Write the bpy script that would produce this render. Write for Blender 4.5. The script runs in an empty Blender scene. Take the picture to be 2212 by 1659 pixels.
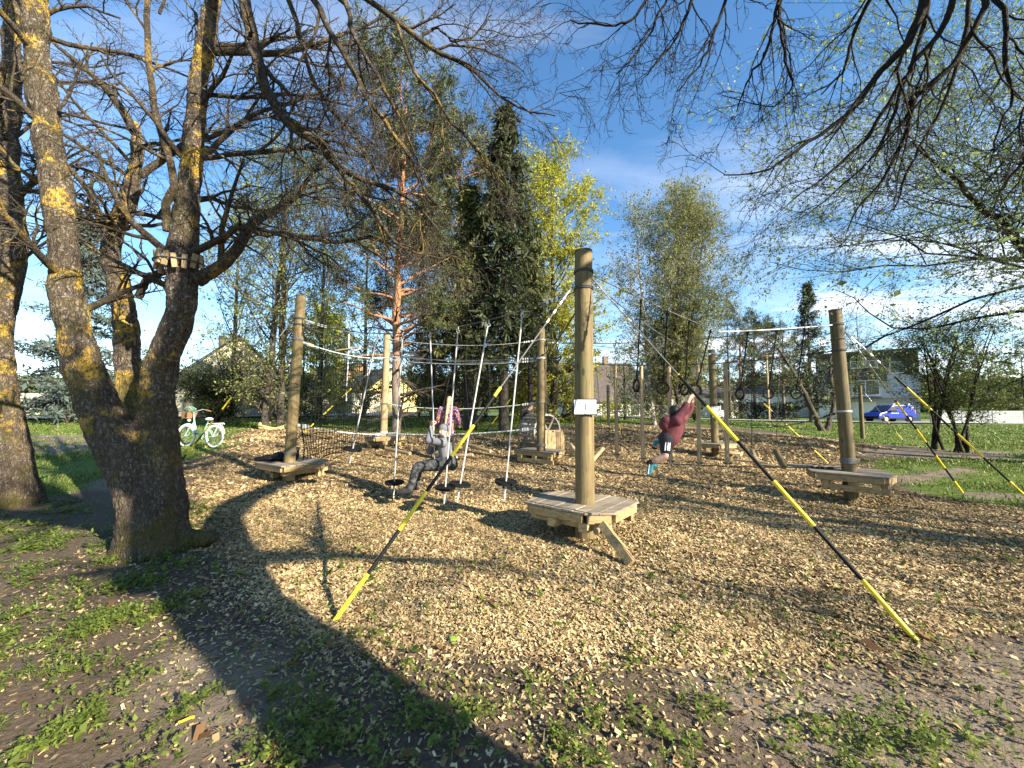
import bpy, math, random
import numpy as np
from mathutils import Vector, Matrix
PI = math.pi
rad = math.radians
random.seed(7)
RNG = np.random.default_rng(11)
SC = bpy.context.scene
COL = SC.collection

# ------------------------------------------------------------ camera, sky, sun, exposure
PITCH = rad(3.68)
CAMZ = 1.6
cam_d = bpy.data.cameras.new('camera')
cam_d.sensor_width = 36
cam_d.lens = 36 * 831 / 2212
cam_d.clip_start = 0.05
cam_d.clip_end = 3000
cam = bpy.data.objects.new('camera', cam_d)
COL.objects.link(cam)
cam.location = (0, 0, CAMZ)
cam.rotation_euler = (PI / 2 + PITCH, 0, 0)
SC.camera = cam

SUN_DIR = Vector((0.80, -0.60, 0.0)).normalized()     # ground direction towards the sun
SUN_EL = rad(24.5)
sd = Vector((SUN_DIR.x * math.cos(SUN_EL), SUN_DIR.y * math.cos(SUN_EL), math.sin(SUN_EL)))
sun_d = bpy.data.lights.new('sun', 'SUN')
sun_d.energy = 5.0
sun_d.angle = rad(0.53)
sun_d.color = (1.0, 0.90, 0.74)
sun = bpy.data.objects.new('sun', sun_d)
COL.objects.link(sun)
sun.rotation_euler = sd.to_track_quat('Z', 'Y').to_euler()
sun.location = (30, -25, 30)

SC.view_settings.view_transform = 'Standard'
SC.view_settings.look = 'None'
SC.view_settings.exposure = 1.70
SC.view_settings.gamma = 1.0
SC.view_settings.use_curve_mapping = False
SC.render.engine = 'CYCLES'
SC.cycles.max_bounces = 6
SC.cycles.diffuse_bounces = 3
SC.cycles.transparent_max_bounces = 8
SC.cycles.use_denoising = True

W = bpy.data.worlds.new('World')
SC.world = W
W.use_nodes = True


# ------------------------------------------------------------ node helpers
def N(nt, typ, ins=None, **kw):
    n = nt.nodes.new(typ)
    for k, v in kw.items():
        setattr(n, k, v)
    for k, v in (ins or {}).items():
        s = n.inputs[k]
        if isinstance(v, bpy.types.NodeSocket):
            nt.links.new(v, s)
        else:
            s.default_value = v
    return n


def ramp(nt, fac, stops, interp='LINEAR'):
    n = nt.nodes.new('ShaderNodeValToRGB')
    n.color_ramp.interpolation = interp
    e = n.color_ramp.elements
    while len(e) < len(stops):
        e.new(0.5)
    for el, (p, c) in zip(e, stops):
        el.position = p
        el.color = (c, c, c, 1) if not hasattr(c, '__len__') else (*c[:3], 1)
    if fac is not None:
        nt.links.new(fac, n.inputs[0])
    return n.outputs[0]


def mixc(nt, fac, a, b, mode='MIX'):
    n = nt.nodes.new('ShaderNodeMix')
    n.data_type = 'RGBA'
    n.blend_type = mode
    for s, v in ((n.inputs[0], fac), (n.inputs[6], a), (n.inputs[7], b)):
        if isinstance(v, bpy.types.NodeSocket):
            nt.links.new(v, s)
        elif hasattr(v, '__len__'):
            s.default_value = (*v[:3], 1)
        else:
            s.default_value = v
    return n.outputs[2]


def math_n(nt, op, a, b=None, clamp=False):
    n = nt.nodes.new('ShaderNodeMath')
    n.operation = op
    n.use_clamp = clamp
    for i, v in enumerate((a, b)):
        if v is None:
            continue
        if isinstance(v, bpy.types.NodeSocket):
            nt.links.new(v, n.inputs[i])
        else:
            n.inputs[i].default_value = v
    return n.outputs[0]


def noise(nt, vec, scale, detail=4, rough=0.55, dist=0.0):
    n = N(nt, 'ShaderNodeTexNoise', {'Scale': scale, 'Detail': detail, 'Roughness': rough, 'Distortion': dist})
    if vec is not None:
        nt.links.new(vec, n.inputs['Vector'])
    return n.outputs['Fac']


def mapping(nt, vec, scale=(1, 1, 1), loc=(0, 0, 0), rot=(0, 0, 0)):
    n = N(nt, 'ShaderNodeMapping', {'Scale': scale, 'Location': loc, 'Rotation': rot})
    nt.links.new(vec, n.inputs['Vector'])
    return n.outputs[0]


# sky: Nishita with thin white cirrus and a low cloud bank, all by direction
nt = W.node_tree
nt.nodes.clear()
sky = N(nt, 'ShaderNodeTexSky', sky_type='NISHITA', sun_disc=False, sun_elevation=SUN_EL,
        sun_rotation=math.atan2(SUN_DIR.x, SUN_DIR.y), altitude=0, air_density=1.0, dust_density=0.1, ozone_density=3.0)
tc = N(nt, 'ShaderNodeTexCoord')
dirv = tc.outputs['Generated']
sep = N(nt, 'ShaderNodeSeparateXYZ', {'Vector': dirv})
zc = math_n(nt, 'MAXIMUM', sep.outputs['Z'], 0.03)
zc = math_n(nt, 'ADD', zc, 0.12)
flat = N(nt, 'ShaderNodeCombineXYZ', {'X': math_n(nt, 'DIVIDE', sep.outputs['X'], zc), 'Y': math_n(nt, 'DIVIDE', sep.outputs['Y'], zc), 'Z': 0.0}).outputs[0]
c1 = noise(nt, mapping(nt, flat, (0.55, 1.5, 1), (0.3, 1.55, 0), (0, 0, rad(-14))), 1.0, 7, 0.55, 0.35)
c1 = ramp(nt, c1, [(0.49, 0.0), (0.80, 0.85)])
c2 = noise(nt, mapping(nt, flat, (0.5, 1.0, 1), (3.1, 0.4, 0), (0, 0, rad(-10))), 1.3, 9, 0.6, 0.25)
c2 = ramp(nt, c2, [(0.44, 0.0), (0.58, 1.0)])
low = ramp(nt, sep.outputs['Z'], [(0.03, 0.6), (0.12, 0.9), (0.25, 0.75), (0.40, 0.0)])
side = ramp(nt, math_n(nt, 'ADD', math_n(nt, 'MULTIPLY', sep.outputs['X'], 0.5), 0.5), [(0.30, 0.10), (0.58, 0.22), (0.70, 1.0)])
c2 = math_n(nt, 'MULTIPLY', math_n(nt, 'MULTIPLY', c2, low), side)
cl = math_n(nt, 'MAXIMUM', math_n(nt, 'MULTIPLY', c1, 0.55), c2, True)
hs = N(nt, 'ShaderNodeHueSaturation', {'Hue': 0.498, 'Saturation': 1.15, 'Value': 1.0, 'Color': sky.outputs[0]})
skyc = mixc(nt, cl, hs.outputs[0], (5.6, 5.7, 6.0))
bg = N(nt, 'ShaderNodeBackground', {'Color': skyc, 'Strength': 0.095})
out = N(nt, 'ShaderNodeOutputWorld')
nt.links.new(bg.outputs[0], out.inputs[0])

# ------------------------------------------------------------ picture <-> place
CP, SP = math.cos(PITCH), math.sin(PITCH)


def ray(px, py):
    u, v = (px - 1106) / 831, (829.5 - py) / 831
    return np.array([u, CP - v * SP, SP + v * CP])


def P(px, py, Y):
    d = ray(px, py)
    return np.array([0, 0, CAMZ]) + d * (Y / d[1])


GCP = np.array([
    (0, 0, 0), (-4, 0, 0), (4, 0, 0), (-10, 0, 0), (10, 0, 0), (0, 3, 0), (3, 3, 0), (-3, 3, 0), (6, 3, 0), (0.9, 4.9, 0), (5.9, 6.85, 0),
    (-4.7, 4.6, .03), (-7, 6.4, .05), (10, 6, 0), (0, -20, 0), (-20, -10, 0), (20, -10, 0), (-20, 0, 0), (20, 5, 0), (-4.6, 8, .13), (-1, 7, .03),
    (0.8, 10.5, .06), (3, 9, 0), (6.6, 12.6, -.02), (18, 20, 0), (-9.4, 12.2, .42), (-12, 19, .57), (-4.1, 12.5, .28), (-5.1, 17, .5),
    (0, 17, .57), (3.4, 17.5, .80), (6, 17.5, .62), (9.3, 17.8, .5), (9, 25, .52), (19.3, 24, .21), (17, 26, .5), (0, 36, .9), (8, 36, .88), (-34, 29, .83),
    (-38, 34, 1.06), (42, 42, .08), (20, 39, .5), (0, 100, 1.5), (-100, 100, 1.3), (100, 100, .8), (-60, 50, 1.3), (60, 60, .3), (-18, 50, 1.3),
    (110, 45, .2), (-110, 30, .8), (300, 300, 1.0), (-300, 300, 1.0), (0, 600, 1.0), (300, -200, 0), (-300, -200, 0), (0, -400, 0), (11, 10, 0), (16, 14, 0),
], float)


def _rbf_fit():
    p = GCP[:, :2]
    d = np.linalg.norm(p[:, None] - p[None], axis=2)
    n = len(p)
    A = np.zeros((n + 1, n + 1))
    A[:n, :n] = d - 0.6 * np.eye(n)
    A[:n, n] = 1
    A[n, :n] = 1
    return np.linalg.solve(A, np.append(GCP[:, 2], 0))


_RW = _rbf_fit()


def vnoise(x, y, seed=0):
    xi, yi = np.floor(x), np.floor(y)
    xf, yf = x - xi, y - yi
    xf, yf = xf * xf * (3 - 2 * xf), yf * yf * (3 - 2 * yf)

    def h(a, b):
        v = np.sin(a * 127.1 + b * 311.7 + seed * 74.7) * 43758.5453
        return v - np.floor(v)
    return (h(xi, yi) * (1 - xf) + h(xi + 1, yi) * xf) * (1 - yf) + (h(xi, yi + 1) * (1 - xf) + h(xi + 1, yi + 1) * xf) * yf


def vnoise3(x, y, z, seed=0):
    zi = np.floor(z)
    zf = z - zi
    zf = zf * zf * (3 - 2 * zf)
    return vnoise(x + zi * 17.3, y + zi * 9.1, seed) * (1 - zf) + vnoise(x + (zi + 1) * 17.3, y + (zi + 1) * 9.1, seed) * zf


def fbm(x, y, seed=0, o=4):
    s, a, t = 0, 1.0, 0
    for i in range(o):
        s = s + a * vnoise(x * 2 ** i, y * 2 ** i, seed + i)
        t += a
        a *= 0.5
    return s / t


def gz(x, y):
    x, y = np.asarray(x, float), np.asarray(y, float)
    sh = x.shape
    q = np.stack([x.ravel(), y.ravel()], 1)
    o = np.empty(len(q))
    for i in range(0, len(q), 40000):
        d = np.linalg.norm(q[i:i + 40000, None] - GCP[None, :, :2], axis=2)
        o[i:i + 40000] = d @ _RW[:-1] + _RW[-1]
    o = np.clip(o, -0.25, 1.8)
    r = np.hypot(q[:, 0], q[:, 1])
    o += (fbm(q[:, 0] * .55, q[:, 1] * .55, 3, 3) - .5) * 0.10 * np.clip(1.2 - r / 60, 0, 1)
    return o.reshape(sh)


def gz1(x, y):
    return float(gz(np.array([x]), np.array([y]))[0])


def G(px, py):
    d = ray(px, py)
    Y = np.concatenate([np.arange(1.2, 30, .04), np.arange(30, 130, .2)])
    t = Y / d[1]
    z = CAMZ + d[2] * t
    g = gz(d[0] * t, Y)
    k = np.nonzero(z <= g)[0]
    k = k[0] if len(k) else len(Y) - 1
    return np.array([d[0] * t[k], Y[k], g[k]])


def at(px, Y):
    """ground point in the column px at distance Y"""
    x = (px - 1106) / 831 * Y * CP
    return np.array([x, Y, gz1(x, Y)])


# ------------------------------------------------------------ objects
def tag(o, label=None, cat=None, group=None, kind=None):
    if label: o['label'] = label
    if cat: o['category'] = cat
    if group: o['group'] = group
    if kind: o['kind'] = kind
    return o


def thing(name, loc, label, cat, group=None, rz=0):
    o = bpy.data.objects.new(name, None)
    o.empty_display_size = .2
    COL.objects.link(o)
    o.location = [float(v) for v in loc]
    o.rotation_euler = (0, 0, rz)
    return tag(o, label, cat, group)


def link_mesh(name, me, m, parent=None, smooth=False):
    o = bpy.data.objects.new(name, me)
    COL.objects.link(o)
    if m is not None:
        me.materials.append(m)
    if smooth:
        me.polygons.foreach_set('use_smooth', np.ones(len(me.polygons), bool))
    if parent is not None:
        o.parent = parent
    return o


def mk(name, V, F, m, parent=None, smooth=False, col=None, local=False):
    """big mesh from arrays; V in world space unless local"""
    V = np.asarray(V, np.float32).reshape(-1, 3)
    F = np.asarray(F, np.int32)
    if parent is not None and not local:
        V = V - np.array(root_loc(parent), np.float32)
    k = F.shape[1]
    me = bpy.data.meshes.new(name)
    me.vertices.add(len(V))
    me.vertices.foreach_set('co', V.ravel())
    me.loops.add(F.size)
    me.loops.foreach_set('vertex_index', F.ravel())
    me.polygons.add(len(F))
    me.polygons.foreach_set('loop_start', np.arange(0, F.size, k, dtype=np.int32))
    me.polygons.foreach_set('loop_total', np.full(len(F), k, np.int32))
    if col is not None:
        a = me.color_attributes.new('col', 'FLOAT_COLOR', 'POINT')
        c = np.ones((len(V), 4), np.float32)
        c[:, :3] = col
        a.data.foreach_set('color', c.ravel())
    me.update(calc_edges=True)
    return link_mesh(name, me, m, parent, smooth)


def root_loc(o):
    v = Vector((0, 0, 0))
    while o is not None:
        v += o.location
        o = o.parent
    return v


def nrm(v):
    v = np.asarray(v, float)
    return v / np.maximum(np.linalg.norm(v, axis=-1, keepdims=True), 1e-9)


def tubes(Pp, R, k=5):
    """(B,n,3) polylines, (B,n) radii -> verts, quads"""
    Pp, R = np.asarray(Pp, float), np.asarray(R, float)
    B, n, _ = Pp.shape
    T = np.empty_like(Pp)
    T[:, 1:-1] = Pp[:, 2:] - Pp[:, :-2]
    T[:, 0] = Pp[:, 1] - Pp[:, 0]
    T[:, -1] = Pp[:, -1] - Pp[:, -2]
    T = nrm(T)
    m = nrm(T.mean(1))
    ref = np.where(np.abs(m[:, 2:3]) < .8, np.array([[0, 0, 1.]]), np.array([[1., 0, 0]]))
    u = nrm(ref[:, None, :] - T * np.sum(ref[:, None, :] * T, 2, keepdims=True))
    v = np.cross(T, u)
    a = np.arange(k) * 2 * PI / k
    ring = u[:, :, None, :] * np.cos(a)[None, None, :, None] + v[:, :, None, :] * np.sin(a)[None, None, :, None]
    V = Pp[:, :, None, :] + ring * R[:, :, None, None]
    idx = np.arange(B * n * k).reshape(B, n, k)
    a0, a1 = idx[:, :-1], idx[:, 1:]
    F = np.stack([a0, np.roll(a0, -1, 2), np.roll(a1, -1, 2), a1], -1).reshape(-1, 4)
    return V.reshape(-1, 3), F


def join(parts):
    V, F, o = [], [], 0
    for v, f in parts:
        V.append(v)
        F.append(f + o)
        o += len(v)
    return np.concatenate(V), np.concatenate(F)


def resample(pts, n, wob=0.0, rng=RNG):
    """smooth polyline through pts (m,d) with n points (Catmull-Rom)"""
    p = np.asarray(pts, float)
    q = np.vstack([2 * p[0] - p[1], p, 2 * p[-1] - p[-2]])
    s = np.linspace(0, len(p) - 1 - 1e-6, n)
    i = s.astype(int)
    t = (s - i)[:, None]
    p0, p1, p2, p3 = q[i], q[i + 1], q[i + 2], q[i + 3]
    r = 0.5 * (2 * p1 + (p2 - p0) * t + (2 * p0 - 5 * p1 + 4 * p2 - p3) * t ** 2 + (3 * p1 - p0 - 3 * p2 + p3) * t ** 3)
    if wob:
        w = rng.normal(0, wob, (n, p.shape[1]))
        w[0] = 0
        r[:, :3] += w[:, :3]
    return r


class MB:
    """small mesh builder: boxes, bars, tubes, lathes, prisms; built in world space"""
    def __init__(s):
        s.V, s.F = [], []

    def add(s, V, F):
        o = len(s.V)
        s.V += [tuple(float(c) for c in v) for v in V]
        s.F += [tuple(i + o for i in f) for f in F]
        return s

    def box(s, c, size, M=None):
        x, y, z = [d / 2 for d in size]
        V = [Vector((a * x, b * y, d * z)) for a in (-1, 1) for b in (-1, 1) for d in (-1, 1)]
        if M is not None:
            V = [M @ v for v in V]
        V = [v + Vector(c) for v in V]
        return s.add(V, [(0, 1, 3, 2), (4, 6, 7, 5), (0, 4, 5, 1), (2, 3, 7, 6), (0, 2, 6, 4), (1, 5, 7, 3)])

    def bar(s, a, b, w, h, up=(0, 0, 1)):
        """rectangular bar from a to b, w across, h along 'up'"""
        a, b = Vector(a), Vector(b)
        t = (b - a)
        L = t.length
        t = t.normalized()
        u = Vector(up)
        sd_ = t.cross(u)
        if sd_.length < 1e-4:
            sd_ = t.cross(Vector((1, 0, 0)))
        sd_ = sd_.normalized()
        u = sd_.cross(t).normalized()
        M = Matrix((t, sd_, u)).transposed()
        return s.box((a + b) / 2, (L, w, h), M)

    def cyl(s, a, b, r0, r1=None, k=16, caps=True, bev=0.0):
        a, b = Vector(a), Vector(b)
        r1 = r0 if r1 is None else r1
        t = (b - a).normalized()
        u = t.orthogonal().normalized()
        v = t.cross(u)
        prof = [(a, r0), (b, r1)]
        if bev:
            prof = [(a, r0 - bev), (a + t * bev, r0), (b - t * bev, r1), (b, r1 - bev)]
        V = []
        for p, r in prof:
            V += [p + (u * math.cos(2 * PI * i / k) + v * math.sin(2 * PI * i / k)) * r for i in range(k)]
        m = len(prof)
        F = [(j * k + i, j * k + (i + 1) % k, (j + 1) * k + (i + 1) % k, (j + 1) * k + i) for j in range(m - 1) for i in range(k)]
        if caps:
            F += [tuple(range(k - 1, -1, -1)), tuple((m - 1) * k + i for i in range(k))]
        return s.add(V, F)

    def tube(s, pts, r, k=6, caps=True):
        p = np.asarray(pts, float)
        R = np.full((1, len(p)), r) if np.isscalar(r) else np.asarray(r, float)[None]
        V, F = tubes(p[None], R, k)
        F = [tuple(f) for f in F]
        if caps:
            n = len(p)
            F += [tuple(range(k - 1, -1, -1)), tuple((n - 1) * k + i for i in range(k))]
        return s.add(V, F)

    def ring(s, c, n, R, r, k=20, j=8, a0=0, a1=2 * PI):
        n = Vector(n).normalized()
        u = n.orthogonal().normalized()
        v = n.cross(u)
        full = abs(a1 - a0 - 2 * PI) < 1e-6
        V, F = [], []
        for i in range(k):
            a = a0 + (a1 - a0) * i / (k if full else k - 1)
            d = u * math.cos(a) + v * math.sin(a)
            for q in range(j):
                b = 2 * PI * q / j
                V.append(Vector(c) + d * (R + r * math.cos(b)) + n * (r * math.sin(b)))
        for i in range(k if full else k - 1):
            for q in range(j):
                i2, q2 = (i + 1) % k, (q + 1) % j
                F.append((i * j + q, i2 * j + q, i2 * j + q2, i * j + q2))
        return s.add(V, F)

    def ell(s, c, r, M=None, k=12, j=8):
        r = (r, r, r) if np.isscalar(r) else r
        V, F = [], []
        for a in range(j + 1):
            th = PI * a / j
            for b in range(k):
                ph = 2 * PI * b / k
                p = Vector((r[0] * math.sin(th) * math.cos(ph), r[1] * math.sin(th) * math.sin(ph), r[2] * math.cos(th)))
                if M is not None:
                    p = M @ p
                V.append(p + Vector(c))
        for a in range(j):
            for b in range(k):
                F.append((a * k + b, (a + 1) * k + b, (a + 1) * k + (b + 1) % k, a * k + (b + 1) % k))
        return s.add(V, F)

    def prism(s, poly, d):
        """poly: coplanar 3-D points, extruded by vector d"""
        n = len(poly)
        A = [Vector(p) for p in poly]
        Bq = [p + Vector(d) for p in A]
        F = [tuple(range(n - 1, -1, -1)), tuple(range(n, 2 * n))] + [(i, (i + 1) % n, n + (i + 1) % n, n + i) for i in range(n)]
        return s.add(A + Bq, F)

    def build(s, name, m, parent=None, smooth=False, bevel=0.0, local=False, origin=None):
        V = np.array(s.V)
        loc = None
        if parent is not None and not local:
            V = V - np.array(root_loc(parent))
        elif origin is not None:
            loc = origin
            V = V - np.array(origin, float)
        me = bpy.data.meshes.new(name)
        me.from_pydata(V.tolist(), [], s.F)
        import bmesh
        bm = bmesh.new()
        bm.from_mesh(me)
        bmesh.ops.recalc_face_normals(bm, faces=bm.faces)
        bm.to_mesh(me)
        bm.free()
        o = link_mesh(name, me, m, parent, smooth)
        if loc is not None:
            o.location = [float(c) for c in loc]
        if smooth:
            me.set_sharp_from_angle(angle=rad(40))
        if bevel:
            b = o.modifiers.new('bevel', 'BEVEL')
            b.width = bevel
            b.segments = 2
            b.limit_method = 'ANGLE'
        return o


# ------------------------------------------------------------ materials
def new_mat(name):
    m = bpy.data.materials.new(name)
    m.use_nodes = True
    nt = m.node_tree
    b = nt.nodes['Principled BSDF']
    return m, nt, b


def simple(name, c, rough=.6, var=.12, scale=8, metal=0, bump=0, bscale=60, stretch=(1, 1, 1), spec=None):
    m, nt, b = new_mat(name)
    tc = N(nt, 'ShaderNodeTexCoord').outputs['Object']
    v = mapping(nt, tc, stretch)
    f = noise(nt, v, scale, 6, .6)
    dk = tuple(x * (1 - var * 1.6) for x in c)
    lt = tuple(min(1, x * (1 + var * 1.3)) for x in c)
    col = ramp(nt, f, [(.28, dk), (.72, lt)])
    nt.links.new(col, b.inputs['Base Color'])
    b.inputs['Roughness'].default_value = rough
    b.inputs['Metallic'].default_value = metal
    if spec is not None:
        b.inputs['Specular IOR Level'].default_value = spec
    if bump:
        h = noise(nt, v, bscale, 5, .6)
        bp = N(nt, 'ShaderNodeBump', {'Strength': bump, 'Distance': .01, 'Height': h})
        nt.links.new(bp.outputs[0], b.inputs['Normal'])
    return m


def wood(name, c1, c2, c3, vert=True, green=0.0, rough=.75, axis='Z'):
    """streaky timber; grain along the object's z (posts) or random horizontal"""
    m, nt, b = new_mat(name)
    tc = N(nt, 'ShaderNodeTexCoord').outputs['Object']
    oi = N(nt, 'ShaderNodeObjectInfo')
    off = N(nt, 'ShaderNodeVectorMath', {0: tc, 1: oi.outputs['Random']}, operation='ADD').outputs[0]
    st = {'Z': (22, 22, 1.1), 'X': (1.1, 22, 22), 'Y': (22, 1.1, 22)}[axis]
    g = noise(nt, mapping(nt, off, st), 1.0, 8, .65, .4)
    col = ramp(nt, g, [(.25, c1), (.5, c2), (.75, c3)])
    big = noise(nt, mapping(nt, off, (1.6, 1.6, .8)), 1.5, 4, .6)
    col = mixc(nt, ramp(nt, big, [(.35, 0.0), (.7, .5)]), col, tuple(x * .55 for x in c1))
    if green:
        gb = noise(nt, off, 2.2, 4, .6)
        col = mixc(nt, ramp(nt, gb, [(.4, 0), (.75, green)]), col, (.12, .12, .035))
    hv = N(nt, 'ShaderNodeHueSaturation', {'Value': math_n(nt, 'ADD', math_n(nt, 'MULTIPLY', oi.outputs['Random'], .35), .82), 'Color': col})
    ck = noise(nt, mapping(nt, off, tuple(x * .55 for x in st)), 1.0, 4, .6, .3)
    ckm = ramp(nt, math_n(nt, 'ABSOLUTE', math_n(nt, 'SUBTRACT', ck, .5)), [(0.0, .75), (.012, 0.0)])
    kn = N(nt, 'ShaderNodeTexVoronoi', {'Scale': 1.0, 'Randomness': 1.0})
    nt.links.new(mapping(nt, off, {'Z': (7, 7, 2.6), 'X': (2.6, 7, 7), 'Y': (7, 2.6, 7)}[axis]), kn.inputs['Vector'])
    knm = ramp(nt, kn.outputs['Distance'], [(.10, .7), (.17, 0.0)])
    hc_ = mixc(nt, math_n(nt, 'MAXIMUM', ckm, knm), hv.outputs[0], tuple(x * .28 for x in c1))
    nt.links.new(hc_, b.inputs['Base Color'])
    b.inputs['Roughness'].default_value = rough
    crack = noise(nt, mapping(nt, off, tuple(x * 2.2 for x in st)), 1.0, 6, .7, .5)
    bp = N(nt, 'ShaderNodeBump', {'Strength': .55, 'Distance': .008, 'Height': crack})
    nt.links.new(bp.outputs[0], b.inputs['Normal'])
    return m


def leaf_mat(name, trans=.4, rough=.5, val=1.0):
    m, nt, b = new_mat(name)
    at_ = N(nt, 'ShaderNodeAttribute', attribute_name='col')
    c = at_.outputs['Color']
    if val != 1.0:
        c = mixc(nt, 1.0, c, (val, val, val), 'MULTIPLY')
    nt.links.new(c, b.inputs['Base Color'])
    b.inputs['Roughness'].default_value = rough
    b.inputs['Specular IOR Level'].default_value = .3
    tr = N(nt, 'ShaderNodeBsdfTranslucent', {'Color': c})
    mx = N(nt, 'ShaderNodeMixShader', {0: trans})
    nt.links.new(b.outputs[0], mx.inputs[1])
    nt.links.new(tr.outputs[0], mx.inputs[2])
    nt.links.new(mx.outputs[0], nt.nodes['Material Output'].inputs[0])
    return m


def bark(name, lo, hi, sxy=16, sz=4, lichen=0.0, moss=0.0, bump=1.0, grey=0.0):
    m, nt, b = new_mat(name)
    tc = N(nt, 'ShaderNodeTexCoord').outputs['Object']
    wv = N(nt, 'ShaderNodeTexNoise', {'Scale': 7.0, 'Detail': 4})
    nt.links.new(tc, wv.inputs['Vector'])
    warp = N(nt, 'ShaderNodeVectorMath', {0: wv.outputs['Color'], 1: (.10, .10, .14)}, operation='MULTIPLY').outputs[0]
    p = N(nt, 'ShaderNodeVectorMath', {0: tc, 1: warp}, operation='ADD').outputs[0]
    ra = noise(nt, mapping(nt, p, (sxy, sxy, sz)), 1.0, 3, .5, .5)
    ra = math_n(nt, 'ABSOLUTE', math_n(nt, 'SUBTRACT', ra, .5))
    rb = noise(nt, mapping(nt, p, (sxy * 1.9, sxy * 1.9, sz * 2.6), (3, 5, 1)), 1.0, 3, .5, .3)
    rb = math_n(nt, 'ABSOLUTE', math_n(nt, 'SUBTRACT', rb, .5))
    vo = N(nt, 'ShaderNodeTexVoronoi', {'Scale': 1.0, 'Randomness': 1.0}, feature='DISTANCE_TO_EDGE')
    nt.links.new(mapping(nt, p, (sxy * 1.9, sxy * 1.9, sz * 2.8)), vo.inputs['Vector'])
    vc = N(nt, 'ShaderNodeTexVoronoi', {'Scale': 1.0, 'Randomness': 1.0})
    nt.links.new(mapping(nt, p, (sxy * 1.9, sxy * 1.9, sz * 2.8)), vc.inputs['Vector'])
    ptone = N(nt, 'ShaderNodeSeparateColor', {0: vc.outputs['Color']}).outputs['Red']
    vcr = ramp(nt, vo.outputs['Distance'], [(0.0, .15), (.09, .8), (.30, 1.0)])
    plate = math_n(nt, 'MULTIPLY', math_n(nt, 'MULTIPLY', ramp(nt, ra, [(0.0, 0.0), (.04, .6), (.13, 1.0)]), ramp(nt, rb, [(0.0, .4), (.05, .9), (.12, 1.0)])), vcr)
    fine = noise(nt, mapping(nt, tc, (60, 60, 25)), 1.0, 6, .65)
    h = math_n(nt, 'ADD', math_n(nt, 'MULTIPLY', plate, .8), math_n(nt, 'MULTIPLY', fine, .45))
    tone = noise(nt, tc, 3.0, 5, .6)
    col = ramp(nt, h, [(.18, tuple(x * .22 for x in lo)), (.6, lo), (1.05, hi)])
    col = mixc(nt, ramp(nt, tone, [(.35, 0.0), (.7, .55)]), col, tuple(x * 1.5 for x in lo))
    col = mixc(nt, math_n(nt, 'MULTIPLY', ptone, .38), col, tuple(x * .45 for x in lo))
    zz = N(nt, 'ShaderNodeSeparateXYZ', {0: tc}).outputs['Z']
    if grey:
        gf = noise(nt, mapping(nt, tc, (1, 1, 1)), 24, 5, .7)
        gf = math_n(nt, 'MULTIPLY', ramp(nt, gf, [(.55, 0), (.66, 1)]), ramp(nt, math_n(nt, 'DIVIDE', zz, 4.0), [(.1, .15), (.5, grey)]))
        col = mixc(nt, gf, col, (.42, .40, .36))
    if lichen:
        lf = noise(nt, mapping(nt, tc, (1, 1, .8)), 3.4, 9, .68)
        crust = ramp(nt, noise(nt, tc, 26, 5, .7), [(.40, 0), (.52, 1)])
        lm = math_n(nt, 'MULTIPLY', ramp(nt, lf, [(.53, 0), (.58, 1)]), crust)
        hz = ramp(nt, math_n(nt, 'DIVIDE', zz, 4.0), [(.18, 0.0), (.38, .8), (.7, 1.0)])
        lm = math_n(nt, 'MULTIPLY', math_n(nt, 'MULTIPLY', lm, hz), lichen)
        lc = ramp(nt, noise(nt, tc, 30, 4, .6), [(.3, (.30, .19, .03)), (.7, (.66, .43, .07))])
        col = mixc(nt, lm, col, lc)
    if moss:
        mf = noise(nt, tc, 2.2, 7, .65)
        mm = ramp(nt, mf, [(.50, 0), (.62, 1)])
        hz = ramp(nt, math_n(nt, 'DIVIDE', zz, 4.0), [(.0, .8), (.45, .75), (.75, .35)])
        mm = math_n(nt, 'MULTIPLY', math_n(nt, 'MULTIPLY', mm, hz), moss)
        col = mixc(nt, mm, col, (.085, .075, .012))
    nt.links.new(col, b.inputs['Base Color'])
    b.inputs['Roughness'].default_value = .9
    b.inputs['Specular IOR Level'].default_value = .2
    bp = N(nt, 'ShaderNodeBump', {'Strength': bump, 'Distance': .03, 'Height': h})
    nt.links.new(bp.outputs[0], b.inputs['Normal'])
    return m


M = {}
M['bark_big'] = bark('furrowed_bark', (.10, .076, .052), (.205, .16, .112), 15, 3.2, 1.0, .9, 1.0, .6)
M['bark_limb'] = bark('limb_bark', (.075, .058, .040), (.165, .13, .088), 26, 14, .45, .8, .8, .3)
M['bark_dark'] = bark('dark_bark', (.030, .024, .018), (.075, .060, .045), 30, 12, 0, .25, .6)
M['bark_grey'] = bark('grey_brown_bark', (.09, .075, .058), (.20, .17, .135), 18, 5, 0, .3, .8)


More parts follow.
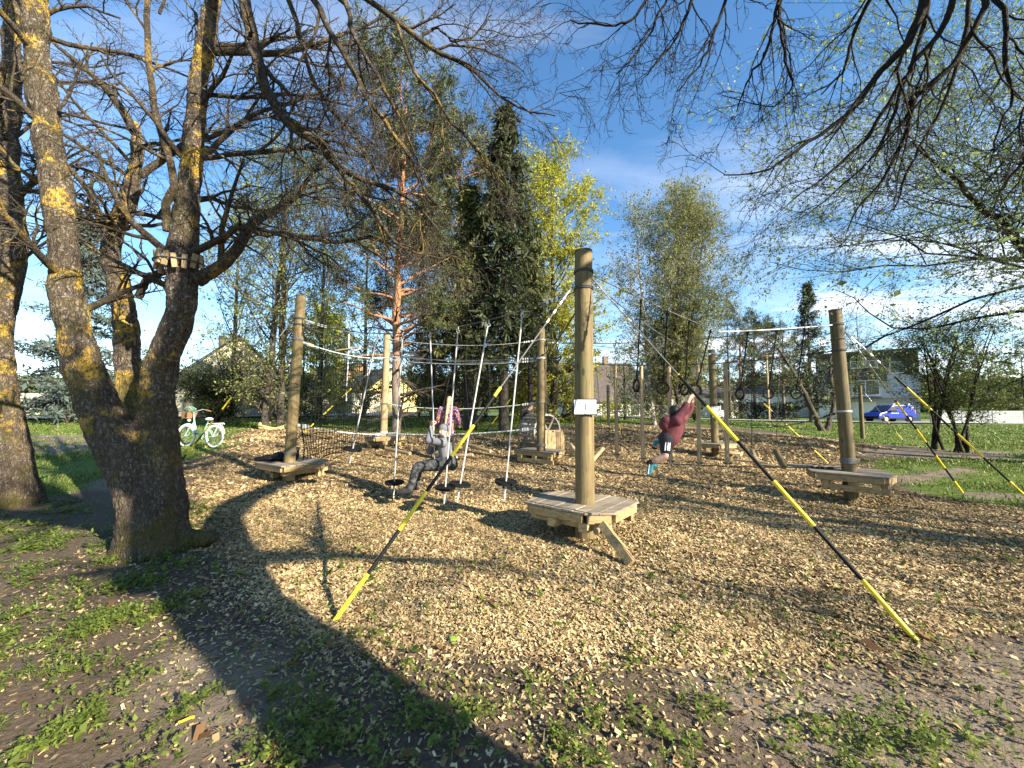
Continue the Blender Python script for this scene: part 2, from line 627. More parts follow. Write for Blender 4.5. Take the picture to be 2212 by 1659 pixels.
def graded_bark(name, low, high, z0, z1, flecks=None):
    m, nt, b = new_mat(name)
    tc = N(nt, 'ShaderNodeTexCoord').outputs['Object']
    zz = N(nt, 'ShaderNodeSeparateXYZ', {0: tc}).outputs['Z']
    f = ramp(nt, math_n(nt, 'DIVIDE', math_n(nt, 'SUBTRACT', zz, z0), z1 - z0, True), [(0.0, 0), (1.0, 1)])
    n1 = noise(nt, mapping(nt, tc, (12, 12, 4)), 1.0, 6, .65)
    col = mixc(nt, f, low, high)
    col = mixc(nt, ramp(nt, n1, [(.3, .75), (.6, 0)]), col, tuple(x * .3 for x in low))
    if flecks:
        n2 = noise(nt, mapping(nt, tc, (3, 3, 16)), 1.0, 5, .6)
        col = mixc(nt, ramp(nt, n2, [(.56, 0), (.60, 1)]), col, flecks)
    nt.links.new(col, b.inputs['Base Color'])
    b.inputs['Roughness'].default_value = .85
    bp = N(nt, 'ShaderNodeBump', {'Strength': .6, 'Distance': .02, 'Height': n1})
    nt.links.new(bp.outputs[0], b.inputs['Normal'])
    return m


M['bark_pine'] = graded_bark('pine_bark', (.20, .155, .115), (.42, .19, .085), 2.6, 5.0)
M['bark_birch'] = graded_bark('birch_bark', (.30, .28, .25), (.62, .59, .54), .2, 1.6, (.05, .045, .04))
M['leaf'] = leaf_mat('young_leaf', .45)
M['needle'] = leaf_mat('needle', .15, .6)
M['weed'] = leaf_mat('weed_leaf', .35)
M['chip'] = leaf_mat('wood_chip', 0.0, .85)
M['post'] = wood('treated_post_wood', (.080, .056, .022), (.165, .118, .048), (.26, .19, .084), green=.5)
M['post_new'] = wood('fresh_post_wood', (.26, .18, .085), (.42, .30, .15), (.55, .41, .22))
M['plank'] = wood('weathered_plank', (.15, .125, .09), (.30, .245, .17), (.40, .335, .24), axis='X')
M['beam'] = wood('pallet_beam', (.22, .145, .06), (.40, .275, .12), (.52, .38, .19), axis='X')
M['endgrain'] = simple('end_grain', (.09, .07, .045), .9, .3, 30)
M['steel'] = simple('galvanised_steel', (.62, .62, .60), .42, .12, 20, .55)
M['cable'] = simple('wire_rope', (.13, .13, .125), .65, .2, 60, .2)
M['cable_dark'] = simple('dark_wire_rope', (.07, .072, .07), .6, .2, 60, .2)
M['rope_grey'] = simple('grey_rope', (.16, .165, .16), .85, .25, 90)
M['rope_white'] = simple('pale_rope', (.62, .60, .55), .85, .15, 90)
M['rope_dark'] = simple('dark_net_rope', (.010, .013, .010), .95, .2, 90, spec=.1)
M['rope_tan'] = simple('tan_rope', (.50, .38, .16), .9, .2, 90)
M['chain'] = simple('chain', (.045, .045, .045), .5, .2, 60, .6)
M['pole'] = simple('pale_painted_pole', (.44, .43, .41), .5, .10, 12)
M['yellow'] = simple('yellow_sleeve', (.78, .60, .02), .45, .06, 6)
M['black'] = simple('black_plastic', (.008, .008, .008), .6, .2, 12, spec=.2)
M['rubber'] = simple('black_rubber', (.008, .008, .008), .8, .25, 25, spec=.15)
M['sign_white'] = simple('sign_sheet', (.74, .75, .76), .4, .03, 3)
M['ink'] = simple('sign_ink', (.17, .17, .18), .6, .1, 5)

# ============================================================ GROUND
def poly_sd(x, y, poly):
    """signed distance (+ inside) to a polygon"""
    sh = x.shape
    x, y = x.ravel(), y.ravel()
    p = np.asarray(poly)[:, :2]
    q = np.roll(p, -1, 0)
    dmin = np.full(x.shape, 1e9)
    ins = np.zeros(x.shape, bool)
    for (ax, ay), (bx, by) in zip(p, q):
        ex, ey = bx - ax, by - ay
        t = np.clip(((x - ax) * ex + (y - ay) * ey) / (ex * ex + ey * ey + 1e-12), 0, 1)
        dmin = np.minimum(dmin, np.hypot(x - ax - t * ex, y - ay - t * ey))
        c = ((ay > y) != (by > y)) & (x < ex * (y - ay) / (by - ay + 1e-12) + ax)
        ins ^= c
    return np.where(ins, dmin, -dmin).reshape(sh)


CHIP_PX = [(440, 1160), (520, 1225), (600, 1300), (690, 1370), (830, 1405), (1000, 1425), (1250, 1450), (1500, 1455), (1750, 1440), (2000, 1400),
           (2212, 1345), (2420, 1280), (2420, 1160), (2212, 1112), (2050, 1085), (1930, 1056), (1880, 1022), (1850, 1000), (1810, 985), (1880, 968),
           (1800, 950), (1650, 940), (1560, 928), (1450, 920), (1290, 918), (1235, 925), (1120, 944), (1000, 944), (870, 945), (760, 935), (640, 928), (560, 928), (505, 940),
           (520, 965), (460, 987), (405, 1008), (395, 1080), (420, 1130)]
CHIP_POLY = np.array([G(*p)[:2] for p in CHIP_PX])
LAWN_PX = [(-300, 1085), (140, 1075), (240, 1040), (400, 1000), (500, 968), (505, 940), (560, 925), (760, 930), (1000, 938), (1120, 938), (1235, 918), (1400, 914), (1560, 922), (1700, 935), (1850, 955),
           (2000, 968), (2120, 985), (1900, 992), (1890, 1012), (1960, 1060), (2100, 1090), (2212, 1108), (2500, 1165), (2900, 1100), (2900, 884), (-900, 884), (-900, 1085)]
LAWN_POLY = np.array([[G(*p)[0], G(*p)[1]] if p[1] > 890 else [ray(*p)[0] * 400, 400] for p in LAWN_PX])
DIRT_PX = [[(330, 1395), (480, 1385), (620, 1400), (700, 1450), (650, 1560), (480, 1659), (330, 1690), (260, 1560)],
           [(1480, 1470), (2000, 1410), (2400, 1360), (2400, 1760), (1700, 1750)],
           [(1500, 926), (1700, 940), (1900, 962), (2212, 975), (2212, 995), (1900, 985), (1650, 962), (1480, 950)],
           [(150, 1050), (240, 1030), (330, 1040), (260, 1065)],
           [(1930, 1030), (2080, 1010), (2100, 1022), (1960, 1045)], [(2070, 1062), (2212, 1065), (2300, 1085), (2100, 1078)],
           [(40, 940), (330, 935), (420, 965), (60, 985)]]
DIRT_POLY = [np.array([G(*p)[:2] for p in q]) for q in DIRT_PX]


def masks(x, y):
    wob = (fbm(x * .9, y * .9, 21, 4) - .5)
    r = np.clip(y / 8, .6, 3)
    chip = np.clip(.5 + (poly_sd(x, y, CHIP_POLY) + wob * 1.1 * r) / (.55 * r), 0, 1)
    lawn = np.clip(.5 + (poly_sd(x, y, LAWN_POLY) + wob * 1.0 * r) / (.6 * r), 0, 1)
    dirt = np.zeros_like(x)
    for d in DIRT_POLY:
        dirt = np.maximum(dirt, np.clip(.5 + (poly_sd(x, y, d) + (fbm(x * 1.6, y * 1.6, 5, 4) - .5) * 1.0 * r) / (.5 * r), 0, 1))
    return chip, lawn * (1 - .85 * dirt), dirt


u = np.linspace(-1, 1, 460)
gx = 5.0 * np.sinh(5.5 * u)
gy = 4.5 + 5.0 * np.sinh(5.5 * u)
X, Y = np.meshgrid(gx, gy)
Z = gz(X, Y)
chip_m, lawn_m, dirt_m = masks(X, Y)
Z = Z + chip_m * ((fbm(X * 1.7, Y * 1.7, 9, 3) - .5) * .09 + .03) * np.clip(1.5 - np.hypot(X, Y) / 25, 0, 1)
Z = Z + dirt_m * (fbm(X * 2.5, Y * 2.5, 13, 3) - .5) * .05 * (Y < 12)
V = np.stack([X, Y, Z], -1).reshape(-1, 3)
n = len(u)
ix = np.arange(n * n).reshape(n, n)
F = np.stack([ix[:-1, :-1], ix[:-1, 1:], ix[1:, 1:], ix[1:, :-1]], -1).reshape(-1, 4)


def gsurf(x, y):
    """height of the ground sheet as meshed (bilinear on the grid)"""
    fx = (np.arcsinh(np.asarray(x) / 5.0) / 5.5 + 1) / 2 * (n - 1)
    fy = (np.arcsinh((np.asarray(y) - 4.5) / 5.0) / 5.5 + 1) / 2 * (n - 1)
    i = np.clip(fx.astype(int), 0, n - 2)
    j = np.clip(fy.astype(int), 0, n - 2)
    a, b = fx - i, fy - j
    return (Z[j, i] * (1 - a) + Z[j, i + 1] * a) * (1 - b) + (Z[j + 1, i] * (1 - a) + Z[j + 1, i + 1] * a) * b


def gs1(x, y):
    return float(gsurf(np.array([float(x)]), np.array([float(y)]))[0])


m, nt, b = new_mat('park_ground')
tc = N(nt, 'ShaderNodeTexCoord').outputs['Object']
am = N(nt, 'ShaderNodeAttribute', attribute_name='col')
s3 = N(nt, 'ShaderNodeSeparateColor', {0: am.outputs['Color']})
n1 = noise(nt, tc, 2.0, 7, .65)
n2 = noise(nt, tc, 28, 6, .7)
n3 = noise(nt, tc, 9, 5, .6)
vo = N(nt, 'ShaderNodeTexVoronoi', {'Scale': 24.0, 'Randomness': 1.0})
nt.links.new(mapping(nt, tc, (1, 1.7, 1)), vo.inputs['Vector'])
soil = ramp(nt, n2, [(.25, (.05, .036, .024)), (.5, (.105, .078, .053)), (.8, (.18, .14, .10))])
sandy = ramp(nt, n1, [(.3, (.16, .125, .09)), (.7, (.29, .235, .175))])
soil = mixc(nt, math_n(nt, 'MULTIPLY', s3.outputs['Blue'], .8), soil, sandy)
chipc = ramp(nt, N(nt, 'ShaderNodeSeparateColor', {0: vo.outputs['Color']}).outputs['Red'], [(0, (.055, .034, .018)), (.35, (.20, .125, .062)), (.6, (.36, .24, .125)), (1, (.56, .41, .235))])
chipc = mixc(nt, ramp(nt, n3, [(.35, .55), (.6, 0)]), chipc, (.10, .065, .036))
grassc = ramp(nt, n2, [(.25, (.045, .07, .012)), (.5, (.095, .145, .022)), (.8, (.17, .22, .05))])
grassc = mixc(nt, ramp(nt, n1, [(.46, .0), (.80, .45)]), grassc, (.12, .105, .045))
g2 = math_n(nt, 'ADD', s3.outputs['Green'], math_n(nt, 'MULTIPLY', math_n(nt, 'SUBTRACT', n3, .5), 1.1))
col = mixc(nt, ramp(nt, g2, [(.35, 0), (.65, 1)]), soil, grassc)
r2 = math_n(nt, 'ADD', s3.outputs['Red'], math_n(nt, 'MULTIPLY', math_n(nt, 'SUBTRACT', n2, .5), 1.2))
col = mixc(nt, ramp(nt, r2, [(.40, 0), (.60, 1)]), col, chipc)
nt.links.new(col, b.inputs['Base Color'])
b.inputs['Roughness'].default_value = .95
b.inputs['Specular IOR Level'].default_value = .15
hh = math_n(nt, 'ADD', n2, math_n(nt, 'MULTIPLY', math_n(nt, 'MULTIPLY', vo.outputs['Distance'], s3.outputs['Red']), 1.2))
bp = N(nt, 'ShaderNodeBump', {'Strength': .8, 'Distance': .03, 'Height': hh})
nt.links.new(bp.outputs[0], b.inputs['Normal'])
cm = np.stack([chip_m, lawn_m, dirt_m], -1).reshape(-1, 3)
ground = mk('ground', V, F, m, smooth=True, col=cm)
tag(ground, 'park ground of bare soil, bark chips and short lawn', None, kind='structure')

# ---- road and driveway behind the lawn
ROAD = [(-120, 22), (-60, 26), (-34, 29), (-15, 34.0), (0, 36), (12, 37.3), (22, 38.6), (32, 40.4), (42, 41.8), (60, 43), (90, 44), (140, 44)]


def strip(center, width, lift, n=160):
    c = resample(center, n)
    t = nrm(np.gradient(c, axis=0))
    nv = np.stack([-t[:, 1], t[:, 0]], 1)
    ks = np.linspace(-.5, .5, 7)
    pts = c[:, None, :] + nv[:, None, :] * (ks * width)[None, :, None]
    z = gsurf(pts[..., 0], pts[..., 1])
    z = z.max(1, keepdims=True) + lift + 0 * z
    V = np.concatenate([pts, z[..., None]], -1)
    i = np.arange(n * 7).reshape(n, 7)
    F = np.stack([i[:-1, :-1], i[:-1, 1:], i[1:, 1:], i[1:, :-1]], -1).reshape(-1, 4)
    return V.reshape(-1, 3), F


M['road'] = simple('sunlit_grey_road', (.27, .26, .255), .9, .12, 1.5, bump=.2)
V, F = strip(ROAD, 6.0, .03)
tag(mk('road', V, F, M['road'], smooth=True), 'grey street passing behind the park lawn', kind='structure')
V, F = strip([(-15.5, 30.2), (-15.0, 35), (-14.2, 40), (-13.5, 46)], 6.5, .05, 50)
tag(mk('driveway', V, F, M['road'], smooth=True), 'grey driveway leading to the yellow house', kind='structure')


# ============================================================ SCATTER (chips, weeds, grass)
def sample_view(nn, y0, y1, rng, xk=1.42, pad=.5):
    """points in the ground wedge the camera sees, even per square metre"""
    y = np.sqrt(rng.uniform(y0 ** 2, y1 ** 2, nn))
    x = rng.uniform(-1, 1, nn) * (xk * y + pad)
    return x, y


def quads(C, A, B):
    """centres, half axes -> quads"""
    V = np.stack([C - A - B, C + A - B * .8, C + A * .9 + B, C - A * .85 + B * .9], 1)
    return V.reshape(-1, 3), np.arange(len(C) * 4).reshape(-1, 4)


CP_ = np.array([(.56, .41, .225), (.47, .33, .17), (.40, .27, .135), (.30, .195, .095), (.20, .13, .068), (.62, .48, .29), (.10, .068, .042)])


def chips(nn, y0, y1, size, rng, lift=.004):
    x, y = sample_view(nn, y0, y1, rng)
    ch, la, di = masks(x, y)
    dens = np.clip(ch * 1.15, 0, 1)
    sdp = poly_sd(x, y, CHIP_POLY)
    dens = np.maximum(dens, (.035 + .30 * np.exp(np.minimum(sdp, 0) / .45)) * (y < 6.5) * (x > -4.8) * (.4 + 1.2 * fbm(x * 2, y * 2, 35, 3)))
    dens *= np.where(fbm(x * 1.3, y * 1.3, 33, 3) > .36, 1, .55)
    k = rng.random(nn) < dens
    x, y, ch = x[k], y[k], ch[k]
    z = gsurf(x, y)
    B = len(x)
    L = size * rng.lognormal(0, .33, B) * .5
    Wd = L * rng.uniform(.22, .6, B)
    a = rng.uniform(0, 2 * PI, B)
    t1, t2 = rng.normal(0, .30, B), rng.normal(0, .38, B)
    A = np.stack([np.cos(a) * np.cos(t1), np.sin(a) * np.cos(t1), np.sin(t1)], 1) * L[:, None]
    Bv = np.stack([-np.sin(a) * np.cos(t2), np.cos(a) * np.cos(t2), np.sin(t2)], 1) * Wd[:, None]
    C = np.stack([x, y, z + lift + rng.random(B) * size * .35 + np.abs(np.sin(t1)) * L * .4], 1)
    V, F = quads(C, A, Bv)
    patch = fbm(x * .8, y * .8, 44, 3)
    ci = rng.choice(7, B, p=[.20, .24, .22, .14, .09, .05, .06])
    c = CP_[ci] * np.array([.97, 1.0, .93]) * rng.uniform(.75, 1.15, (B, 1)) * np.clip(.55 + patch * .9, .5, 1.15)[:, None]
    return V, F, np.repeat(c, 4, 0)


rng = np.random.default_rng(3)
ps = [chips(140000, 1.5, 3.4, .022, rng), chips(300000, 3.4, 6.5, .027, rng), chips(210000, 6.5, 12, .043, rng), chips(90000, 12, 20, .08, rng)]
V, F = join([(p[0], p[1]) for p in ps])
o = mk('wood_chips', V, F, M['chip'], col=np.concatenate([p[2] for p in ps]))
tag(o, 'pale tan wood chips spread thick over the play area', 'wood chips', kind='stuff')


def weeds(nn, y0, y1, fn, rng, leaf=.018, per=7):
    """low leafy ground cover: rosettes of small bent leaves"""
    x, y = sample_view(nn, y0, y1, rng)
    k = rng.random(nn) < fn(x, y)
    x, y = x[k], y[k]
    B = len(x)
    z = gsurf(x, y)
    hgt = rng.uniform(.012, .06, B)
    C = np.repeat(np.stack([x, y, z + hgt], 1), per, 0)
    a = rng.uniform(0, 2 * PI, B * per)
    rr = rng.uniform(.3, 1.5, B * per) * leaf * 1.6
    el = rng.normal(.15, .38, B * per)
    D = np.stack([np.cos(a) * np.cos(el), np.sin(a) * np.cos(el), np.sin(el)], 1)
    S = np.stack([-np.sin(a), np.cos(a), rng.normal(0, .25, B * per)], 1)
    s = np.repeat(leaf * rng.lognormal(0, .35, B), per)[:, None] * rng.uniform(.7, 1.3, (B * per, 1))
    C = C + D * rr[:, None]
    C[:, 2] += rng.normal(0, .008, B * per)
    tip = C + D * s * 1.5
    tip[:, 2] -= s[:, 0] * .25
    V = np.stack([C - D * s * .9, C - S * s * .62, tip, C + S * s * .62], 1).reshape(-1, 3)
    F = np.arange(B * per * 4).reshape(-1, 4)
    t = np.repeat(rng.random(B), per)[:, None] * .7 + rng.random((B * per, 1)) * .3
    c = np.array([.06, .095, .014]) * (1 - t) + np.array([.22, .27, .05]) * t
    return V, F, np.repeat(c, 4, 0)


def blades(nn, y0, y1, fn, rng, h=.06, w=.004, lean=.5):
    x, y = sample_view(nn, y0, y1, rng)
    k = rng.random(nn) < fn(x, y)
    x, y = x[k], y[k]
    B = len(x)
    z = gsurf(x, y)
    H = h * rng.lognormal(0, .4, B)
    a = rng.uniform(0, 2 * PI, B)
    D = np.stack([np.cos(a), np.sin(a), 0 * a], 1)
    S = np.stack([-np.sin(a), np.cos(a), 0 * a], 1) * (w * rng.uniform(.6, 1.5, B))[:, None]
    b0 = np.stack([x, y, z - .003], 1)
    l = rng.uniform(.1, 1, B)[:, None] * lean
    mid = b0 + D * H[:, None] * l * .35 + np.array([0, 0, 1]) * H[:, None] * .6
    tip = b0 + D * H[:, None] * l * 1.1 + np.array([0, 0, 1]) * H[:, None] * (1 - .35 * l)
    V = np.stack([b0 - S, b0 + S, mid + S * .8, mid - S * .8, tip + S * .12, tip - S * .12], 1).reshape(-1, 3)
    i = np.arange(B)[:, None] * 6
    F = np.concatenate([i + np.array([[0, 1, 2, 3]]), i + np.array([[3, 2, 4, 5]])], 0)
    t = rng.random((B, 1))
    c = np.array([.055, .095, .014]) * (1 - t) + np.array([.19, .25, .05]) * t
    dry = rng.random((B, 1)) < .08
    c = np.where(dry, np.array([[.33, .27, .12]]), c)
    return V, F, np.repeat(c, 6, 0)


WEED_PX = [[(-200, 1140), (150, 1110), (240, 1165), (400, 1190), (470, 1260), (430, 1350), (300, 1400), (0, 1420), (-300, 1420)],
           [(-300, 1440), (250, 1440), (420, 1520), (330, 1600), (430, 1700), (-300, 1750)],
           [(560, 1500), (720, 1420), (900, 1480), (1100, 1600), (1150, 1720), (500, 1720)],
           [(1150, 1500), (1400, 1470), (1600, 1530), (1500, 1720), (1100, 1720)],
           [(1700, 1560), (1950, 1520), (2200, 1600), (2200, 1720), (1700, 1720)],
           [(620, 1230), (760, 1210), (900, 1260), (820, 1330), (680, 1330)], [(1380, 1440), (1480, 1400), (1640, 1440), (1560, 1500)], [(1900, 1400), (2000, 1380), (2080, 1430), (1960, 1450)],
           [(380, 1060), (430, 1080), (470, 1145), (440, 1165), (390, 1120)], [(60, 1070), (130, 1060), (210, 1110), (110, 1125)]]
WEED_POLY = [np.array([G(*p)[:2] for p in q]) for q in WEED_PX]
WEED_K = [.85, .6, .5, .4, .45, .16, .2, .2, .8, .8]


def weed_f(x, y):
    s = np.zeros_like(x)
    w = fbm(x * 2.2, y * 2.2, 61, 4)
    for q, kf in zip(WEED_POLY, WEED_K):
        s = np.maximum(s, kf * np.clip(.5 + (poly_sd(x, y, q) + (w - .5) * .5) / .3, 0, 1))
    return s * np.clip((fbm(x * 3.6, y * 3.6, 62, 4) - .46) * 6, 0.05, 1) + .02 * (x < 6)


rng = np.random.default_rng(5)
ps = [weeds(46000, 1.5, 3.2, weed_f, rng, .0085, 6), weeds(46000, 3.2, 6.5, weed_f, rng, .012, 6)]
V, F = join([(p[0], p[1]) for p in ps])
o = mk('weeds', V, F, M['weed'], col=np.concatenate([p[2] for p in ps]))
tag(o, 'low leafy weeds growing between the soil and the chips', 'weeds', kind='stuff')


def lawn_f(x, y):
    ch, la, di = masks(x, y)
    return la * np.clip((fbm(x * .9, y * .9, 71, 4) - .30) * 5, .15, 1)


def tuft_f(x, y):
    return .6 * weed_f(x, y) * np.clip((fbm(x * 1.6, y * 1.6, 72, 3) - .5) * 10, 0, 1)


rng = np.random.default_rng(6)
ps = [blades(30000, 1.5, 4.5, tuft_f, rng, .055, .0026, .9), blades(60000, 1.5, 5.5, lambda x, y: .55 * weed_f(x, y), rng, .032, .0024, .9), blades(90000, 5.5, 11, lawn_f, rng, .042, .008, .8), blades(130000, 11, 22, lawn_f, rng, .05, .017, .8), blades(70000, 22, 36, lawn_f, rng, .06, .035, .8)]
V, F = join([(p[0], p[1]) for p in ps])
o = mk('grass', V, F, M['weed'], col=np.concatenate([p[2] for p in ps]))
tag(o, 'short green grass of the lawn around the play area', 'grass', kind='stuff')

# ============================================================ TREES
def grow(rng, Pp, R, nch, t0, t1, length, ang, up=0.0, wob=.12, npts=6, rr=.6, rmin=.003, shape=None, bias=None, tip=.25, angsd=.2):
    """children of every polyline; returns (B*nch, npts, 3), (B*nch, npts)"""
    B, n, _ = Pp.shape
    t = (np.arange(nch)[None, :] + rng.random((B, nch))) / nch * (t1 - t0) + t0
    f = t * (n - 1)
    i = np.clip(f.astype(int), 0, n - 2)
    a = (f - i)[..., None]
    bi = np.arange(B)[:, None]
    p = Pp[bi, i] * (1 - a) + Pp[bi, i + 1] * a
    T = nrm(Pp[bi, i + 1] - Pp[bi, i])
    r = R[bi, i] * (1 - a[..., 0]) + R[bi, i + 1] * a[..., 0]
    rnd = nrm(rng.normal(size=(B, nch, 3)))
    perp = nrm(rnd - T * np.sum(rnd * T, -1, keepdims=True))
    an = rng.normal(ang, angsd, (B, nch))[..., None]
    D = np.cos(an) * T + np.sin(an) * perp
    if bias is not None:
        D = nrm(D + np.asarray(bias))
    Lg = length(t) if callable(length) else length
    Lg = Lg * rng.uniform(.6, 1.25, (B, nch))
    C = B * nch
    p, D, Lg, r = p.reshape(C, 3), D.reshape(C, 3), np.asarray(Lg).reshape(C), r.reshape(C)
    out = np.empty((C, npts, 3))
    out[:, 0] = p
    for q in range(1, npts):
        D = nrm(D + rng.normal(0, wob, (C, 3)) + np.array([0, 0, up]))
        out[:, q] = out[:, q - 1] + D * (Lg / (npts - 1))[:, None]
    r0 = np.maximum(r * rr, rmin)
    Rr = np.maximum(r0[:, None] * np.linspace(1, tip, npts)[None], rmin * .6)
    return out, Rr


def leaves(rng, Pp, per, size, spread, c0, c1, t0=.25, droop=0.0, aspect=.6, patch=None):
    """leaf quads along polylines"""
    B, n, _ = Pp.shape
    t = rng.uniform(t0, 1, (B, per)) * (n - 1)
    i = np.clip(t.astype(int), 0, n - 2)
    a = (t - i)[..., None]
    bi = np.arange(B)[:, None]
    p = (Pp[bi, i] * (1 - a) + Pp[bi, i + 1] * a).reshape(-1, 3)
    C = len(p)
    p = p + rng.normal(0, spread, (C, 3))
    D = nrm(rng.normal(size=(C, 3)) + np.array([0, 0, -droop]))
    rnd = rng.normal(size=(C, 3))
    S = nrm(np.cross(D, rnd))
    s = size * rng.lognormal(0, .3, C)[:, None]
    V = np.stack([p, p + D * s * .5 + S * s * aspect * .5, p + D * s, p + D * s * .5 - S * s * aspect * .5], 1).reshape(-1, 3)
    F = np.arange(C * 4).reshape(-1, 4)
    tt = np.clip(rng.random((C, 1)) * .55 + np.repeat(rng.random(B), per)[:, None] * .45, 0, 1)
    c = np.asarray(c0) * (1 - tt) + np.asarray(c1) * tt
    return V, F, np.repeat(c, 4, 0)


def polyline(pts, n, wob=0.0, rng=RNG):
    """pts rows (x,y,z,r) -> (n,3),(n,)"""
    q = resample(pts, n, wob, rng)
    return q[None, :, :3], np.maximum(q[None, :, 3], .004)


def pix(pts):
    """rows (px,py,Y,width_px) -> (x,y,z,r)"""
    return [(*P(a, b_, y), w * y / 831 / 2 / math.hypot(1, (a - 1106) / 831)) for a, b_, y, w in pts]


def merge_leaf(ls):
    V, F = join([(l[0], l[1]) for l in ls])
    return V, F, np.concatenate([l[2] for l in ls])


def trunk_mesh(name, lines, m, parent, voxel=.018, amp=.012, flare=None):
    """stems as one grown surface: union of tubes, remeshed, then furrowed"""
    Vs = []
    for pts, nn in lines:
        p, r = polyline(pts, nn)
        Vs.append(tubes(p, r, 20))
        for e in (0, -1):                                   # closed ends
            mbe = MB().ell(p[0, e], r[0, e] * .98, k=12, j=8)
            Vs.append((np.array(mbe.V), np.array(mbe.F)))
    V, F = join(Vs)
    t = mk('tmp_' + name, V, F, None)
    rm = t.modifiers.new('r', 'REMESH')
    rm.mode = 'VOXEL'
    rm.voxel_size = voxel
    sm = t.modifiers.new('s', 'SMOOTH')
    sm.factor = .5
    sm.iterations = 5
    dg = bpy.context.evaluated_depsgraph_get()
    me = bpy.data.meshes.new_from_object(t.evaluated_get(dg))
    bpy.data.objects.remove(t)
    nv = len(me.vertices)
    co = np.empty(nv * 3, np.float32)
    me.vertices.foreach_get('co', co)
    co = co.reshape(-1, 3).astype(float)
    no = np.empty(nv * 3, np.float32)
    me.vertices.foreach_get('normal', no)
    no = no.reshape(-1, 3)
    w = vnoise3(co[:, 0] * 6, co[:, 1] * 6, co[:, 2] * 4, 2) - .5
    x, y, z = co[:, 0] + w * .10, co[:, 1] + w * .10, co[:, 2]
    ridge = np.abs(vnoise3(x * 24, y * 24, z * 7, 5) - .5) * 2
    ridge2 = np.abs(vnoise3(x * 55, y * 55, z * 18, 6) - .5) * 2
    d = (np.minimum(ridge, .5) * 2 - .5) * amp + (ridge2 - .4) * amp * .45 + w * .05
    co = co + no * d[:, None] - np.array(root_loc(parent))
    me.vertices.foreach_set('co', co.astype(np.float32).ravel())
    me.update()
    me.materials.clear()
    o = link_mesh(name, me, m, parent, True)
    return o


def tubes_obj(name, sets, m, parent, k=5, kind='stuff'):
    V, F = join([tubes(p, r, kk) for p, r, kk in [(s if len(s) == 3 else (*s, k)) for s in sets]])
    o = mk(name, V, F, m, parent, smooth=True)
    if kind:
        o['kind'] = kind
    return o


# ------------------------------------------------------------ big many-stemmed tree beside the play area
YB = 4.55
base = at(330, YB)
base[2] = gs1(base[0], base[1])
bt = thing('many_stemmed_tree', base, 'big old tree with several lichen-spotted stems rising from one flared base', 'tree')
S1 = pix([(335, 1205, 4.5, 196), (329, 1130, 4.5, 166), (322, 1086, 4.5, 142), (290, 1010, 4.48, 128), (252, 945, 4.46, 116), (220, 890, 4.45, 108), (182, 790, 4.42, 92), (150, 660, 4.4, 82), (137, 530, 4.4, 76), (121, 400, 4.4, 78),
          (98, 250, 4.4, 72), (82, 100, 4.4, 66), (72, -30, 4.4, 62), (60, -220, 4.4, 52), (40, -500, 4.5, 34), (30, -800, 4.6, 14)])
S3 = pix([(345, 1200, 4.6, 170), (345, 1130, 4.6, 135), (343, 1060, 4.6, 112), (340, 990, 4.6, 100), (337, 900, 4.6, 90), (345, 800, 4.6, 82), (377, 720, 4.58, 72), (396, 650, 4.55, 74), (393, 570, 4.55, 74), (397, 500, 4.55, 68),
          (410, 400, 4.55, 56), (421, 300, 4.55, 50), (428, 200, 4.55, 48), (440, 110, 4.55, 46), (460, 0, 4.55, 36), (480, -150, 4.5, 28), (520, -400, 4.5, 14)])
S2 = pix([(315, 1120, 5.0, 100), (290, 960, 5.2, 66), (278, 830, 5.45, 60), (273, 700, 5.5, 62), (258, 620, 5.5, 58), (240, 550, 5.5, 52), (248, 490, 5.5, 56), (277, 430, 5.5, 48), (297, 340, 5.5, 32), (290, 270, 5.5, 27)])
F1 = pix([(370, 1180, 4.55, 90), (415, 1165, 4.55, 60), (465, 1160, 4.5, 26)])
F2 = pix([(310, 1140, 4.45, 80), (278, 1172, 4.35, 56), (240, 1192, 4.25, 22)])
trunk_mesh('trunk', [(S1, 60), (S3, 60), (S2, 44), (F1, 10), (F2, 10)], M['bark_big'], bt, .017, .013)

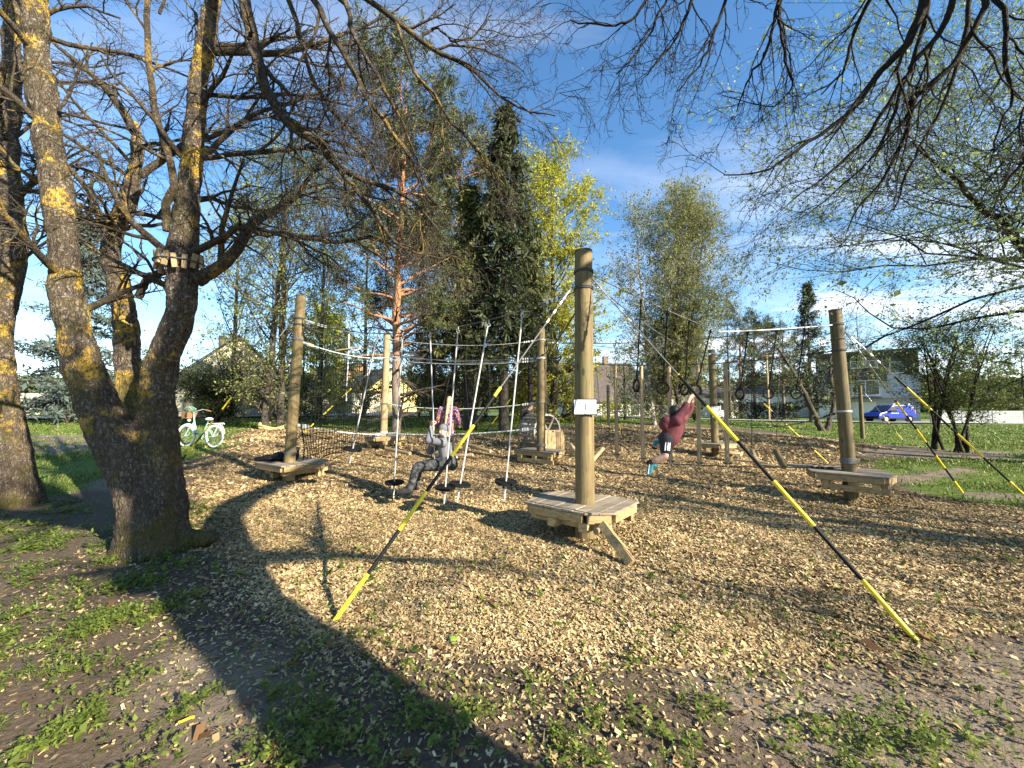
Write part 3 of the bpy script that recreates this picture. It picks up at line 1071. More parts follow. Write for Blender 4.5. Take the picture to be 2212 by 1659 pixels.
LIMBS = [
    pix([(290, 285, 5.2, 26), (262, 235, 5.3, 22), (232, 195, 5.3, 19), (185, 150, 5.4, 15), (125, 100, 5.4, 12), (60, 30, 5.5, 8), (0, -40, 5.5, 4)]),
    pix([(222, 490, 5.1, 22), (200, 430, 5.2, 18), (165, 380, 5.2, 15), (120, 350, 5.3, 12), (40, 330, 5.4, 7)]),
    pix([(303, 380, 5.2, 20), (350, 345, 5.3, 19), (400, 315, 5.3, 16), (470, 290, 5.4, 11), (560, 240, 5.5, 6)]),
    pix([(362, 500, 4.5, 24), (360, 440, 4.45, 22), (376, 400, 4.4, 20), (366, 340, 4.4, 19), (350, 290, 4.4, 18), (336, 240, 4.4, 18), (326, 170, 4.4, 17), (317, 90, 4.4, 16), (318, 0, 4.4, 15), (325, -120, 4.4, 11), (340, -300, 4.4, 5)]),
    pix([(425, 605, 4.5, 42), (452, 590, 4.5, 34), (490, 565, 4.5, 30), (520, 525, 4.5, 27), (545, 485, 4.5, 25), (582, 460, 4.6, 18), (632, 432, 4.7, 14), (667, 385, 4.8, 10), (700, 340, 4.9, 5)]),
    pix([(540, 495, 4.5, 20), (570, 505, 4.5, 16), (605, 505, 4.6, 14), (670, 515, 4.8, 12), (735, 523, 5.0, 9), (810, 512, 5.2, 7), (860, 540, 5.3, 4)]),
    pix([(440, 112, 4.55, 22), (520, 112, 4.6, 19), (600, 115, 4.7, 15), (680, 95, 4.8, 11), (780, 60, 5.0, 7), (860, 20, 5.0, 4)]),
    pix([(440, 340, 4.55, 16), (480, 300, 4.6, 14), (545, 250, 4.7, 11), (620, 225, 4.8, 8), (730, 185, 5, 4)]),
    pix([(440, 342, 4.5, 14), (520, 332, 4.5, 13), (600, 325, 4.6, 12), (690, 320, 4.7, 8), (790, 340, 4.8, 5)]),
    pix([(452, 205, 4.5, 12), (530, 210, 4.6, 10), (640, 205, 4.7, 7), (760, 230, 4.9, 4)]),
    pix([(345, 30, 4.4, 8), (360, -10, 4.4, 7), (400, -90, 4.4, 4)]),
    pix([(300, 640, 5.1, 22), (318, 605, 5.0, 20), (345, 590, 4.8, 18), (372, 585, 4.6, 14)]),
    pix([(128, 240, 4.4, 10), (155, 190, 4.4, 9), (180, 130, 4.3, 6), (200, 92, 4.3, 4)]),
]
for i, L in enumerate(LIMBS):
    p, r = polyline(L, 22, .004)
    V, F = tubes(p, r, 12)
    mk('limb', V, F, M['bark_limb'], bt, smooth=True)
# boughs that arch over from above the frame (same tree, its far-reaching lower boughs)
BOUGHS = [
    pix([(455, 20, 4.5, 26), (490, -120, 4.2, 30), (520, -40, 3.9, 32), (540, 60, 3.8, 31), (562, 160, 3.8, 29), (600, 235, 3.8, 25), (640, 280, 3.85, 22), (700, 320, 3.9, 18), (745, 370, 4.0, 14), (800, 395, 4.1, 11), (880, 425, 4.2, 8), (950, 500, 4.3, 4)]),
    pix([(480, -150, 4.4, 16), (600, -80, 4.1, 18), (680, 0, 4.0, 16), (707, 55, 4.0, 14), (755, 135, 4.0, 13), (782, 190, 4.0, 11), (822, 250, 4.1, 10), (850, 290, 4.1, 9), (885, 335, 4.2, 8), (910, 400, 4.3, 6), (960, 470, 4.4, 3)]),
    pix([(640, -60, 4.1, 14), (740, 0, 4.0, 13), (758, 55, 4.0, 11), (785, 115, 4.0, 9), (820, 170, 4.1, 8), (850, 230, 4.1, 7), (880, 290, 4.2, 5), (905, 360, 4.2, 3)]),
    pix([(700, -70, 4.2, 15), (800, 5, 4.1, 13), (855, 45, 4.1, 12), (905, 85, 4.1, 11), (955, 118, 4.1, 10), (1005, 140, 4.1, 8), (1055, 185, 4.15, 6), (1090, 215, 4.2, 5), (1145, 240, 4.2, 4), (1200, 250, 4.25, 2.5)]),
    pix([(855, 45, 4.1, 8), (870, 90, 4.1, 8), (895, 155, 4.15, 7), (935, 200, 4.2, 7), (968, 255, 4.2, 6), (1010, 300, 4.3, 5), (1050, 350, 4.35, 4), (1090, 400, 4.4, 2.5)]),
    pix([(560, -100, 4.3, 14), (620, -10, 4.3, 13), (662, 130, 4.3, 11), (690, 200, 4.3, 9), (735, 260, 4.4, 8), (790, 330, 4.5, 6), (830, 420, 4.6, 4), (840, 500, 4.7, 3)]),
    pix([(690, 320, 3.9, 12), (760, 400, 4.0, 11), (815, 470, 4.1, 9), (850, 520, 4.2, 7), (900, 545, 4.3, 5), (960, 560, 4.4, 3)]),
    pix([(905, 85, 4.1, 6), (940, 60, 4.1, 5), (985, 90, 4.1, 5), (1030, 70, 4.2, 4), (1060, 30, 4.2, 2.5)]),
    pix([(600, 235, 3.8, 12), (625, 275, 3.75, 9), (632, 320, 3.7, 7), (668, 360, 3.7, 6), (690, 430, 3.7, 4)]),
]
rng = np.random.default_rng(21)
for L in BOUGHS:
    p, r = polyline(L, 26, .006)
    V, F = tubes(p, r, 10)
    mk('bough', V, F, M['bark_limb'], bt, smooth=True)
mains = [polyline(L, 16, .006) for L in LIMBS[:10] + BOUGHS]
mp, mr = np.concatenate([a[0] for a in mains]), np.concatenate([a[1] for a in mains])
st = [polyline(S[5:], 16) for S in (S1, S3)] + [polyline(S2[5:], 16)]
sp_, sr_ = np.concatenate([a[0] for a in st]), np.concatenate([a[1] for a in st])
k1, q1 = grow(rng, sp_, sr_, 11, .12, .98, lambda t: 1.3 + 1.2 * t, 1.15, -.02, .14, 8, .32, .008)
k1b, q1b = grow(rng, mp, mr, 7, .18, 1.0, lambda t: 1.15 - .5 * t, .62, -.03, .16, 7, .6, .006, tip=.3)
l1p, l1r = [k1, k1b], [q1, q1b]
a1, b1 = grow(rng, k1, q1, 7, .2, 1, lambda t: .85 - .3 * t, .75, -.04, .2, 6, .6, .0045)
a1b, b1b = grow(rng, k1b, q1b, 6, .15, 1, lambda t: .62 - .2 * t, .65, -.05, .2, 6, .6, .0042)
A, Bq = np.concatenate([a1, a1b]), np.concatenate([b1, b1b])
a2, b2 = grow(rng, A, Bq, 6, .15, 1, .27, .7, -.02, .28, 4, .7, .0026)
a3, b3 = grow(rng, a2[::2], b2[::2], 3, .3, 1, .10, .75, -.15, .3, 3, .8, .0022, tip=.8)
tubes_obj('branches', [(k1, q1, 6), (k1b, q1b, 6), (A, Bq, 4)], M['bark_limb'], bt)
tubes_obj('twigs', [(a2, b2, 3), (a3, b3, 3)], M['bark_grey'], bt)
V, F, c = leaves(rng, a2[1::2], 1, .026, .006, (.16, .17, .06), (.36, .36, .20), .8, .8, .3)
mk('buds', V, F, M['leaf'], bt, col=c)['kind'] = 'stuff'

# the wooden slat collar strapped round the stem
gp = P(393, 572, 4.55)
tg = thing('trunk_collar', gp, 'wooden slats strapped round a stem as a bark guard', 'bark guard')
for i in range(9):
    a = -PI * .98 + i * PI * .98 / 8
    d = Vector((math.cos(a), math.sin(a), 0))
    c = Vector(gp) + d * .235 + Vector((0, 0, .03 * math.cos(3 * a)))
    tl = .55 * math.sin(i * 2.1)
    MB().bar(c + Vector((.03 * tl, 0, .085)), c - Vector((.03 * tl, 0, .085)), .05, .035, d).build('slat', M['post_new'], tg, bevel=.004)
MB().ring(gp, (0, 0, 1), .262, .009, 32).build('cable_loop', M['cable_dark'], tg, smooth=True)

# ------------------------------------------------------------ lichen-covered trunk at the frame's edge
b0 = at(38, 6.2)
et = thing('lichen_tree', b0, 'tall tree with one thick lichen-covered trunk swelling at its foot', 'tree')
S0 = pix([(38, 1140, 6.2, 150), (32, 1060, 6.2, 128), (16, 940, 6.2, 92), (2, 820, 6.2, 76), (0, 700, 6.2, 68), (14, 600, 6.2, 86), (24, 520, 6.2, 84), (18, 400, 6.2, 62), (16, 300, 6.2, 58), (25, 190, 6.2, 56), (24, 80, 6.2, 44), (26, -30, 6.2, 38), (20, -300, 6.2, 28), (0, -700, 6.2, 12)])
trunk_mesh('trunk', [(S0, 60)], M['bark_big'], et, .018, .013)
L0 = [pix([(40, 430, 6.2, 12), (70, 400, 6.1, 10), (120, 370, 6.0, 8), (180, 340, 6.0, 5)]), pix([(45, 560, 6.2, 12), (80, 540, 6.1, 10), (130, 500, 6.0, 7), (200, 470, 6, 4)]),
      pix([(40, 60, 6.2, 14), (100, 30, 6.3, 11), (180, 15, 6.4, 9), (260, 40, 6.5, 6)]), pix([(30, 300, 6.2, 12), (100, 250, 6.3, 9), (170, 270, 6.4, 6), (230, 300, 6.5, 4)])]
mains = [polyline(L, 12, .01) for L in L0]
mp, mr = np.concatenate([a[0] for a in mains]), np.concatenate([a[1] for a in mains])
s_, r_ = polyline(S0[6:], 16)
k1, q1 = grow(rng, s_, r_, 22, .05, .98, lambda t: 1.8 + .8 * t, 1.2, -.01, .14, 8, .3, .008)
k1, q1 = np.concatenate([k1, resample_b := np.stack([resample(x, 8) for x in mp])]), np.concatenate([q1, np.stack([np.interp(np.linspace(0, 1, 8), np.linspace(0, 1, 12), x) for x in mr])])
A, Bq = grow(rng, k1, q1, 9, .15, 1, lambda t: .9 - .3 * t, .75, -.03, .2, 6, .6, .0045)
a2, b2 = grow(rng, A, Bq, 7, .15, 1, .32, .7, -.02, .28, 4, .7, .0028)
tubes_obj('branches', [(k1, q1, 6), (A, Bq, 4)], M['bark_limb'], et)
tubes_obj('twigs', [(a2, b2, 3)], M['bark_grey'], et)

# ------------------------------------------------------------ bare tree whose boughs hang into the sky (trunk stands beside the camera)
TB = np.array([4.1, -1.6, gs1(4.1, -1.6)])
ht = thing('overhanging_tree', TB, 'dark bare-twigged tree whose boughs droop into the open sky', 'tree')
tr_ = [(TB[0], TB[1], TB[2] - .15, .52), (TB[0], TB[1], TB[2] + .3, .42), (TB[0], TB[1], 2, .36), (4.0, -1.5, 3.6, .34), (3.6, -1.2, 5.2, .28), (3.4, -.8, 7.5, .18), (3.5, -.4, 10, .06)]
trunk_mesh('trunk', [(tr_, 40), ([(3.9, -1.4, 3.4, .25), (3.0, -.6, 4.6, .20), (2.6, .4, 5.6, .14), (2.2, 1.5, 6.2, .09)], 24), ([(4.0, -1.4, 3.5, .24), (4.3, -.6, 4.9, .19), (5.2, .8, 5.7, .13), (5.6, 2.0, 6.0, .09)], 24)], M['bark_big'], ht, .03, .013)
ends1, ends2 = (2.2, 1.5, 6.2), (5.6, 2.0, 6.0)


def hang(start, r0, pts):
    q = [(*start, r0)] + pix(pts)
    return q


HB = [
    hang(ends2, .075, [(1560, -160, 3.4, 30), (1510, -30, 3.6, 26), (1475, 60, 3.7, 20), (1440, 120, 3.75, 17), (1388, 200, 3.8, 14), (1338, 280, 3.85, 12)]) if False else
    hang((4.0, 1.2, 5.6), .07, [(2040, -160, 2.9, 32), (2010, -40, 3.1, 29), (1978, 65, 3.2, 26), (1945, 110, 3.3, 22), (1888, 170, 3.4, 17), (1830, 245, 3.5, 14), (1770, 290, 3.6, 11), (1705, 335, 3.7, 8), (1640, 375, 3.8, 5), (1565, 378, 3.85, 3)]),
    hang((4.2, 1.4, 5.6), .06, [(2120, -120, 2.9, 24), (2060, 0, 3.1, 20), (2030, 70, 3.2, 18), (1975, 135, 3.3, 15), (1960, 165, 3.35, 14), (1900, 250, 3.5, 12), (1870, 300, 3.6, 10), (1840, 330, 3.7, 8), (1770, 390, 3.8, 5), (1700, 440, 3.9, 3)]),
    hang((4.4, 1.6, 5.6), .06, [(2180, -100, 3.0, 24), (2128, 20, 3.1, 20), (2065, 130, 3.25, 18), (1988, 198, 3.4, 20), (1966, 240, 3.5, 15), (1950, 300, 3.6, 11), (1905, 390, 3.8, 8), (1860, 440, 3.9, 5), (1830, 500, 4.0, 3)]),
    hang((5.0, 1.8, 5.7), .05, [(2190, -80, 3.2, 20), (2172, 33, 3.3, 16), (2174, 145, 3.4, 12), (2188, 215, 3.5, 9), (2150, 290, 3.6, 6), (2140, 360, 3.7, 4)]),
    hang((5.4, 2.0, 5.9), .06, [(2290, -60, 3.2, 30), (2282, 20, 3.2, 27), (2262, 160, 3.3, 20), (2225, 300, 3.4, 15), (2222, 325, 3.4, 13), (2170, 400, 3.5, 8), (2140, 420, 3.6, 4)]),
    hang((2.6, 1.2, 6.0), .045, [(1720, -160, 3.3, 14), (1690, -40, 3.5, 11), (1682, 0, 3.6, 10), (1668, 70, 3.7, 8), (1645, 130, 3.8, 7), (1615, 175, 3.9, 5), (1588, 245, 4.0, 3)]),
    hang((2.7, 1.3, 6.0), .04, [(1740, -120, 3.4, 12), (1688, 10, 3.6, 9), (1690, 80, 3.7, 7), (1702, 150, 3.8, 6), (1712, 190, 3.9, 5), (1660, 230, 4.0, 3), (1560, 205, 4.1, 2)]),
    hang((2.3, 1.6, 6.1), .04, [(1620, -140, 3.4, 12), (1570, -10, 3.6, 9), (1548, 60, 3.7, 7), (1515, 130, 3.8, 5), (1465, 195, 3.9, 3)]),
    hang((2.2, 1.6, 6.1), .04, [(1560, -140, 3.4, 12), (1500, -20, 3.6, 9), (1480, 40, 3.7, 7), (1450, 100, 3.8, 5), (1400, 160, 3.9, 3)]),
    hang((2.1, 1.6, 6.2), .035, [(1450, -120, 3.6, 9), (1395, 0, 3.8, 7), (1340, 55, 3.9, 5), (1230, 45, 4.1, 3)]),
    hang((2.1, 1.6, 6.2), .035, [(1480, -120, 3.6, 8), (1430, 20, 3.8, 6), (1380, 110, 3.9, 4), (1330, 160, 4.0, 3)]),
    hang((3.6, 1.3, 5.7), .05, [(1960, -120, 3.0, 16), (1890, -20, 3.3, 13), (1850, 60, 3.5, 10), (1820, 150, 3.6, 7), (1775, 200, 3.7, 4)]),
    hang((4.0, 1.5, 5.8), .05, [(2050, -140, 3.2, 18), (2000, 40, 3.5, 14), (1940, 220, 3.8, 10), (1890, 330, 4.0, 7), (1800, 420, 4.2, 4), (1730, 470, 4.3, 3)]),
    hang((4.6, 1.7, 5.8), .05, [(2150, -140, 3.3, 18), (2090, 60, 3.6, 14), (2040, 220, 3.8, 10), (1980, 330, 4.0, 7), (1930, 450, 4.2, 4)]),
]
for L in HB:
    p, r = polyline(L, 24, .008)
    V, F = tubes(p, r, 8)
    mk('bough', V, F, M['bark_dark'], ht, smooth=True)
mains = [polyline(L, 16, .008) for L in HB]
mp, mr = np.concatenate([a[0] for a in mains]), np.concatenate([a[1] for a in mains])
k1, q1 = grow(rng, mp, mr, 8, .25, 1, lambda t: .95 - .35 * t, .52, -.05, .16, 8, .5, .0042, tip=.35, angsd=.2)
A, Bq = grow(rng, k1, q1, 5, .12, 1, lambda t: .40 - .12 * t, .7, -.06, .24, 6, .6, .0030, tip=.5)
a2, b2 = grow(rng, A, Bq, 4, .2, 1, .11, .8, -.10, .34, 4, .75, .0022, tip=.8)
tubes_obj('branches', [(k1, q1, 5), (A, Bq, 4)], M['bark_dark'], ht)
tubes_obj('twigs', [(a2, b2, 3)], M['bark_dark'], ht)
V, F, c = leaves(rng, a2[::2], 1, .022, .004, (.10, .09, .04), (.20, .20, .08), .85, 1.0, .3)
mk('buds', V, F, M['leaf'], ht, col=c)['kind'] = 'stuff'
# its crown above, which shades the ground in front
cs = [polyline(tr_[3:], 12), polyline([(3.3, -1.2, 5.0, .2), (4.6, -2.6, 6.5, .14), (6.5, -3.8, 7.6, .06)], 12), polyline([(3.3, -1.2, 5.0, .2), (1.5, -2.6, 6.8, .14), (.2, -3.5, 8, .05)], 12),
      polyline([(3.3, -1.4, 3.9, .2), (5.2, -2.2, 4.8, .14), (7.4, -2.6, 5.2, .07), (9, -2.8, 5.2, .03)], 12)]
cp_, cr_ = np.concatenate([a[0] for a in cs]), np.concatenate([a[1] for a in cs])
tubes_obj('upper_limbs', [(cp_, cr_, 8)], M['bark_dark'], ht)
k1, q1 = grow(rng, cp_, cr_, 14, .2, 1, 1.7, .9, .02, .15, 7, .45, .009)
A, Bq = grow(rng, k1, q1, 8, .15, 1, .75, .7, -.02, .2, 5, .6, .006)
a2, b2 = grow(rng, A, Bq, 5, .2, 1, .3, .7, -.02, .3, 3, .7, .004)
tubes_obj('upper_branches', [(k1, q1, 5), (A, Bq, 4), (a2, b2, 3)], M['bark_dark'], ht)


# ------------------------------------------------------------ generic trees
def broadleaf(name, pos, h, r0, label, group=None, lean=(0, 0), crown_r=.28, clear=.25, n1=26, n2=9, n3=5, leaf=.09, per=5, c0=(.05, .09, .015), c1=(.14, .2, .04),
              bk='bark_grey', seed=0, wb=.10, r1=.36, up=.05, droop=0.0, ang=.85, k2=.45, k3=.2, shape='round', stems=None, spread=.05, twig_up=0.0, cat='tree', leafm='leaf', rt=.004):
    rng = np.random.default_rng(seed)
    pos = np.asarray(pos, float)
    root = thing(name, pos, label, cat, group)
    sl = stems or [[(0, 0, -.1, r0 * 1.25), (0, 0, .25, r0), (lean[0] * .3, lean[1] * .3, h * .3, r0 * .82), (lean[0] * .65, lean[1] * .65, h * .65, r0 * .5), (lean[0], lean[1], h, r0 * .06)]]
    ms = [polyline([(pos[0] + x, pos[1] + y, pos[2] + z, r) for x, y, z, r in s], 20, r0 * .12, rng) for s in sl]
    mp, mr = np.concatenate([a[0] for a in ms]), np.concatenate([a[1] for a in ms])
    V, F = tubes(mp, mr, 10)
    mk('trunk', V, F, M[bk], root, smooth=True)
    R = crown_r * h
    if shape == 'round':
        ln = lambda t: R * (.35 + .9 * np.sin(np.clip((t - clear) / (1 - clear), 0, 1) * PI * .9 + .25))
    elif shape == 'col':
        ln = lambda t: R * (.65 + .5 * np.sin(np.clip((t - clear) / (1 - clear), 0, 1) * PI)) * np.where(t > .9, .6, 1)
    else:
        ln = lambda t: R * (1.15 - .9 * t)
    k1, q1 = grow(rng, mp, mr, n1, clear, .99, ln, ang, up, wb, 8, r1, .006, tip=.2)
    A, Bq = grow(rng, k1, q1, n2, .2, 1, R * k2, .7, twig_up - droop * .12, .16, 6, .55, rt * 1.4)
    a2, b2 = grow(rng, A, Bq, n3, .2, 1, R * k3, .7, twig_up - droop * .35, .2, 5, .6, rt, tip=.6)
    tubes_obj('branches', [(k1, q1, 5), (A, Bq, 4), (a2, b2, 3)], M[bk if bk != 'bark_pine' else 'bark_grey'], root)
    if per:
        V, F, c = leaves(rng, a2, per, leaf, spread, c0, c1, .1, .3 + droop)
        mk('crown', V, F, M[leafm], root, col=c)['kind'] = 'stuff'
    return root


def conifer(name, pos, h, r, label, group=None, clear=.05, n=70, seed=0, c0=(.018, .03, .014), c1=(.06, .085, .035), dens=1.0, droop=.18, spray=.34, r0=None, bk='bark_grey', start=.0, bare=0, top=1.0):
    rng = np.random.default_rng(seed)
    pos = np.asarray(pos, float)
    root = thing(name, pos, label, 'tree', group)
    r0 = r0 or h * .014
    mp, mr = polyline([(*pos - np.array([0, 0, .1]), r0 * 1.2), (pos[0], pos[1], pos[2] + h * .3, r0 * .85), (pos[0] + .1, pos[1], pos[2] + h * .7, r0 * .42), (pos[0] + .1, pos[1], pos[2] + h, .015)], 20, .01, rng)
    V, F = tubes(mp, mr, 10)
    mk('trunk', V, F, M[bk], root, smooth=True)
    ln = lambda t: r * np.clip(1.02 - t * top, .06, 1) ** .85
    k1, q1 = grow(rng, mp, mr, n, clear, .995, ln, 1.45, -droop * .3, .05, 8, .3, .006, angsd=.12)
    k1[:, :, 2] -= np.linspace(0, 1, 8)[None] ** 1.5 * (np.linalg.norm(k1[:, -1] - k1[:, 0], axis=1) * droop)[:, None]
    k1[:, -2:, 2] += .05
    A, Bq = grow(rng, k1, q1, 9, .15, 1, lambda t: spray * (1.5 - .8 * t), .85, -droop * .9, .08, 4, .5, .004)
    sets = [(k1, q1, 5), (A, Bq, 3)]
    if bare:
        d1, e1 = grow(rng, mp, mr, bare, .12, clear + .1, r * .55, 1.45, -.05, .12, 6, .25, .007)
        d2, e2 = grow(rng, d1, e1, 6, .25, 1, r * .22, .8, -.05, .2, 4, .6, .004)
        sets += [(d1, e1, 4), (d2, e2, 3)]
    tubes_obj('branches', sets, M['bark_dark'], root)
    V, F, c = leaves(rng, A, int(7 * dens), spray * .55, .03, c0, c1, .0, 1.0 if droop > .15 else .25, .24)
    V2, F2, cc2 = leaves(rng, k1, int(16 * dens), spray * .6, .05, c0, c1, .2, .5, .24)
    V, F, c = merge_leaf([(V, F, c), (V2, F2, cc2)])
    mk('crown', V, F, M['needle'], root, col=c)['kind'] = 'stuff'
    return root


def pine(name, pos, h, r0, label, crown0=.55, R=2.6, seed=0, group=None, nl=30, c0=(.022, .034, .014), c1=(.085, .10, .035), bare=14, per=12, sp=.3):
    """scots pine: long bare orange trunk, irregular clumped crown"""
    rng = np.random.default_rng(seed)
    pos = np.asarray(pos, float)
    root = thing(name, pos, label, 'tree', group)
    mp, mr = polyline([(*pos - np.array([0, 0, .1]), r0 * 1.35), (pos[0], pos[1], pos[2] + .5, r0), (pos[0] - .1, pos[1], pos[2] + h * .35, r0 * .8), (pos[0] + .1, pos[1], pos[2] + h * .7, r0 * .5), (pos[0] + .2, pos[1], pos[2] + h, .03)], 24, .02, rng)
    V, F = tubes(mp, mr, 12)
    mk('trunk', V, F, M['bark_pine'], root, smooth=True)
    k1, q1 = grow(rng, mp, mr, nl, crown0, .99, lambda t: R * (.55 + .75 * np.sin((t - crown0) / (1 - crown0) * PI * .85 + .3)), 1.15, .02, .14, 8, .45, .012)
    d1, e1 = grow(rng, mp, mr, bare, .24, crown0 + .1, R * .75, 1.3, -.03, .16, 7, .35, .010)
    d2, e2 = grow(rng, d1, e1, 7, .2, 1, R * .25, .8, -.04, .22, 5, .6, .005)
    A, Bq = grow(rng, k1, q1, 8, .3, 1, R * .3, .75, .03, .16, 5, .5, .006)
    a2, b2 = grow(rng, A, Bq, 4, .35, 1, R * .13, .7, .06, .15, 4, .6, .004)
    V, F = tubes(k1, q1, 6)
    mk('limbs', V, F, M['bark_pine'], root, smooth=True)['kind'] = 'stuff'
    tubes_obj('branches', [(d1, e1, 5), (d2, e2, 3), (A, Bq, 4), (a2, b2, 3)], M['bark_grey'], root)
    V, F, c = leaves(rng, a2, per, sp * .55, .07, c0, c1, .1, -.2, .16)
    mk('crown', V, F, M['needle'], root, col=c)['kind'] = 'stuff'
    return root


def bush(name, pos, h, w, label, group=None, seed=0, c0=(.03, .05, .012), c1=(.10, .13, .03), leaf=.08, nst=9, per=6, blossom=0.0, cat='shrub', n2=9, n3=6):
    rng = np.random.default_rng(seed)
    pos = np.asarray(pos, float)
    root = thing(name, pos, label, cat, group)
    ms = []
    for i in range(nst):
        a, e = rng.uniform(0, 2 * PI), rng.uniform(.15, 1) * w * .5
        ms.append(polyline([(*pos - np.array([0, 0, .05]), .03), (pos[0] + math.cos(a) * e * .35, pos[1] + math.sin(a) * e * .35, pos[2] + h * .45, .022), (pos[0] + math.cos(a) * e, pos[1] + math.sin(a) * e, pos[2] + h * rng.uniform(.65, .98), .006)], 10, .03, rng))
    mp, mr = np.concatenate([a[0] for a in ms]), np.concatenate([a[1] for a in ms])
    k1, q1 = grow(rng, mp, mr, n2, .15, 1, h * .28, .9, .02, .15, 6, .6, .006)
    A, Bq = grow(rng, k1, q1, n3, .1, 1, h * .16, .8, 0, .2, 4, .6, .004)
    tubes_obj('stems', [(mp, mr, 5), (k1, q1, 4), (A, Bq, 3)], M['bark_dark'], root)
    V, F, c = leaves(rng, A, per, leaf, h * .03, c0, c1, .0, .3)
    if blossom:
        w_ = rng.random(len(c) // 4) < blossom
        c[np.repeat(w_, 4)] = (.62, .60, .52)
    mk('leaves', V, F, M['leaf'], root, col=c)['kind'] = 'stuff'
    return root


# ------------------------------------------------------------ trees behind the play area
conifer('blue_spruce', at(150, 24), 13.5, 3.8, 'broad blue-grey spruce standing in front of the board fence', seed=1, n=130, clear=.07, c0=(.035, .05, .042), c1=(.13, .165, .14), droop=.12, spray=.55, dens=1.3)
for i, (px, Yd, h, lb) in enumerate([(574, 19, 13.6, 'slim young-leaved tree tied by a rope, the nearer-to-the-shrub one of two'), (607, 19.2, 14.2, 'slim young-leaved tree tied by a rope, the one beside the net post')]):
    broadleaf('aspen', at(px, Yd), h, .17, lb, 'pair of roped slim trees', lean=(.5 - i * .9, .3), crown_r=.24, clear=.25, n1=40, n2=9, n3=6, leaf=.095, per=5, c0=(.11, .14, .035), c1=(.32, .36, .10), seed=30 + i, up=.10)
for i, (px, Yd, h, lb) in enumerate([(500, 27, 16.0, 'sparse spring-leaved tree behind the wide dark shrub'), (690, 26, 16.5, 'sparse spring-leaved tree over the net'), (785, 29, 15.5, 'loose olive-leaved tree beyond the yellow house drive'), (935, 27, 15.0, 'loose green tree filling the gap between the pines'), (1135, 27, 12.5, 'loose green tree between the dark spruce and the maple')]):
    broadleaf('spring_tree', at(px, Yd), h, .16, lb, 'spring-leaved trees along the street', crown_r=.24, clear=.16, n1=40, n2=9, n3=6, leaf=.13, per=4, c0=(.11, .13, .035), c1=(.33, .35, .10), seed=330 + i, up=.08)
pine('scots_pine', at(857, 17), 16.5, .20, 'tall pine with an orange upper trunk beside the lighter play post', crown0=.40, R=3.0, seed=4, nl=75, bare=26, per=24, sp=.36, c0=(.03, .042, .016), c1=(.11, .125, .045))
pine('scots_pine', at(985, 21), 16.0, .17, 'olive-green pine between the orange pine and the dark spruce', crown0=.30, R=3.0, seed=5, nl=75, bare=22, c0=(.06, .065, .02), c1=(.18, .18, .06), per=24, sp=.38)
conifer('spruce', at(1088, 17.3), 15.4, 3.0, 'dark drooping spruce with a pointed top', seed=6, n=150, clear=.30, droop=.38, spray=.50, dens=1.7, r0=.20, bare=24, c0=(.02, .03, .012), c1=(.075, .09, .03))
conifer('spruce', at(1010, 18.2), 12.0, 2.9, 'shorter olive spruce with crowded bare lower twigs', seed=7, n=110, clear=.38, droop=.34, spray=.48, r0=.17, bare=34, c0=(.05, .06, .018), c1=(.16, .165, .05), dens=1.5)
conifer('spruce', at(1146, 21), 11.0, 2.6, 'thin dull spruce standing behind the post with the drum', seed=8, n=80, clear=.36, droop=.30, spray=.5, r0=.16, bare=20, c0=(.04, .05, .016), c1=(.14, .15, .045), dens=1.4)
p0 = at(1022, 17.8)
broadleaf('crooked_tree', p0, 8.5, .13, 'crooked dark tree with a forked lower trunk', lean=(.6, .2), crown_r=.22, clear=.3, leaf=.09, per=2, c0=(.05, .07, .02), c1=(.15, .18, .05), seed=9, stems=[[(0, 0, -.1, .16), (.05, 0, .9, .13), (-.15, 0, 2.2, .11), (-.1, .1, 4.5, .08), (.2, .1, 8.5, .01)], [(.05, 0, .8, .11), (.38, 0, 1.5, .09), (.42, 0, 2.5, .07), (.3, 0, 5.5, .02)]])
broadleaf('maple', at(1196, 24), 16.3, .22, 'bright yellow-green maple in fresh leaf', crown_r=.20, clear=.17, n1=64, n2=11, n3=6, leaf=.12, per=13, c0=(.22, .24, .025), c1=(.52, .50, .07), seed=10, up=.06, ang=.95, bk='bark_grey', shape='col')
b8 = at(1412, 25)
broadleaf('birch', b8, 14.3, .17, 'white-trunked birch with thin bluish-green leaves, leaning from the rest', lean=(-1.0, 0), crown_r=.19, clear=.25, n1=50, n2=9, n3=7, leaf=.095, per=4, c0=(.07, .11, .045), c1=(.20, .26, .11), bk='bark_birch', seed=11, droop=.6, group='birches beyond the hanging poles', shape='col', up=.1)
broadleaf('birch', at(1447, 25.3), 15.6, .16, 'white-trunked birch with a full yellowish hanging crown', lean=(.9, 0), crown_r=.19, clear=.22, n1=64, n2=10, n3=8, leaf=.095, per=6, c0=(.11, .125, .035), c1=(.30, .31, .10), bk='bark_birch', seed=12, droop=.8, group='birches beyond the hanging poles', shape='col', up=.14)
broadleaf('birch', at(1475, 24.2), 15.0, .15, 'dark-trunked forked birch behind the swinging child', lean=(1.5, .3), crown_r=.19, clear=.25, n1=56, n2=10, n3=8, leaf=.09, per=6, c0=(.11, .125, .035), c1=(.29, .30, .09), bk='bark_grey', seed=13, droop=.8, group='birches beyond the hanging poles', shape='col', up=.14,
          stems=[[(0, 0, -.1, .2), (-.35, 0, 2.2, .15), (-.3, 0, 6, .11), (.5, 0, 15, .01)], [(-.3, 0, 2, .13), (.5, .2, 5, .10), (2.0, .3, 13.5, .01)]])
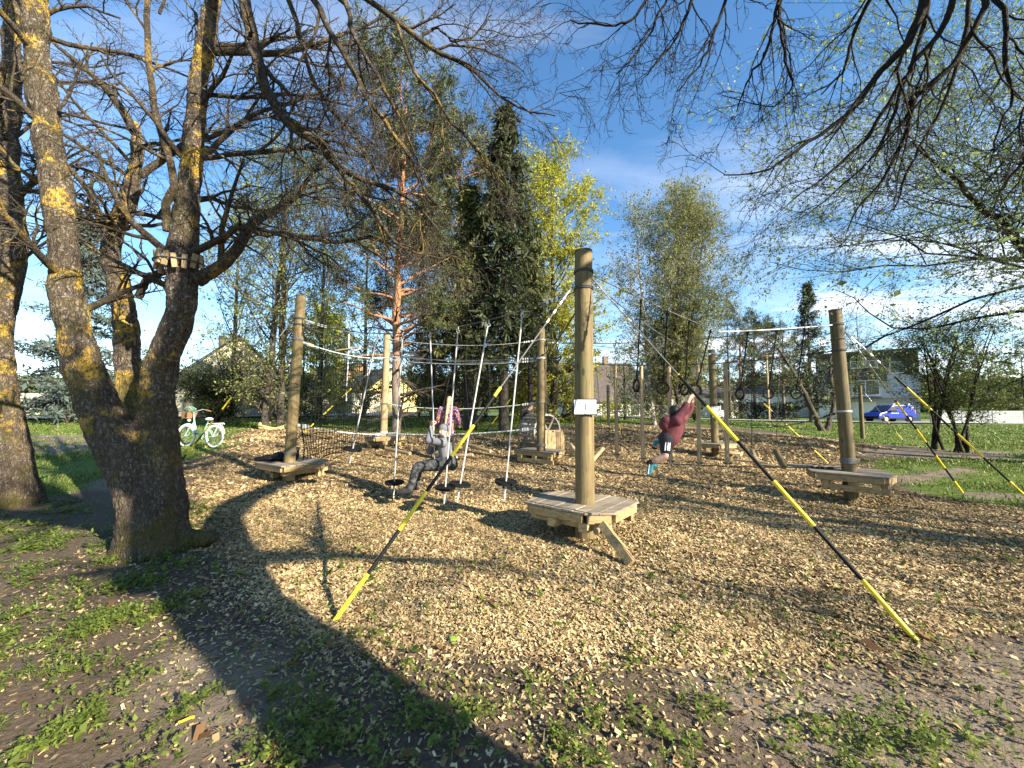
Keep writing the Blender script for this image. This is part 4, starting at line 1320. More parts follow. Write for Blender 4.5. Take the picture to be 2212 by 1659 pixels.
broadleaf('small_tree', at(1350, 30), 5.2, .13, 'small pale-trunked tree in front of the clipped hedge', crown_r=.30, clear=.3, n1=22, n2=7, n3=4, leaf=.11, per=4, c0=(.10, .14, .03), c1=(.26, .31, .08), seed=14, up=.12)
for i, (px, Yd, h, lb) in enumerate([(1577, 44, 14.0, 'slender brownish tree at the edge of the far pines'), ]):
    broadleaf('slender_tree', at(px, Yd), h, .15, lb, crown_r=.14, clear=.2, n1=36, n2=7, n3=5, leaf=.14, per=3, c0=(.07, .075, .03), c1=(.18, .18, .07), seed=50, shape='col', up=.12, droop=.4)
for i, (px, Yd, h, lb) in enumerate([(1603, 45, 13.2, 'tallest far pine, behind the hanging pole row'), (1632, 46, 11.8, 'far dark pine just behind the tallest far pine'), (1662, 44, 10.6, 'far bushy pine over the dark hedge'), (1695, 47, 10.8, 'far pine nearest to the pointed spruce')]):
    pine('far_pine', at(px, Yd), h, .17, lb, crown0=.42, R=2.4, seed=60 + i, group='pines behind the dark hedge', nl=26, bare=10, sp=.55, per=7)
conifer('spruce', at(1753, 42), 15.2, 3.0, 'lone pointed dark spruce near the grey house', seed=15, n=110, clear=.12, droop=.12, spray=.62, c0=(.014, .024, .014), c1=(.05, .065, .032), dens=.8)
broadleaf('bare_tree', at(1862, 62), 17, .2, 'pale thin-leaved tree rising over the grey house roof', crown_r=.22, clear=.3, n1=30, n2=8, n3=5, leaf=.16, per=1, c0=(.16, .15, .08), c1=(.30, .28, .14), seed=16, up=.1)
b10 = at(1776, 24)
broadleaf('leaning_tree', b10, 6.5, .16, 'small tree with two leaning stems forming a V', crown_r=.27, clear=.4, n1=16, n2=7, n3=5, leaf=.08, per=3, c0=(.07, .10, .02), c1=(.22, .26, .07), seed=17, bk='bark_grey', up=.02,
          stems=[[(0, 0, -.1, .2), (-.45, 0, .9, .16), (-1.3, .1, 3.0, .12), (-2.2, .2, 4.8, .07), (-3.2, .3, 6.2, .02)], [(.15, 0, -.1, .18), (.45, 0, .7, .14), (.75, 0, 2.0, .11), (.7, .1, 4.2, .07), (1.6, .2, 6.2, .02)], [(.72, 0, 2.6, .06), (1.8, 0, 3.4, .045), (3.4, .1, 3.8, .02)]])
# shrubs
bush('shrub', at(470, 21.5), 3.3, 5.0, 'wide dark-leaved shrub behind the mint bicycle', seed=70, nst=26, leaf=.09, per=8, c0=(.014, .022, .007), c1=(.055, .072, .02), n2=12, n3=8)
bush('shrub', at(640, 27), 3.4, 4.0, 'dark shrub behind the net post', seed=71, nst=10, leaf=.10, c0=(.02, .03, .01), c1=(.07, .09, .025))
broadleaf('golden_tree', at(702, 40), 10.3, .2, 'rounded bright yellow-green tree seen through the net', crown_r=.27, clear=.12, n1=44, n2=9, n3=6, leaf=.2, per=6, c0=(.24, .27, .02), c1=(.52, .52, .06), seed=72, up=.06)
ub = [(905, 30, 4.2, 4.4, .05, 'leafy shrub behind the pine trunk'), (955, 29, 3.6, 4.6, .06, 'shrub with scattered blossom behind the long-haired girl'), (1050, 30, 4.4, 5.0, .05, 'shrub between the two spruce trunks'),
      (1110, 31, 3.6, 4.2, .08, 'blossoming shrub behind the person at the drum'), (1195, 30, 4.6, 4.6, .03, 'green shrub beside the drum post'), (1235, 31, 3.2, 3.2, .0, 'shrub hidden mostly by the sign post'), (775, 44, 3.0, 4.0, 0, 'shrub beside the yellow garage'),
      (1420, 33, 2.6, 3.4, 0, 'fresh green shrub behind the birch trunks'), (1500, 31, 1.8, 2.4, 0, 'low shrub behind the swinging child')]
for i, (px, Yd, h, w, bl, lb) in enumerate(ub):
    bush('shrub', at(px, Yd), h, w, lb, 'shrubs along the street', seed=80 + i, nst=9, leaf=.12, per=5, blossom=bl, c0=(.035, .055, .012), c1=(.14, .18, .04))


def hedge(px0, px1, Yd, h, d, label, seed, c0, c1):
    rng = np.random.default_rng(seed)
    a, b_ = at(px0, Yd), at(px1, Yd)
    root = thing('hedge', (a + b_) / 2, label, 'hedge')
    L = np.linalg.norm(b_ - a)
    nn = int(L * h * 170)
    t = rng.random(nn)
    p = a + (b_ - a) * t[:, None]
    p[:, 1] += rng.uniform(-.5, .5, nn) * d
    p[:, 2] += h * rng.random(nn) ** .8 * (1 + .06 * np.sin(t * 30))
    pl = np.stack([p, p + rng.normal(0, .06, (nn, 3))], 1)
    V, F, c = leaves(rng, pl, 3, .12, .05, c0, c1, 0, 0, .7)
    mk('leaves', V, F, M['leaf'], root, col=c)['kind'] = 'stuff'
    st = np.stack([a + (b_ - a) * s for s in np.linspace(.01, .99, int(L * 2))])
    sp = np.stack([st, st + np.array([0, 0, h * .8])], 1)
    tubes_obj('stems', [(sp, np.full(sp.shape[:2], .03), 4)], M['bark_dark'], root)


hedge(1300, 1425, 42, 1.35, 1.0, 'clipped green hedge along the street by the brown house', 90, (.03, .05, .012), (.12, .16, .035))
hedge(1585, 1722, 45, 1.9, 1.0, 'dark leafy hedge under the far pines', 91, (.012, .018, .008), (.045, .05, .02))

# multi-stemmed small trees at the lawn's edge, near the guy lines
for i, (px, Yd, h, lb) in enumerate([(2013, 15.2, 5.2, 'small dark-leaved tree with several thin stems, nearer the grey house'), (2072, 14.4, 5.0, 'small dark-leaved tree with several thin stems, nearer the slat fence end')]):
    p0 = at(px, Yd)
    r9 = np.random.default_rng(100 + i)
    stl = []
    for q in range(5):
        a = r9.uniform(0, 2 * PI)
        stl.append([(r9.normal(0, .12), r9.normal(0, .1), -.08, .05), (math.cos(a) * .25, math.sin(a) * .2, h * .25, .04), (math.cos(a) * .7, math.sin(a) * .5, h * .6, .025), (math.cos(a) * 1.3, math.sin(a) * .9, h * r9.uniform(.85, 1.0), .01)])
    broadleaf('thin_stemmed_tree', p0, h, .07, lb, 'thin-stemmed trees by the guy lines', stems=stl, crown_r=.24, clear=.3, n1=9, n2=7, n3=5, leaf=.06, per=4, c0=(.035, .055, .012), c1=(.14, .18, .04), seed=110 + i, wb=.18, up=.03, bk='bark_dark')
# large leafy tree, trunk just past the frame, crown reaching in
p0 = np.array([16.2, 10.6, gs1(16.2, 10.6)])
broadleaf('spreading_tree', p0, 12.5, .28, 'spreading tree with a lacy veil of small new leaves', crown_r=.50, clear=.46, n1=40, n2=10, n3=8, leaf=.062, per=7, wb=.2, r1=.22, c0=(.11, .16, .05), c1=(.32, .40, .15), seed=120, up=.03, ang=1.1, k2=.36, k3=.14, bk='bark_dark', spread=.06, rt=.0028,
          stems=[[(0, 0, -.1, .42), (0, 0, .4, .34), (-.1, 0, 3, .28), (-.4, .1, 7, .17), (-.6, .2, 12.5, .02)], [(-.1, 0, 3.2, .15), (-1.8, -.3, 5.4, .11), (-3.8, -.8, 7.0, .07), (-6.0, -1.2, 8.4, .02)], [(-.1, 0, 3.0, .15), (-1.2, -1.2, 6, .11), (-2.6, -2.8, 9.5, .02)]])
# more trees that shade the place from the sunny side, outside the picture
for i, (x, y, h) in enumerate([(14.5, -2.0, 9.5), (21.5, -3.5, 10.5), (9.5, -11.5, 10), (25.5, 6, 11)]):
    broadleaf('park_tree', (x, y, gs1(x, y)), h, .26, ['half-bare park tree behind the camera near the soil path', 'half-bare park tree beyond the guy-line anchors', 'half-bare park tree furthest behind the camera', 'half-bare park tree beyond the spreading tree'][i], 'park trees on the sunny side', crown_r=.36, clear=.2, n1=26, n2=8, n3=5, leaf=.12, per=1, c0=(.06, .08, .03), c1=(.18, .2, .08), seed=130 + i, up=.06)
# trees around the fence, far behind
for i, (px, Yd, h, lb) in enumerate([(2075, 52, 9.5, 'yellowish tree behind the slat fence, next to the grey house'), (2140, 54, 8.5, 'ochre-leaved tree behind the slat fence'), (2215, 50, 9.0, 'dense tree behind the far end of the slat fence'), (2300, 55, 10, 'tree past the end of the slat fence'),
                                 (-60, 40, 9, 'tree past the end of the board fence'), (330, 48, 7, 'tree in the garden behind the white house'), (560, 60, 9, 'tree beyond the roped pair'), (1245, 58, 10, 'tree behind the brown-roofed house'), (1400, 62, 9, 'tree in the gardens behind the birches'), (1540, 60, 8.5, 'tree behind the white garden house')]):
    broadleaf('garden_tree', at(px, Yd), h, .16, lb, 'trees in the gardens across the street', crown_r=.28, clear=.12, n1=24, n2=7, n3=5, leaf=.22, per=4, c0=(.05, .065, .015), c1=(.18, .19, .05), seed=150 + i, up=.06)
# far-off wood closing the horizon
rng = np.random.default_rng(200)
nn = 15000
a = rng.uniform(-1.35, 1.35, nn)
Yd = rng.uniform(85, 125, nn)
x = a * Yd
hz_ = 5.5 + 4.5 * fbm(a * 9, a * 0, 77, 4) + 2.0 * (rng.random(nn) - .5)
z = gsurf(x, Yd) + rng.random(nn) ** .8 * hz_
p = np.stack([x, Yd, z], 1)
pl = np.stack([p, p + rng.normal(0, .7, (nn, 3))], 1)
V, F, c = leaves(rng, pl, 4, .95, .5, (.025, .04, .014), (.10, .12, .035), 0, 0, .8)
tag(mk('far_wood', V, F, M['leaf'], col=c), 'far green wood closing the view between the houses', 'wood', kind='stuff')

# ============================================================ HOUSES, FENCES
M['plaster_white'] = simple('white_plaster', (.74, .71, .64), .85, .05, 2)
M['plaster_cream'] = simple('cream_plaster', (.80, .70, .47), .85, .06, 2)
M['plaster_yellow'] = simple('yellow_plaster', (.78, .64, .22), .85, .05, 2)
M['plaster_grey'] = simple('pale_grey_plaster', (.42, .43, .435), .85, .05, 1)
M['clad_dark'] = wood('dark_cladding', (.030, .027, .026), (.055, .049, .046), (.085, .076, .070))
M['clad_brown'] = simple('brown_brick_wall', (.16, .12, .09), .9, .2, 6)
M['roof_dark'] = simple('dark_roof_sheet', (.05, .045, .042), .7, .2, 3, stretch=(1, 1, 1))
M['roof_brown'] = simple('brown_roof_sheet', (.075, .058, .048), .8, .25, 3)
M['roof_metal'] = simple('grey_metal_roof', (.42, .44, .45), .45, .08, 3, .4)
M['red_gable'] = simple('red_gable_boards', (.42, .16, .10), .8, .1, 4)
M['frame_white'] = simple('white_window_frame', (.75, .75, .73), .5, .03, 3)
M['frame_dark'] = simple('dark_window_frame', (.05, .05, .05), .5, .1, 3)
M['fence_board'] = wood('pale_fence_board', (.52, .48, .33), (.66, .60, .42), (.74, .69, .52))
M['slat'] = simple('grey_fence_slat', (.36, .37, .38), .6, .12, 3)
mg, ntg, bg_ = new_mat('window_glass')
bg_.inputs['Base Color'].default_value = (.03, .035, .04, 1)
bg_.inputs['Roughness'].default_value = .06
bg_.inputs['Specular IOR Level'].default_value = .8
M['glass'] = mg


def frame3(center, yaw):
    c, s = math.cos(yaw), math.sin(yaw)
    cx, cy, cz = center
    return lambda x, y, z: (cx + x * c - y * s, cy + x * s + y * c, cz + z)


def rotz(yaw):
    return Matrix.Rotation(yaw, 3, 'Z')


def window(root, T, yaw, x, y, z, w, h, along='x', fm='frame_white', mull=1):
    """window set proud on a wall face; along = the wall's local direction"""
    sx, sy = (w, .09) if along == 'x' else (.09, w)
    M3 = rotz(yaw)
    fb = MB()
    t = .07
    for dz in (-h / 2 + t / 2, h / 2 - t / 2):
        fb.box(T(x, y, z + dz), (sx, sy, t) if along == 'x' else (sx, sy, t), M3)
    for q in np.linspace(-1, 1, mull + 2):
        o = q * (w / 2 - t / 2)
        p = T(x + (o if along == 'x' else 0), y + (0 if along == 'x' else o), z)
        fb.box(p, (t, .092, h - 2 * t + .004) if along == 'x' else (.092, t, h - 2 * t + .004), M3)
    f = fb.build('window', M[fm], root)
    MB().box(T(x, y, z), (w - .1, .05, h - .1) if along == 'x' else (.05, w - .1, h - .1), M3).build('pane', M['glass'], f)
    sl = MB().box(T(x, y, z - h / 2 - .03), (w + .14, .2, .045) if along == 'x' else (.2, w + .14, .045), M3)
    sl.build('sill', M[fm], f)
    return f


def gable_house(name, center, yaw, L, Wd, wh, rh, label, wallm, roofm, wins=(), chimney=None, over=.4, gable=None, door=None):
    """ridge along local x; length L, width Wd, wall height wh, roof rise rh"""
    root = thing(name, center, label, 'house')
    T = frame3(center, yaw)
    b = MB()
    x, y = L / 2, Wd / 2
    V = [T(-x, -y, -.3), T(x, -y, -.3), T(x, y, -.3), T(-x, y, -.3), T(-x, -y, wh), T(x, -y, wh), T(x, y, wh), T(-x, y, wh), T(-x, 0, wh + rh), T(x, 0, wh + rh)]
    b.add(V, [(0, 1, 5, 4), (2, 3, 7, 6), (1, 2, 6, 9, 5), (3, 0, 4, 8, 7), (0, 3, 2, 1), (4, 5, 9, 8), (6, 7, 8, 9)])
    b.build('wall', M[wallm], root)
    if gable:
        for sx in (-1, 1):
            MB().prism([T(sx * (x + .02), -y * .92, wh + .12), T(sx * (x + .02), y * .92, wh + .12), T(sx * (x + .02), 0, wh + rh - .12)], Vector(T(sx * .05, 0, 0)) - Vector(T(0, 0, 0))).build('gable_cladding', M[gable], root)
    sl = rh / y
    r = None
    for s in (-1, 1):
        e = (y + over)
        p = [T(-x - over, s * .0, wh + rh + .06), T(x + over, s * .0, wh + rh + .06), T(x + over, s * e, wh - over * sl + .06), T(-x - over, s * e, wh - over * sl + .06)]
        r = MB().prism(p, (0, 0, .14)).build('roof', M[roofm], root)
    if chimney:
        cb = MB().box(T(chimney, .0, wh + rh + .3), (.6, .6, 1.5), rotz(yaw))
        cb.build('chimney', M['clad_brown'], r)
    for wv in wins:
        window(root, T, yaw, *wv)
    if door:
        dx, dy, al = door
        MB().box(T(dx, dy, 1.0), (.95, .1, 2.0) if al == 'x' else (.1, .95, 2.0), rotz(yaw)).build('door', M['frame_dark'], root)
    return root


# yellow house: gable looks towards the sun, ridge runs off to the far side
cy = at(829, 46)
T0 = math.atan2(-.62, .78)
gable_house('yellow_house', cy + np.array([-1.9, 2.0, -.1]), T0, 7.5, 7.4, 2.3, 2.9, 'yellow rendered house with a steep dark roof and a low garage', 'plaster_yellow', 'roof_dark',
            [(3.75 + .02, .6, 1.4, 1.0, 1.1, 'y'), (3.77, 0, 3.6, .7, .7, 'y')], door=None)
yh = bpy.data.objects['yellow_house']
gT = frame3(tuple(at(768, 43)), T0)
gb = MB().box(gT(0, 0, 1.0), (4.6, 3.4, 2.3), rotz(T0))
gb.build('garage', M['plaster_cream'], yh)
MB().box(gT(0, 0, 2.28), (5.0, 3.9, .22), rotz(T0)).build('garage_roof', M['roof_dark'], yh)
MB().box(gT(-.2, -1.73, .95), (2.5, .06, 1.95), rotz(T0)).build('garage_door', M['fence_board'], yh)
# house with red gable
gable_house('red_gabled_house', at(742, 62), T0, 9, 7.5, 4.2, 3.0, 'grey-white house with a red boarded gable, behind the yellow house', 'plaster_grey', 'roof_brown',
            [(4.52, -1.2, 2.4, 1.0, 1.3, 'y'), (4.52, 1.2, 2.4, 1.0, 1.3, 'y')], chimney=-1.5, gable='red_gable')
# cream house behind the shrub
gable_house('cream_house', at(470, 36) + np.array([-.6, 1.5, 0]), math.atan2(-.70, .71), 11, 9.2, 2.6, 4.3, 'cream rendered house with a steep gable and an attic window', 'plaster_cream', 'roof_brown',
            [(5.52, .1, 5.4, .55, .65, 'y', 'frame_dark', 0), (5.52, -1.6, 1.5, 1.1, 1.2, 'y'), (5.52, 1.6, 1.5, 1.1, 1.2, 'y')], chimney=-2)
# brown roofed houses behind the sign post
gable_house('brown_roofed_house', at(1285, 50), rad(8), 9.5, 8.0, 1.9, 4.6, 'house with a steep dark brown roof and a chimney, behind the hedge', 'plaster_white', 'roof_brown',
            [(-2.5, -4.03, 1.0, 1.5, 1.0), (1.0, -4.03, 1.0, 1.5, 1.0)], chimney=1.5, door=(3.6, -4.02, 'x'))
gable_house('grey_roofed_house', at(1395, 56), rad(96), 9, 8.5, 2.2, 4.2, 'pale house with a broad grey gable roof beside the brown-roofed one', 'plaster_grey', 'roof_dark',
            [(-4.52, -1.5, 1.2, 1.2, 1.1, 'y'), (-4.52, 1.5, 1.2, 1.2, 1.1, 'y')], chimney=0)
gable_house('white_garden_house', at(1505, 52), rad(4), 7.5, 6.0, 2.5, 1.3, 'low white house with a shallow roof between the trees', 'plaster_white', 'roof_brown', [(-1.5, -3.03, 1.3, 1.4, 1.1), (1.4, -3.03, 1.3, 1.4, 1.1)])
gable_house('shed_house', at(1655, 60), rad(-6), 9, 6.0, 3.4, 1.0, 'pale flat-looking house glimpsed between the far pines', 'plaster_white', 'roof_brown', [(-2, -3.03, 1.6, 1.4, 1.2), (1.5, -3.03, 1.6, 1.4, 1.2)])

# modern grey house
A0, B0 = P(1768, 908, 52), P(1991, 905, 46)
A0[2] = B0[2] = gs1(*B0[:2]) + .1
dx = nrm((B0 - A0)[:2])
yaw = math.atan2(dx[1], dx[0])
Lh = float(np.linalg.norm((B0 - A0)[:2]))
mh = thing('modern_house', (A0 + B0) / 2, 'grey two-storey house with dark upper cladding and a garage recess', 'house')
Tm = frame3(tuple((A0 + B0) / 2), yaw)
DZ = 8.3
b = MB()
b.box(Tm(0, 4.5, 1.2), (Lh, 8.0, 2.4 + .6), rotz(yaw))
b.box(Tm(0, 4.0, 2.7 + (DZ - 2.7) / 2), (Lh, 9.0, DZ - 2.7 - .004), rotz(yaw))
b.build('wall', M['plaster_grey'], mh)
nb = 38
for i in range(nb):                                          # vertical cladding boards of the upper storey
    x0 = -Lh / 2 + Lh * i / nb
    xc = x0 + Lh / nb / 2
    zb = 4.3 if (xc / Lh + .5) < .52 else (4.9 if (xc / Lh + .5) < .76 else 5.6)
    zb = 5.6 if xc / Lh + .5 > .72 else 4.6
    MB().box(Tm(xc, -.53, (zb + DZ) / 2), (Lh / nb - .018, .05 + .012 * (i % 2), DZ - zb), rotz(yaw)).build('cladding_board', M['clad_dark'], mh)
MB().prism([Tm(-Lh / 2 - .3, -.9, DZ + .02), Tm(Lh / 2 + .2, -.9, DZ + .02), Tm(Lh / 2 + .2, 9.2, DZ + .9), Tm(-Lh / 2 - .3, 9.2, DZ + .9)], (0, 0, .28)).build('roof', M['roof_dark'], mh)
rm_ = MB().prism([Tm(-Lh / 2 - .35, -.95, DZ + .31), Tm(Lh / 2 + .25, -.95, DZ + .31), Tm(Lh / 2 + .25, 9.3, DZ + 1.2), Tm(-Lh / 2 - .35, 9.3, DZ + 1.2)], (0, 0, .06)).build('roof', M['roof_metal'], mh)
MB().box(Tm(.6, 2.5, DZ + .9), (.9, .9, .9), rotz(yaw)).build('chimney', M['roof_metal'], rm_)
for (fx, z, w, h) in [(.12, 7.0, 1.9, .8), (.44, 7.0, 1.5, .9), (.56, 7.0, 1.3, .9), (.80, 6.4, 1.2, 1.4), (.50, 4.0, 2.6, 1.9)]:
    window(mh, Tm, yaw, (fx - .5) * Lh, -.58, z, w, h, 'x', 'frame_white', 0 if w < 2 else 1)
MB().box(Tm(-1.6, -.75, 2.72), (Lh * .62, .5, .12), rotz(yaw)).build('canopy', M['roof_dark'], mh)
for q in (-3.4, -.3):
    MB().box(Tm(q, .46, 1.15), (2.6, .08, 2.1), rotz(yaw)).build('garage_door', M['plaster_white'], mh)
MB().box(Tm(-Lh / 2 + .7, .45, 1.1), (.9, .07, 2.0), rotz(yaw)).build('door', M['frame_white'], mh)
for z in (1.5, 4.2, 6.8):
    window(mh, Tm, yaw, Lh / 2 + .02, 3.2, z, 1.2, 1.3, 'y', 'frame_white', 0)

# pale board fence
f0, f1 = at(10, 33), at(345, 34.5)
pf = thing('board_fence', (f0 + f1) / 2, 'pale upright-board fence under the blue-grey spruce', 'fence')
nbd = 62
for i in range(nbd):
    t = (i + .5) / nbd
    p = f0 + (f1 - f0) * t
    zz = gs1(p[0], p[1])
    wv = np.linalg.norm(f1 - f0) / nbd
    MB().box((p[0], p[1] - .02 * (i % 2), zz + .98), (wv - .014, .025, 1.85 + .03 * math.sin(i * 2.3)), rotz(math.atan2((f1 - f0)[1], (f1 - f0)[0]))).build('board', M['fence_board'], pf)
for z in (.45, 1.5):
    MB().bar((f0[0], f0[1] + .05, gs1(f0[0], f0[1]) + z), (f1[0], f1[1] + .05, gs1(f1[0], f1[1]) + z), .04, .09).build('rail', M['fence_board'], pf)
# grey-white plank fence seen through the shrub and net
f0, f1 = at(395, 31.0), at(715, 35.5)
pf = thing('plank_fence', (f0 + f1) / 2, 'weathered upright-plank fence behind the wide dark shrub', 'fence')
for i in range(64):
    t = (i + .5) / 64
    p = f0 + (f1 - f0) * t
    MB().box((p[0], p[1] - .02 * (i % 2), gs1(p[0], p[1]) + .75), (np.linalg.norm(f1 - f0) / 64 - .014, .022, 1.5), rotz(math.atan2((f1 - f0)[1], (f1 - f0)[0]))).build('plank', M['plank'], pf)
for z in (.35, 1.2):
    MB().bar((f0[0], f0[1] + .05, gs1(f0[0], f0[1]) + z), (f1[0], f1[1] + .05, gs1(f1[0], f1[1]) + z), .04, .09).build('rail', M['plank'], pf)
# slat fence by the van
f0, f1 = at(2010, 40), at(2420, 38)
sf = thing('slat_fence', (f0 + f1) / 2, 'low grey fence of level slats behind the small dark-leaved trees', 'fence')
nps = 7
pp = [f0 + (f1 - f0) * i / (nps - 1) for i in range(nps)]
for p in pp:
    zz = gs1(p[0], p[1])
    MB().box((p[0], p[1] + .04, zz + .7), (.1, .07, 1.45)).build('post', M['frame_dark'], sf)
for a, c in zip(pp[:-1], pp[1:]):
    for k in range(9):
        z = .12 + k * .145
        MB().bar((a[0] + .06, a[1], gs1(a[0], a[1]) + z), (c[0] - .06, c[1], gs1(c[0], c[1]) + z), .025, .12).build('slat', M['slat'], sf)

# utility post (thin) by the dark hedge
up = at(1661, 41)
ut = thing('thin_post', up, 'thin pale utility post in front of the dark hedge', 'utility post')
MB().cyl(up - np.array([0, 0, .1]), up + np.array([0, 0, 7.2]), .09, .07, 10).build('shaft', M['post_new'], ut, smooth=True)
MB().bar(up + np.array([-.5, 0, 6.9]), up + np.array([.5, 0, 6.9]), .06, .08).build('crossarm', M['post_new'], ut)

# ------------------------------------------------------------ blue van
M['van_blue'] = simple('blue_van_paint', (.012, .035, .34), .28, .03, 2, spec=.6)
vp = at(1919, 43.0)
vp[2] += .05
van = thing('van', vp, 'blue delivery van parked by the grey house garage', 'van')
vy = math.atan2(-.10, -1.0)                                   # nose towards the open side (picture left)
Tv = frame3(tuple(vp), vy)
prof = [(2.25, .35), (2.28, .62), (2.2, .86), (1.95, .98), (1.25, 1.12), (.62, 1.72), (.3, 1.84), (-1.2, 1.86), (-2.05, 1.80), (-2.2, 1.62), (-2.26, .9), (-2.26, .35)]


def side_strip(xz, y0, y1):
    return MB().prism([Tv(x, y0, z) for x, z in xz], Vector(Tv(0, y1, 0)) - Vector(Tv(0, y0, 0)))


side_strip(prof, -.9, .9).build('body', M['van_blue'], van, bevel=.07)
for sx in (1.42, -1.45):
    for sy in (-1, 1):
        w_ = MB().cyl(Tv(sx, sy * .93, .32), Tv(sx, sy * .70, .32), .33, k=24).build('tyre', M['rubber'], van)
        MB().cyl(Tv(sx, sy * .945, .32), Tv(sx, sy * .92, .32), .20, k=16).build('rim', M['steel'], w_)
        ar = MB()
        ar.ring(Tv(sx, sy * .905, .33), Vector(Tv(0, 1, 0)) - Vector(Tv(0, 0, 0)), .40, .035, 22, 6, 0, 2 * PI)
        ar.build('wheel_arch', M['black'], van)
for s in (-1, 1):
    y0, y1 = s * .905, s * .925
    side_strip([(1.15, 1.12), (.62, 1.62), (.05, 1.66), (.05, 1.12)], y0, y1).build('side_window', M['glass'], van)
    side_strip([(2.2, .36), (2.2, .48), (-2.2, .48), (-2.2, .36)], y0, s * .93).build('sill_trim', M['black'], van)
    side_strip([(-.1, 1.0), (-.1, 1.05), (-1.9, 1.05), (-1.9, 1.0)], y0, s * .918).build('side_rail', M['black'], van)
    side_strip([(-2.0, 1.35), (-2.0, 1.62), (-1.72, 1.62), (-1.72, 1.35)], y0, s * .918).build('rear_decal', M['frame_white'], van)
    for k in range(4):
        side_strip([(.75 - k * .24, .93), (.75 - k * .24, .99), (.58 - k * .24, .99), (.58 - k * .24, .93)], y0, s * .916).build('decal', M['frame_white'], van)
    side_strip([(2.2, .72), (2.12, .86), (1.9, .90), (1.95, .76)], s * .885, s * .91).build('headlight', M['frame_white'], van)
    MB().box(Tv(.95, s * 1.02, 1.14), (.12, .2, .18), rotz(vy)).build('mirror', M['black'], van)
    MB().box(Tv(-2.22, s * .82, 1.2), (.1, .14, .55), rotz(vy)).build('tail_light', M['red_gable'], van)
ws = [Tv(1.22, -.78, 1.15), Tv(1.22, .78, 1.15), Tv(.66, .72, 1.71), Tv(.66, -.72, 1.71)]
MB().prism(ws, Vector(Tv(.03, 0, .03)) - Vector(Tv(0, 0, 0))).build('windscreen', M['glass'], van)
MB().box(Tv(2.26, 0, .5), (.1, 1.7, .26), rotz(vy)).build('bumper', M['black'], van, bevel=.03)
for x in (.15, -1.7):
    rb = MB().bar(Tv(x, -.75, 1.96), Tv(x, .75, 1.96), .28, .05)
    for q in (-.7, .7):
        rb.box(Tv(x, q, 1.9), (.06, .06, .1), rotz(vy))
    rb.build('roof_bar', M['frame_white'], van)

# ------------------------------------------------------------ mint bicycle
M['mint'] = simple('mint_paint', (.30, .58, .42), .35, .03, 3)
M['white_paint'] = simple('white_paint', (.80, .80, .77), .4, .03, 3)
M['wicker'] = simple('wicker', (.28, .16, .07), .8, .25, 50)
M['spoke'] = simple('spoke_steel', (.6, .6, .6), .35, .05, 10, .8)
M['green_cloth'] = simple('green_cloth', (.05, .12, .07), .8, .2, 12)
bp0 = at(441, 11.9)
rw = at(479, 11.75)
fw = at(403, 12.05)
bk = thing('bicycle', bp0, 'mint green step-through bicycle with white tyres, on its stand by the big tree', 'bicycle')
ub_ = nrm((rw - fw)[:2])
rw = fw.copy()
rw[:2] += ub_ * 1.10
zr = max(gs1(*fw[:2]), gs1(*rw[:2])) + .004
byaw = math.atan2(ub_[1], ub_[0])
lean_ = .10
nb_ = Vector((-ub_[1], ub_[0], 0))


def Tb(x, z, y=0.0):
    """x back from the front hub, z up; bike leans on its stand"""
    y2 = y + z * lean_
    return Vector((fw[0] + ub_[0] * x + nb_.x * y2, fw[1] + ub_[1] * x + nb_.y * y2, zr + z))


ax_ = (Tb(0, 0, 1) - Tb(0, 0, 0)).normalized()
RW = .335
for hx in (0.0, 1.10):
    t_ = MB().ring(Tb(hx, RW), ax_, RW - .022, .022, 36, 8).build('tyre', M['white_paint'], bk, smooth=True)
    MB().ring(Tb(hx, RW), ax_, RW - .05, .012, 36, 6).build('rim', M['spoke'], t_, smooth=True)
    sp = MB()
    for k in range(20):
        a = 2 * PI * k / 20
        sp.cyl(Tb(hx, RW), Tb(hx + math.cos(a) * (RW - .05), RW + math.sin(a) * (RW - .05)), .0022, k=4, caps=False)
    sp.cyl(Tb(hx, RW, -.045), Tb(hx, RW, .045), .028, k=10)
    sp.build('spokes', M['spoke'], t_)['kind'] = 'stuff'
    fd = MB().tube([Tb(hx + math.cos(a) * (RW + .03), RW + math.sin(a) * (RW + .03)) for a in np.linspace(rad(15 if hx else 30), rad(195 if not hx else 165), 14)], .022, 6)
    fd.build('mudguard', M['white_paint'], bk, smooth=True)
fr = MB()
bb = Tb(.62, .29)
for pts, r in [([Tb(.22, .80), Tb(.26, .62), Tb(.40, .40), bb], .019), ([Tb(.20, .88), Tb(.30, .64), Tb(.45, .47), Tb(.66, .44)], .017), ([bb, Tb(.75, .72)], .017), ([Tb(.17, .98), Tb(.24, .76)], .019)]:
    fr.tube(resample(np.array([tuple(p) for p in pts]), 10), r, 8)
for y in (-.05, .05):
    fr.tube([Tb(.24, .76, y * .4), Tb(.12, .55, y), Tb(0, RW, y)], .012, 6)
    fr.tube([bb, Tb(1.10, RW, y)], .011, 6)
    fr.tube([Tb(.73, .66), Tb(1.10, RW, y)], .010, 6)
fr.build('frame', M['mint'], bk, smooth=True)
hb = MB()
hb.tube([Tb(.36, 1.12, -.30), Tb(.22, 1.16, -.22), Tb(.16, 1.10, -.06), Tb(.16, 1.06, 0), Tb(.16, 1.10, .06), Tb(.22, 1.16, .22), Tb(.36, 1.12, .30)], .012, 6)
hb.cyl(Tb(.17, .96), Tb(.16, 1.08), .014, k=8)
hb.build('handlebar', M['spoke'], bk, smooth=True)
for s in (-1, 1):
    MB().cyl(Tb(.28, 1.14, s * .27), Tb(.42, 1.10, s * .32), .018, k=8).build('grip', M['wicker'], bk)
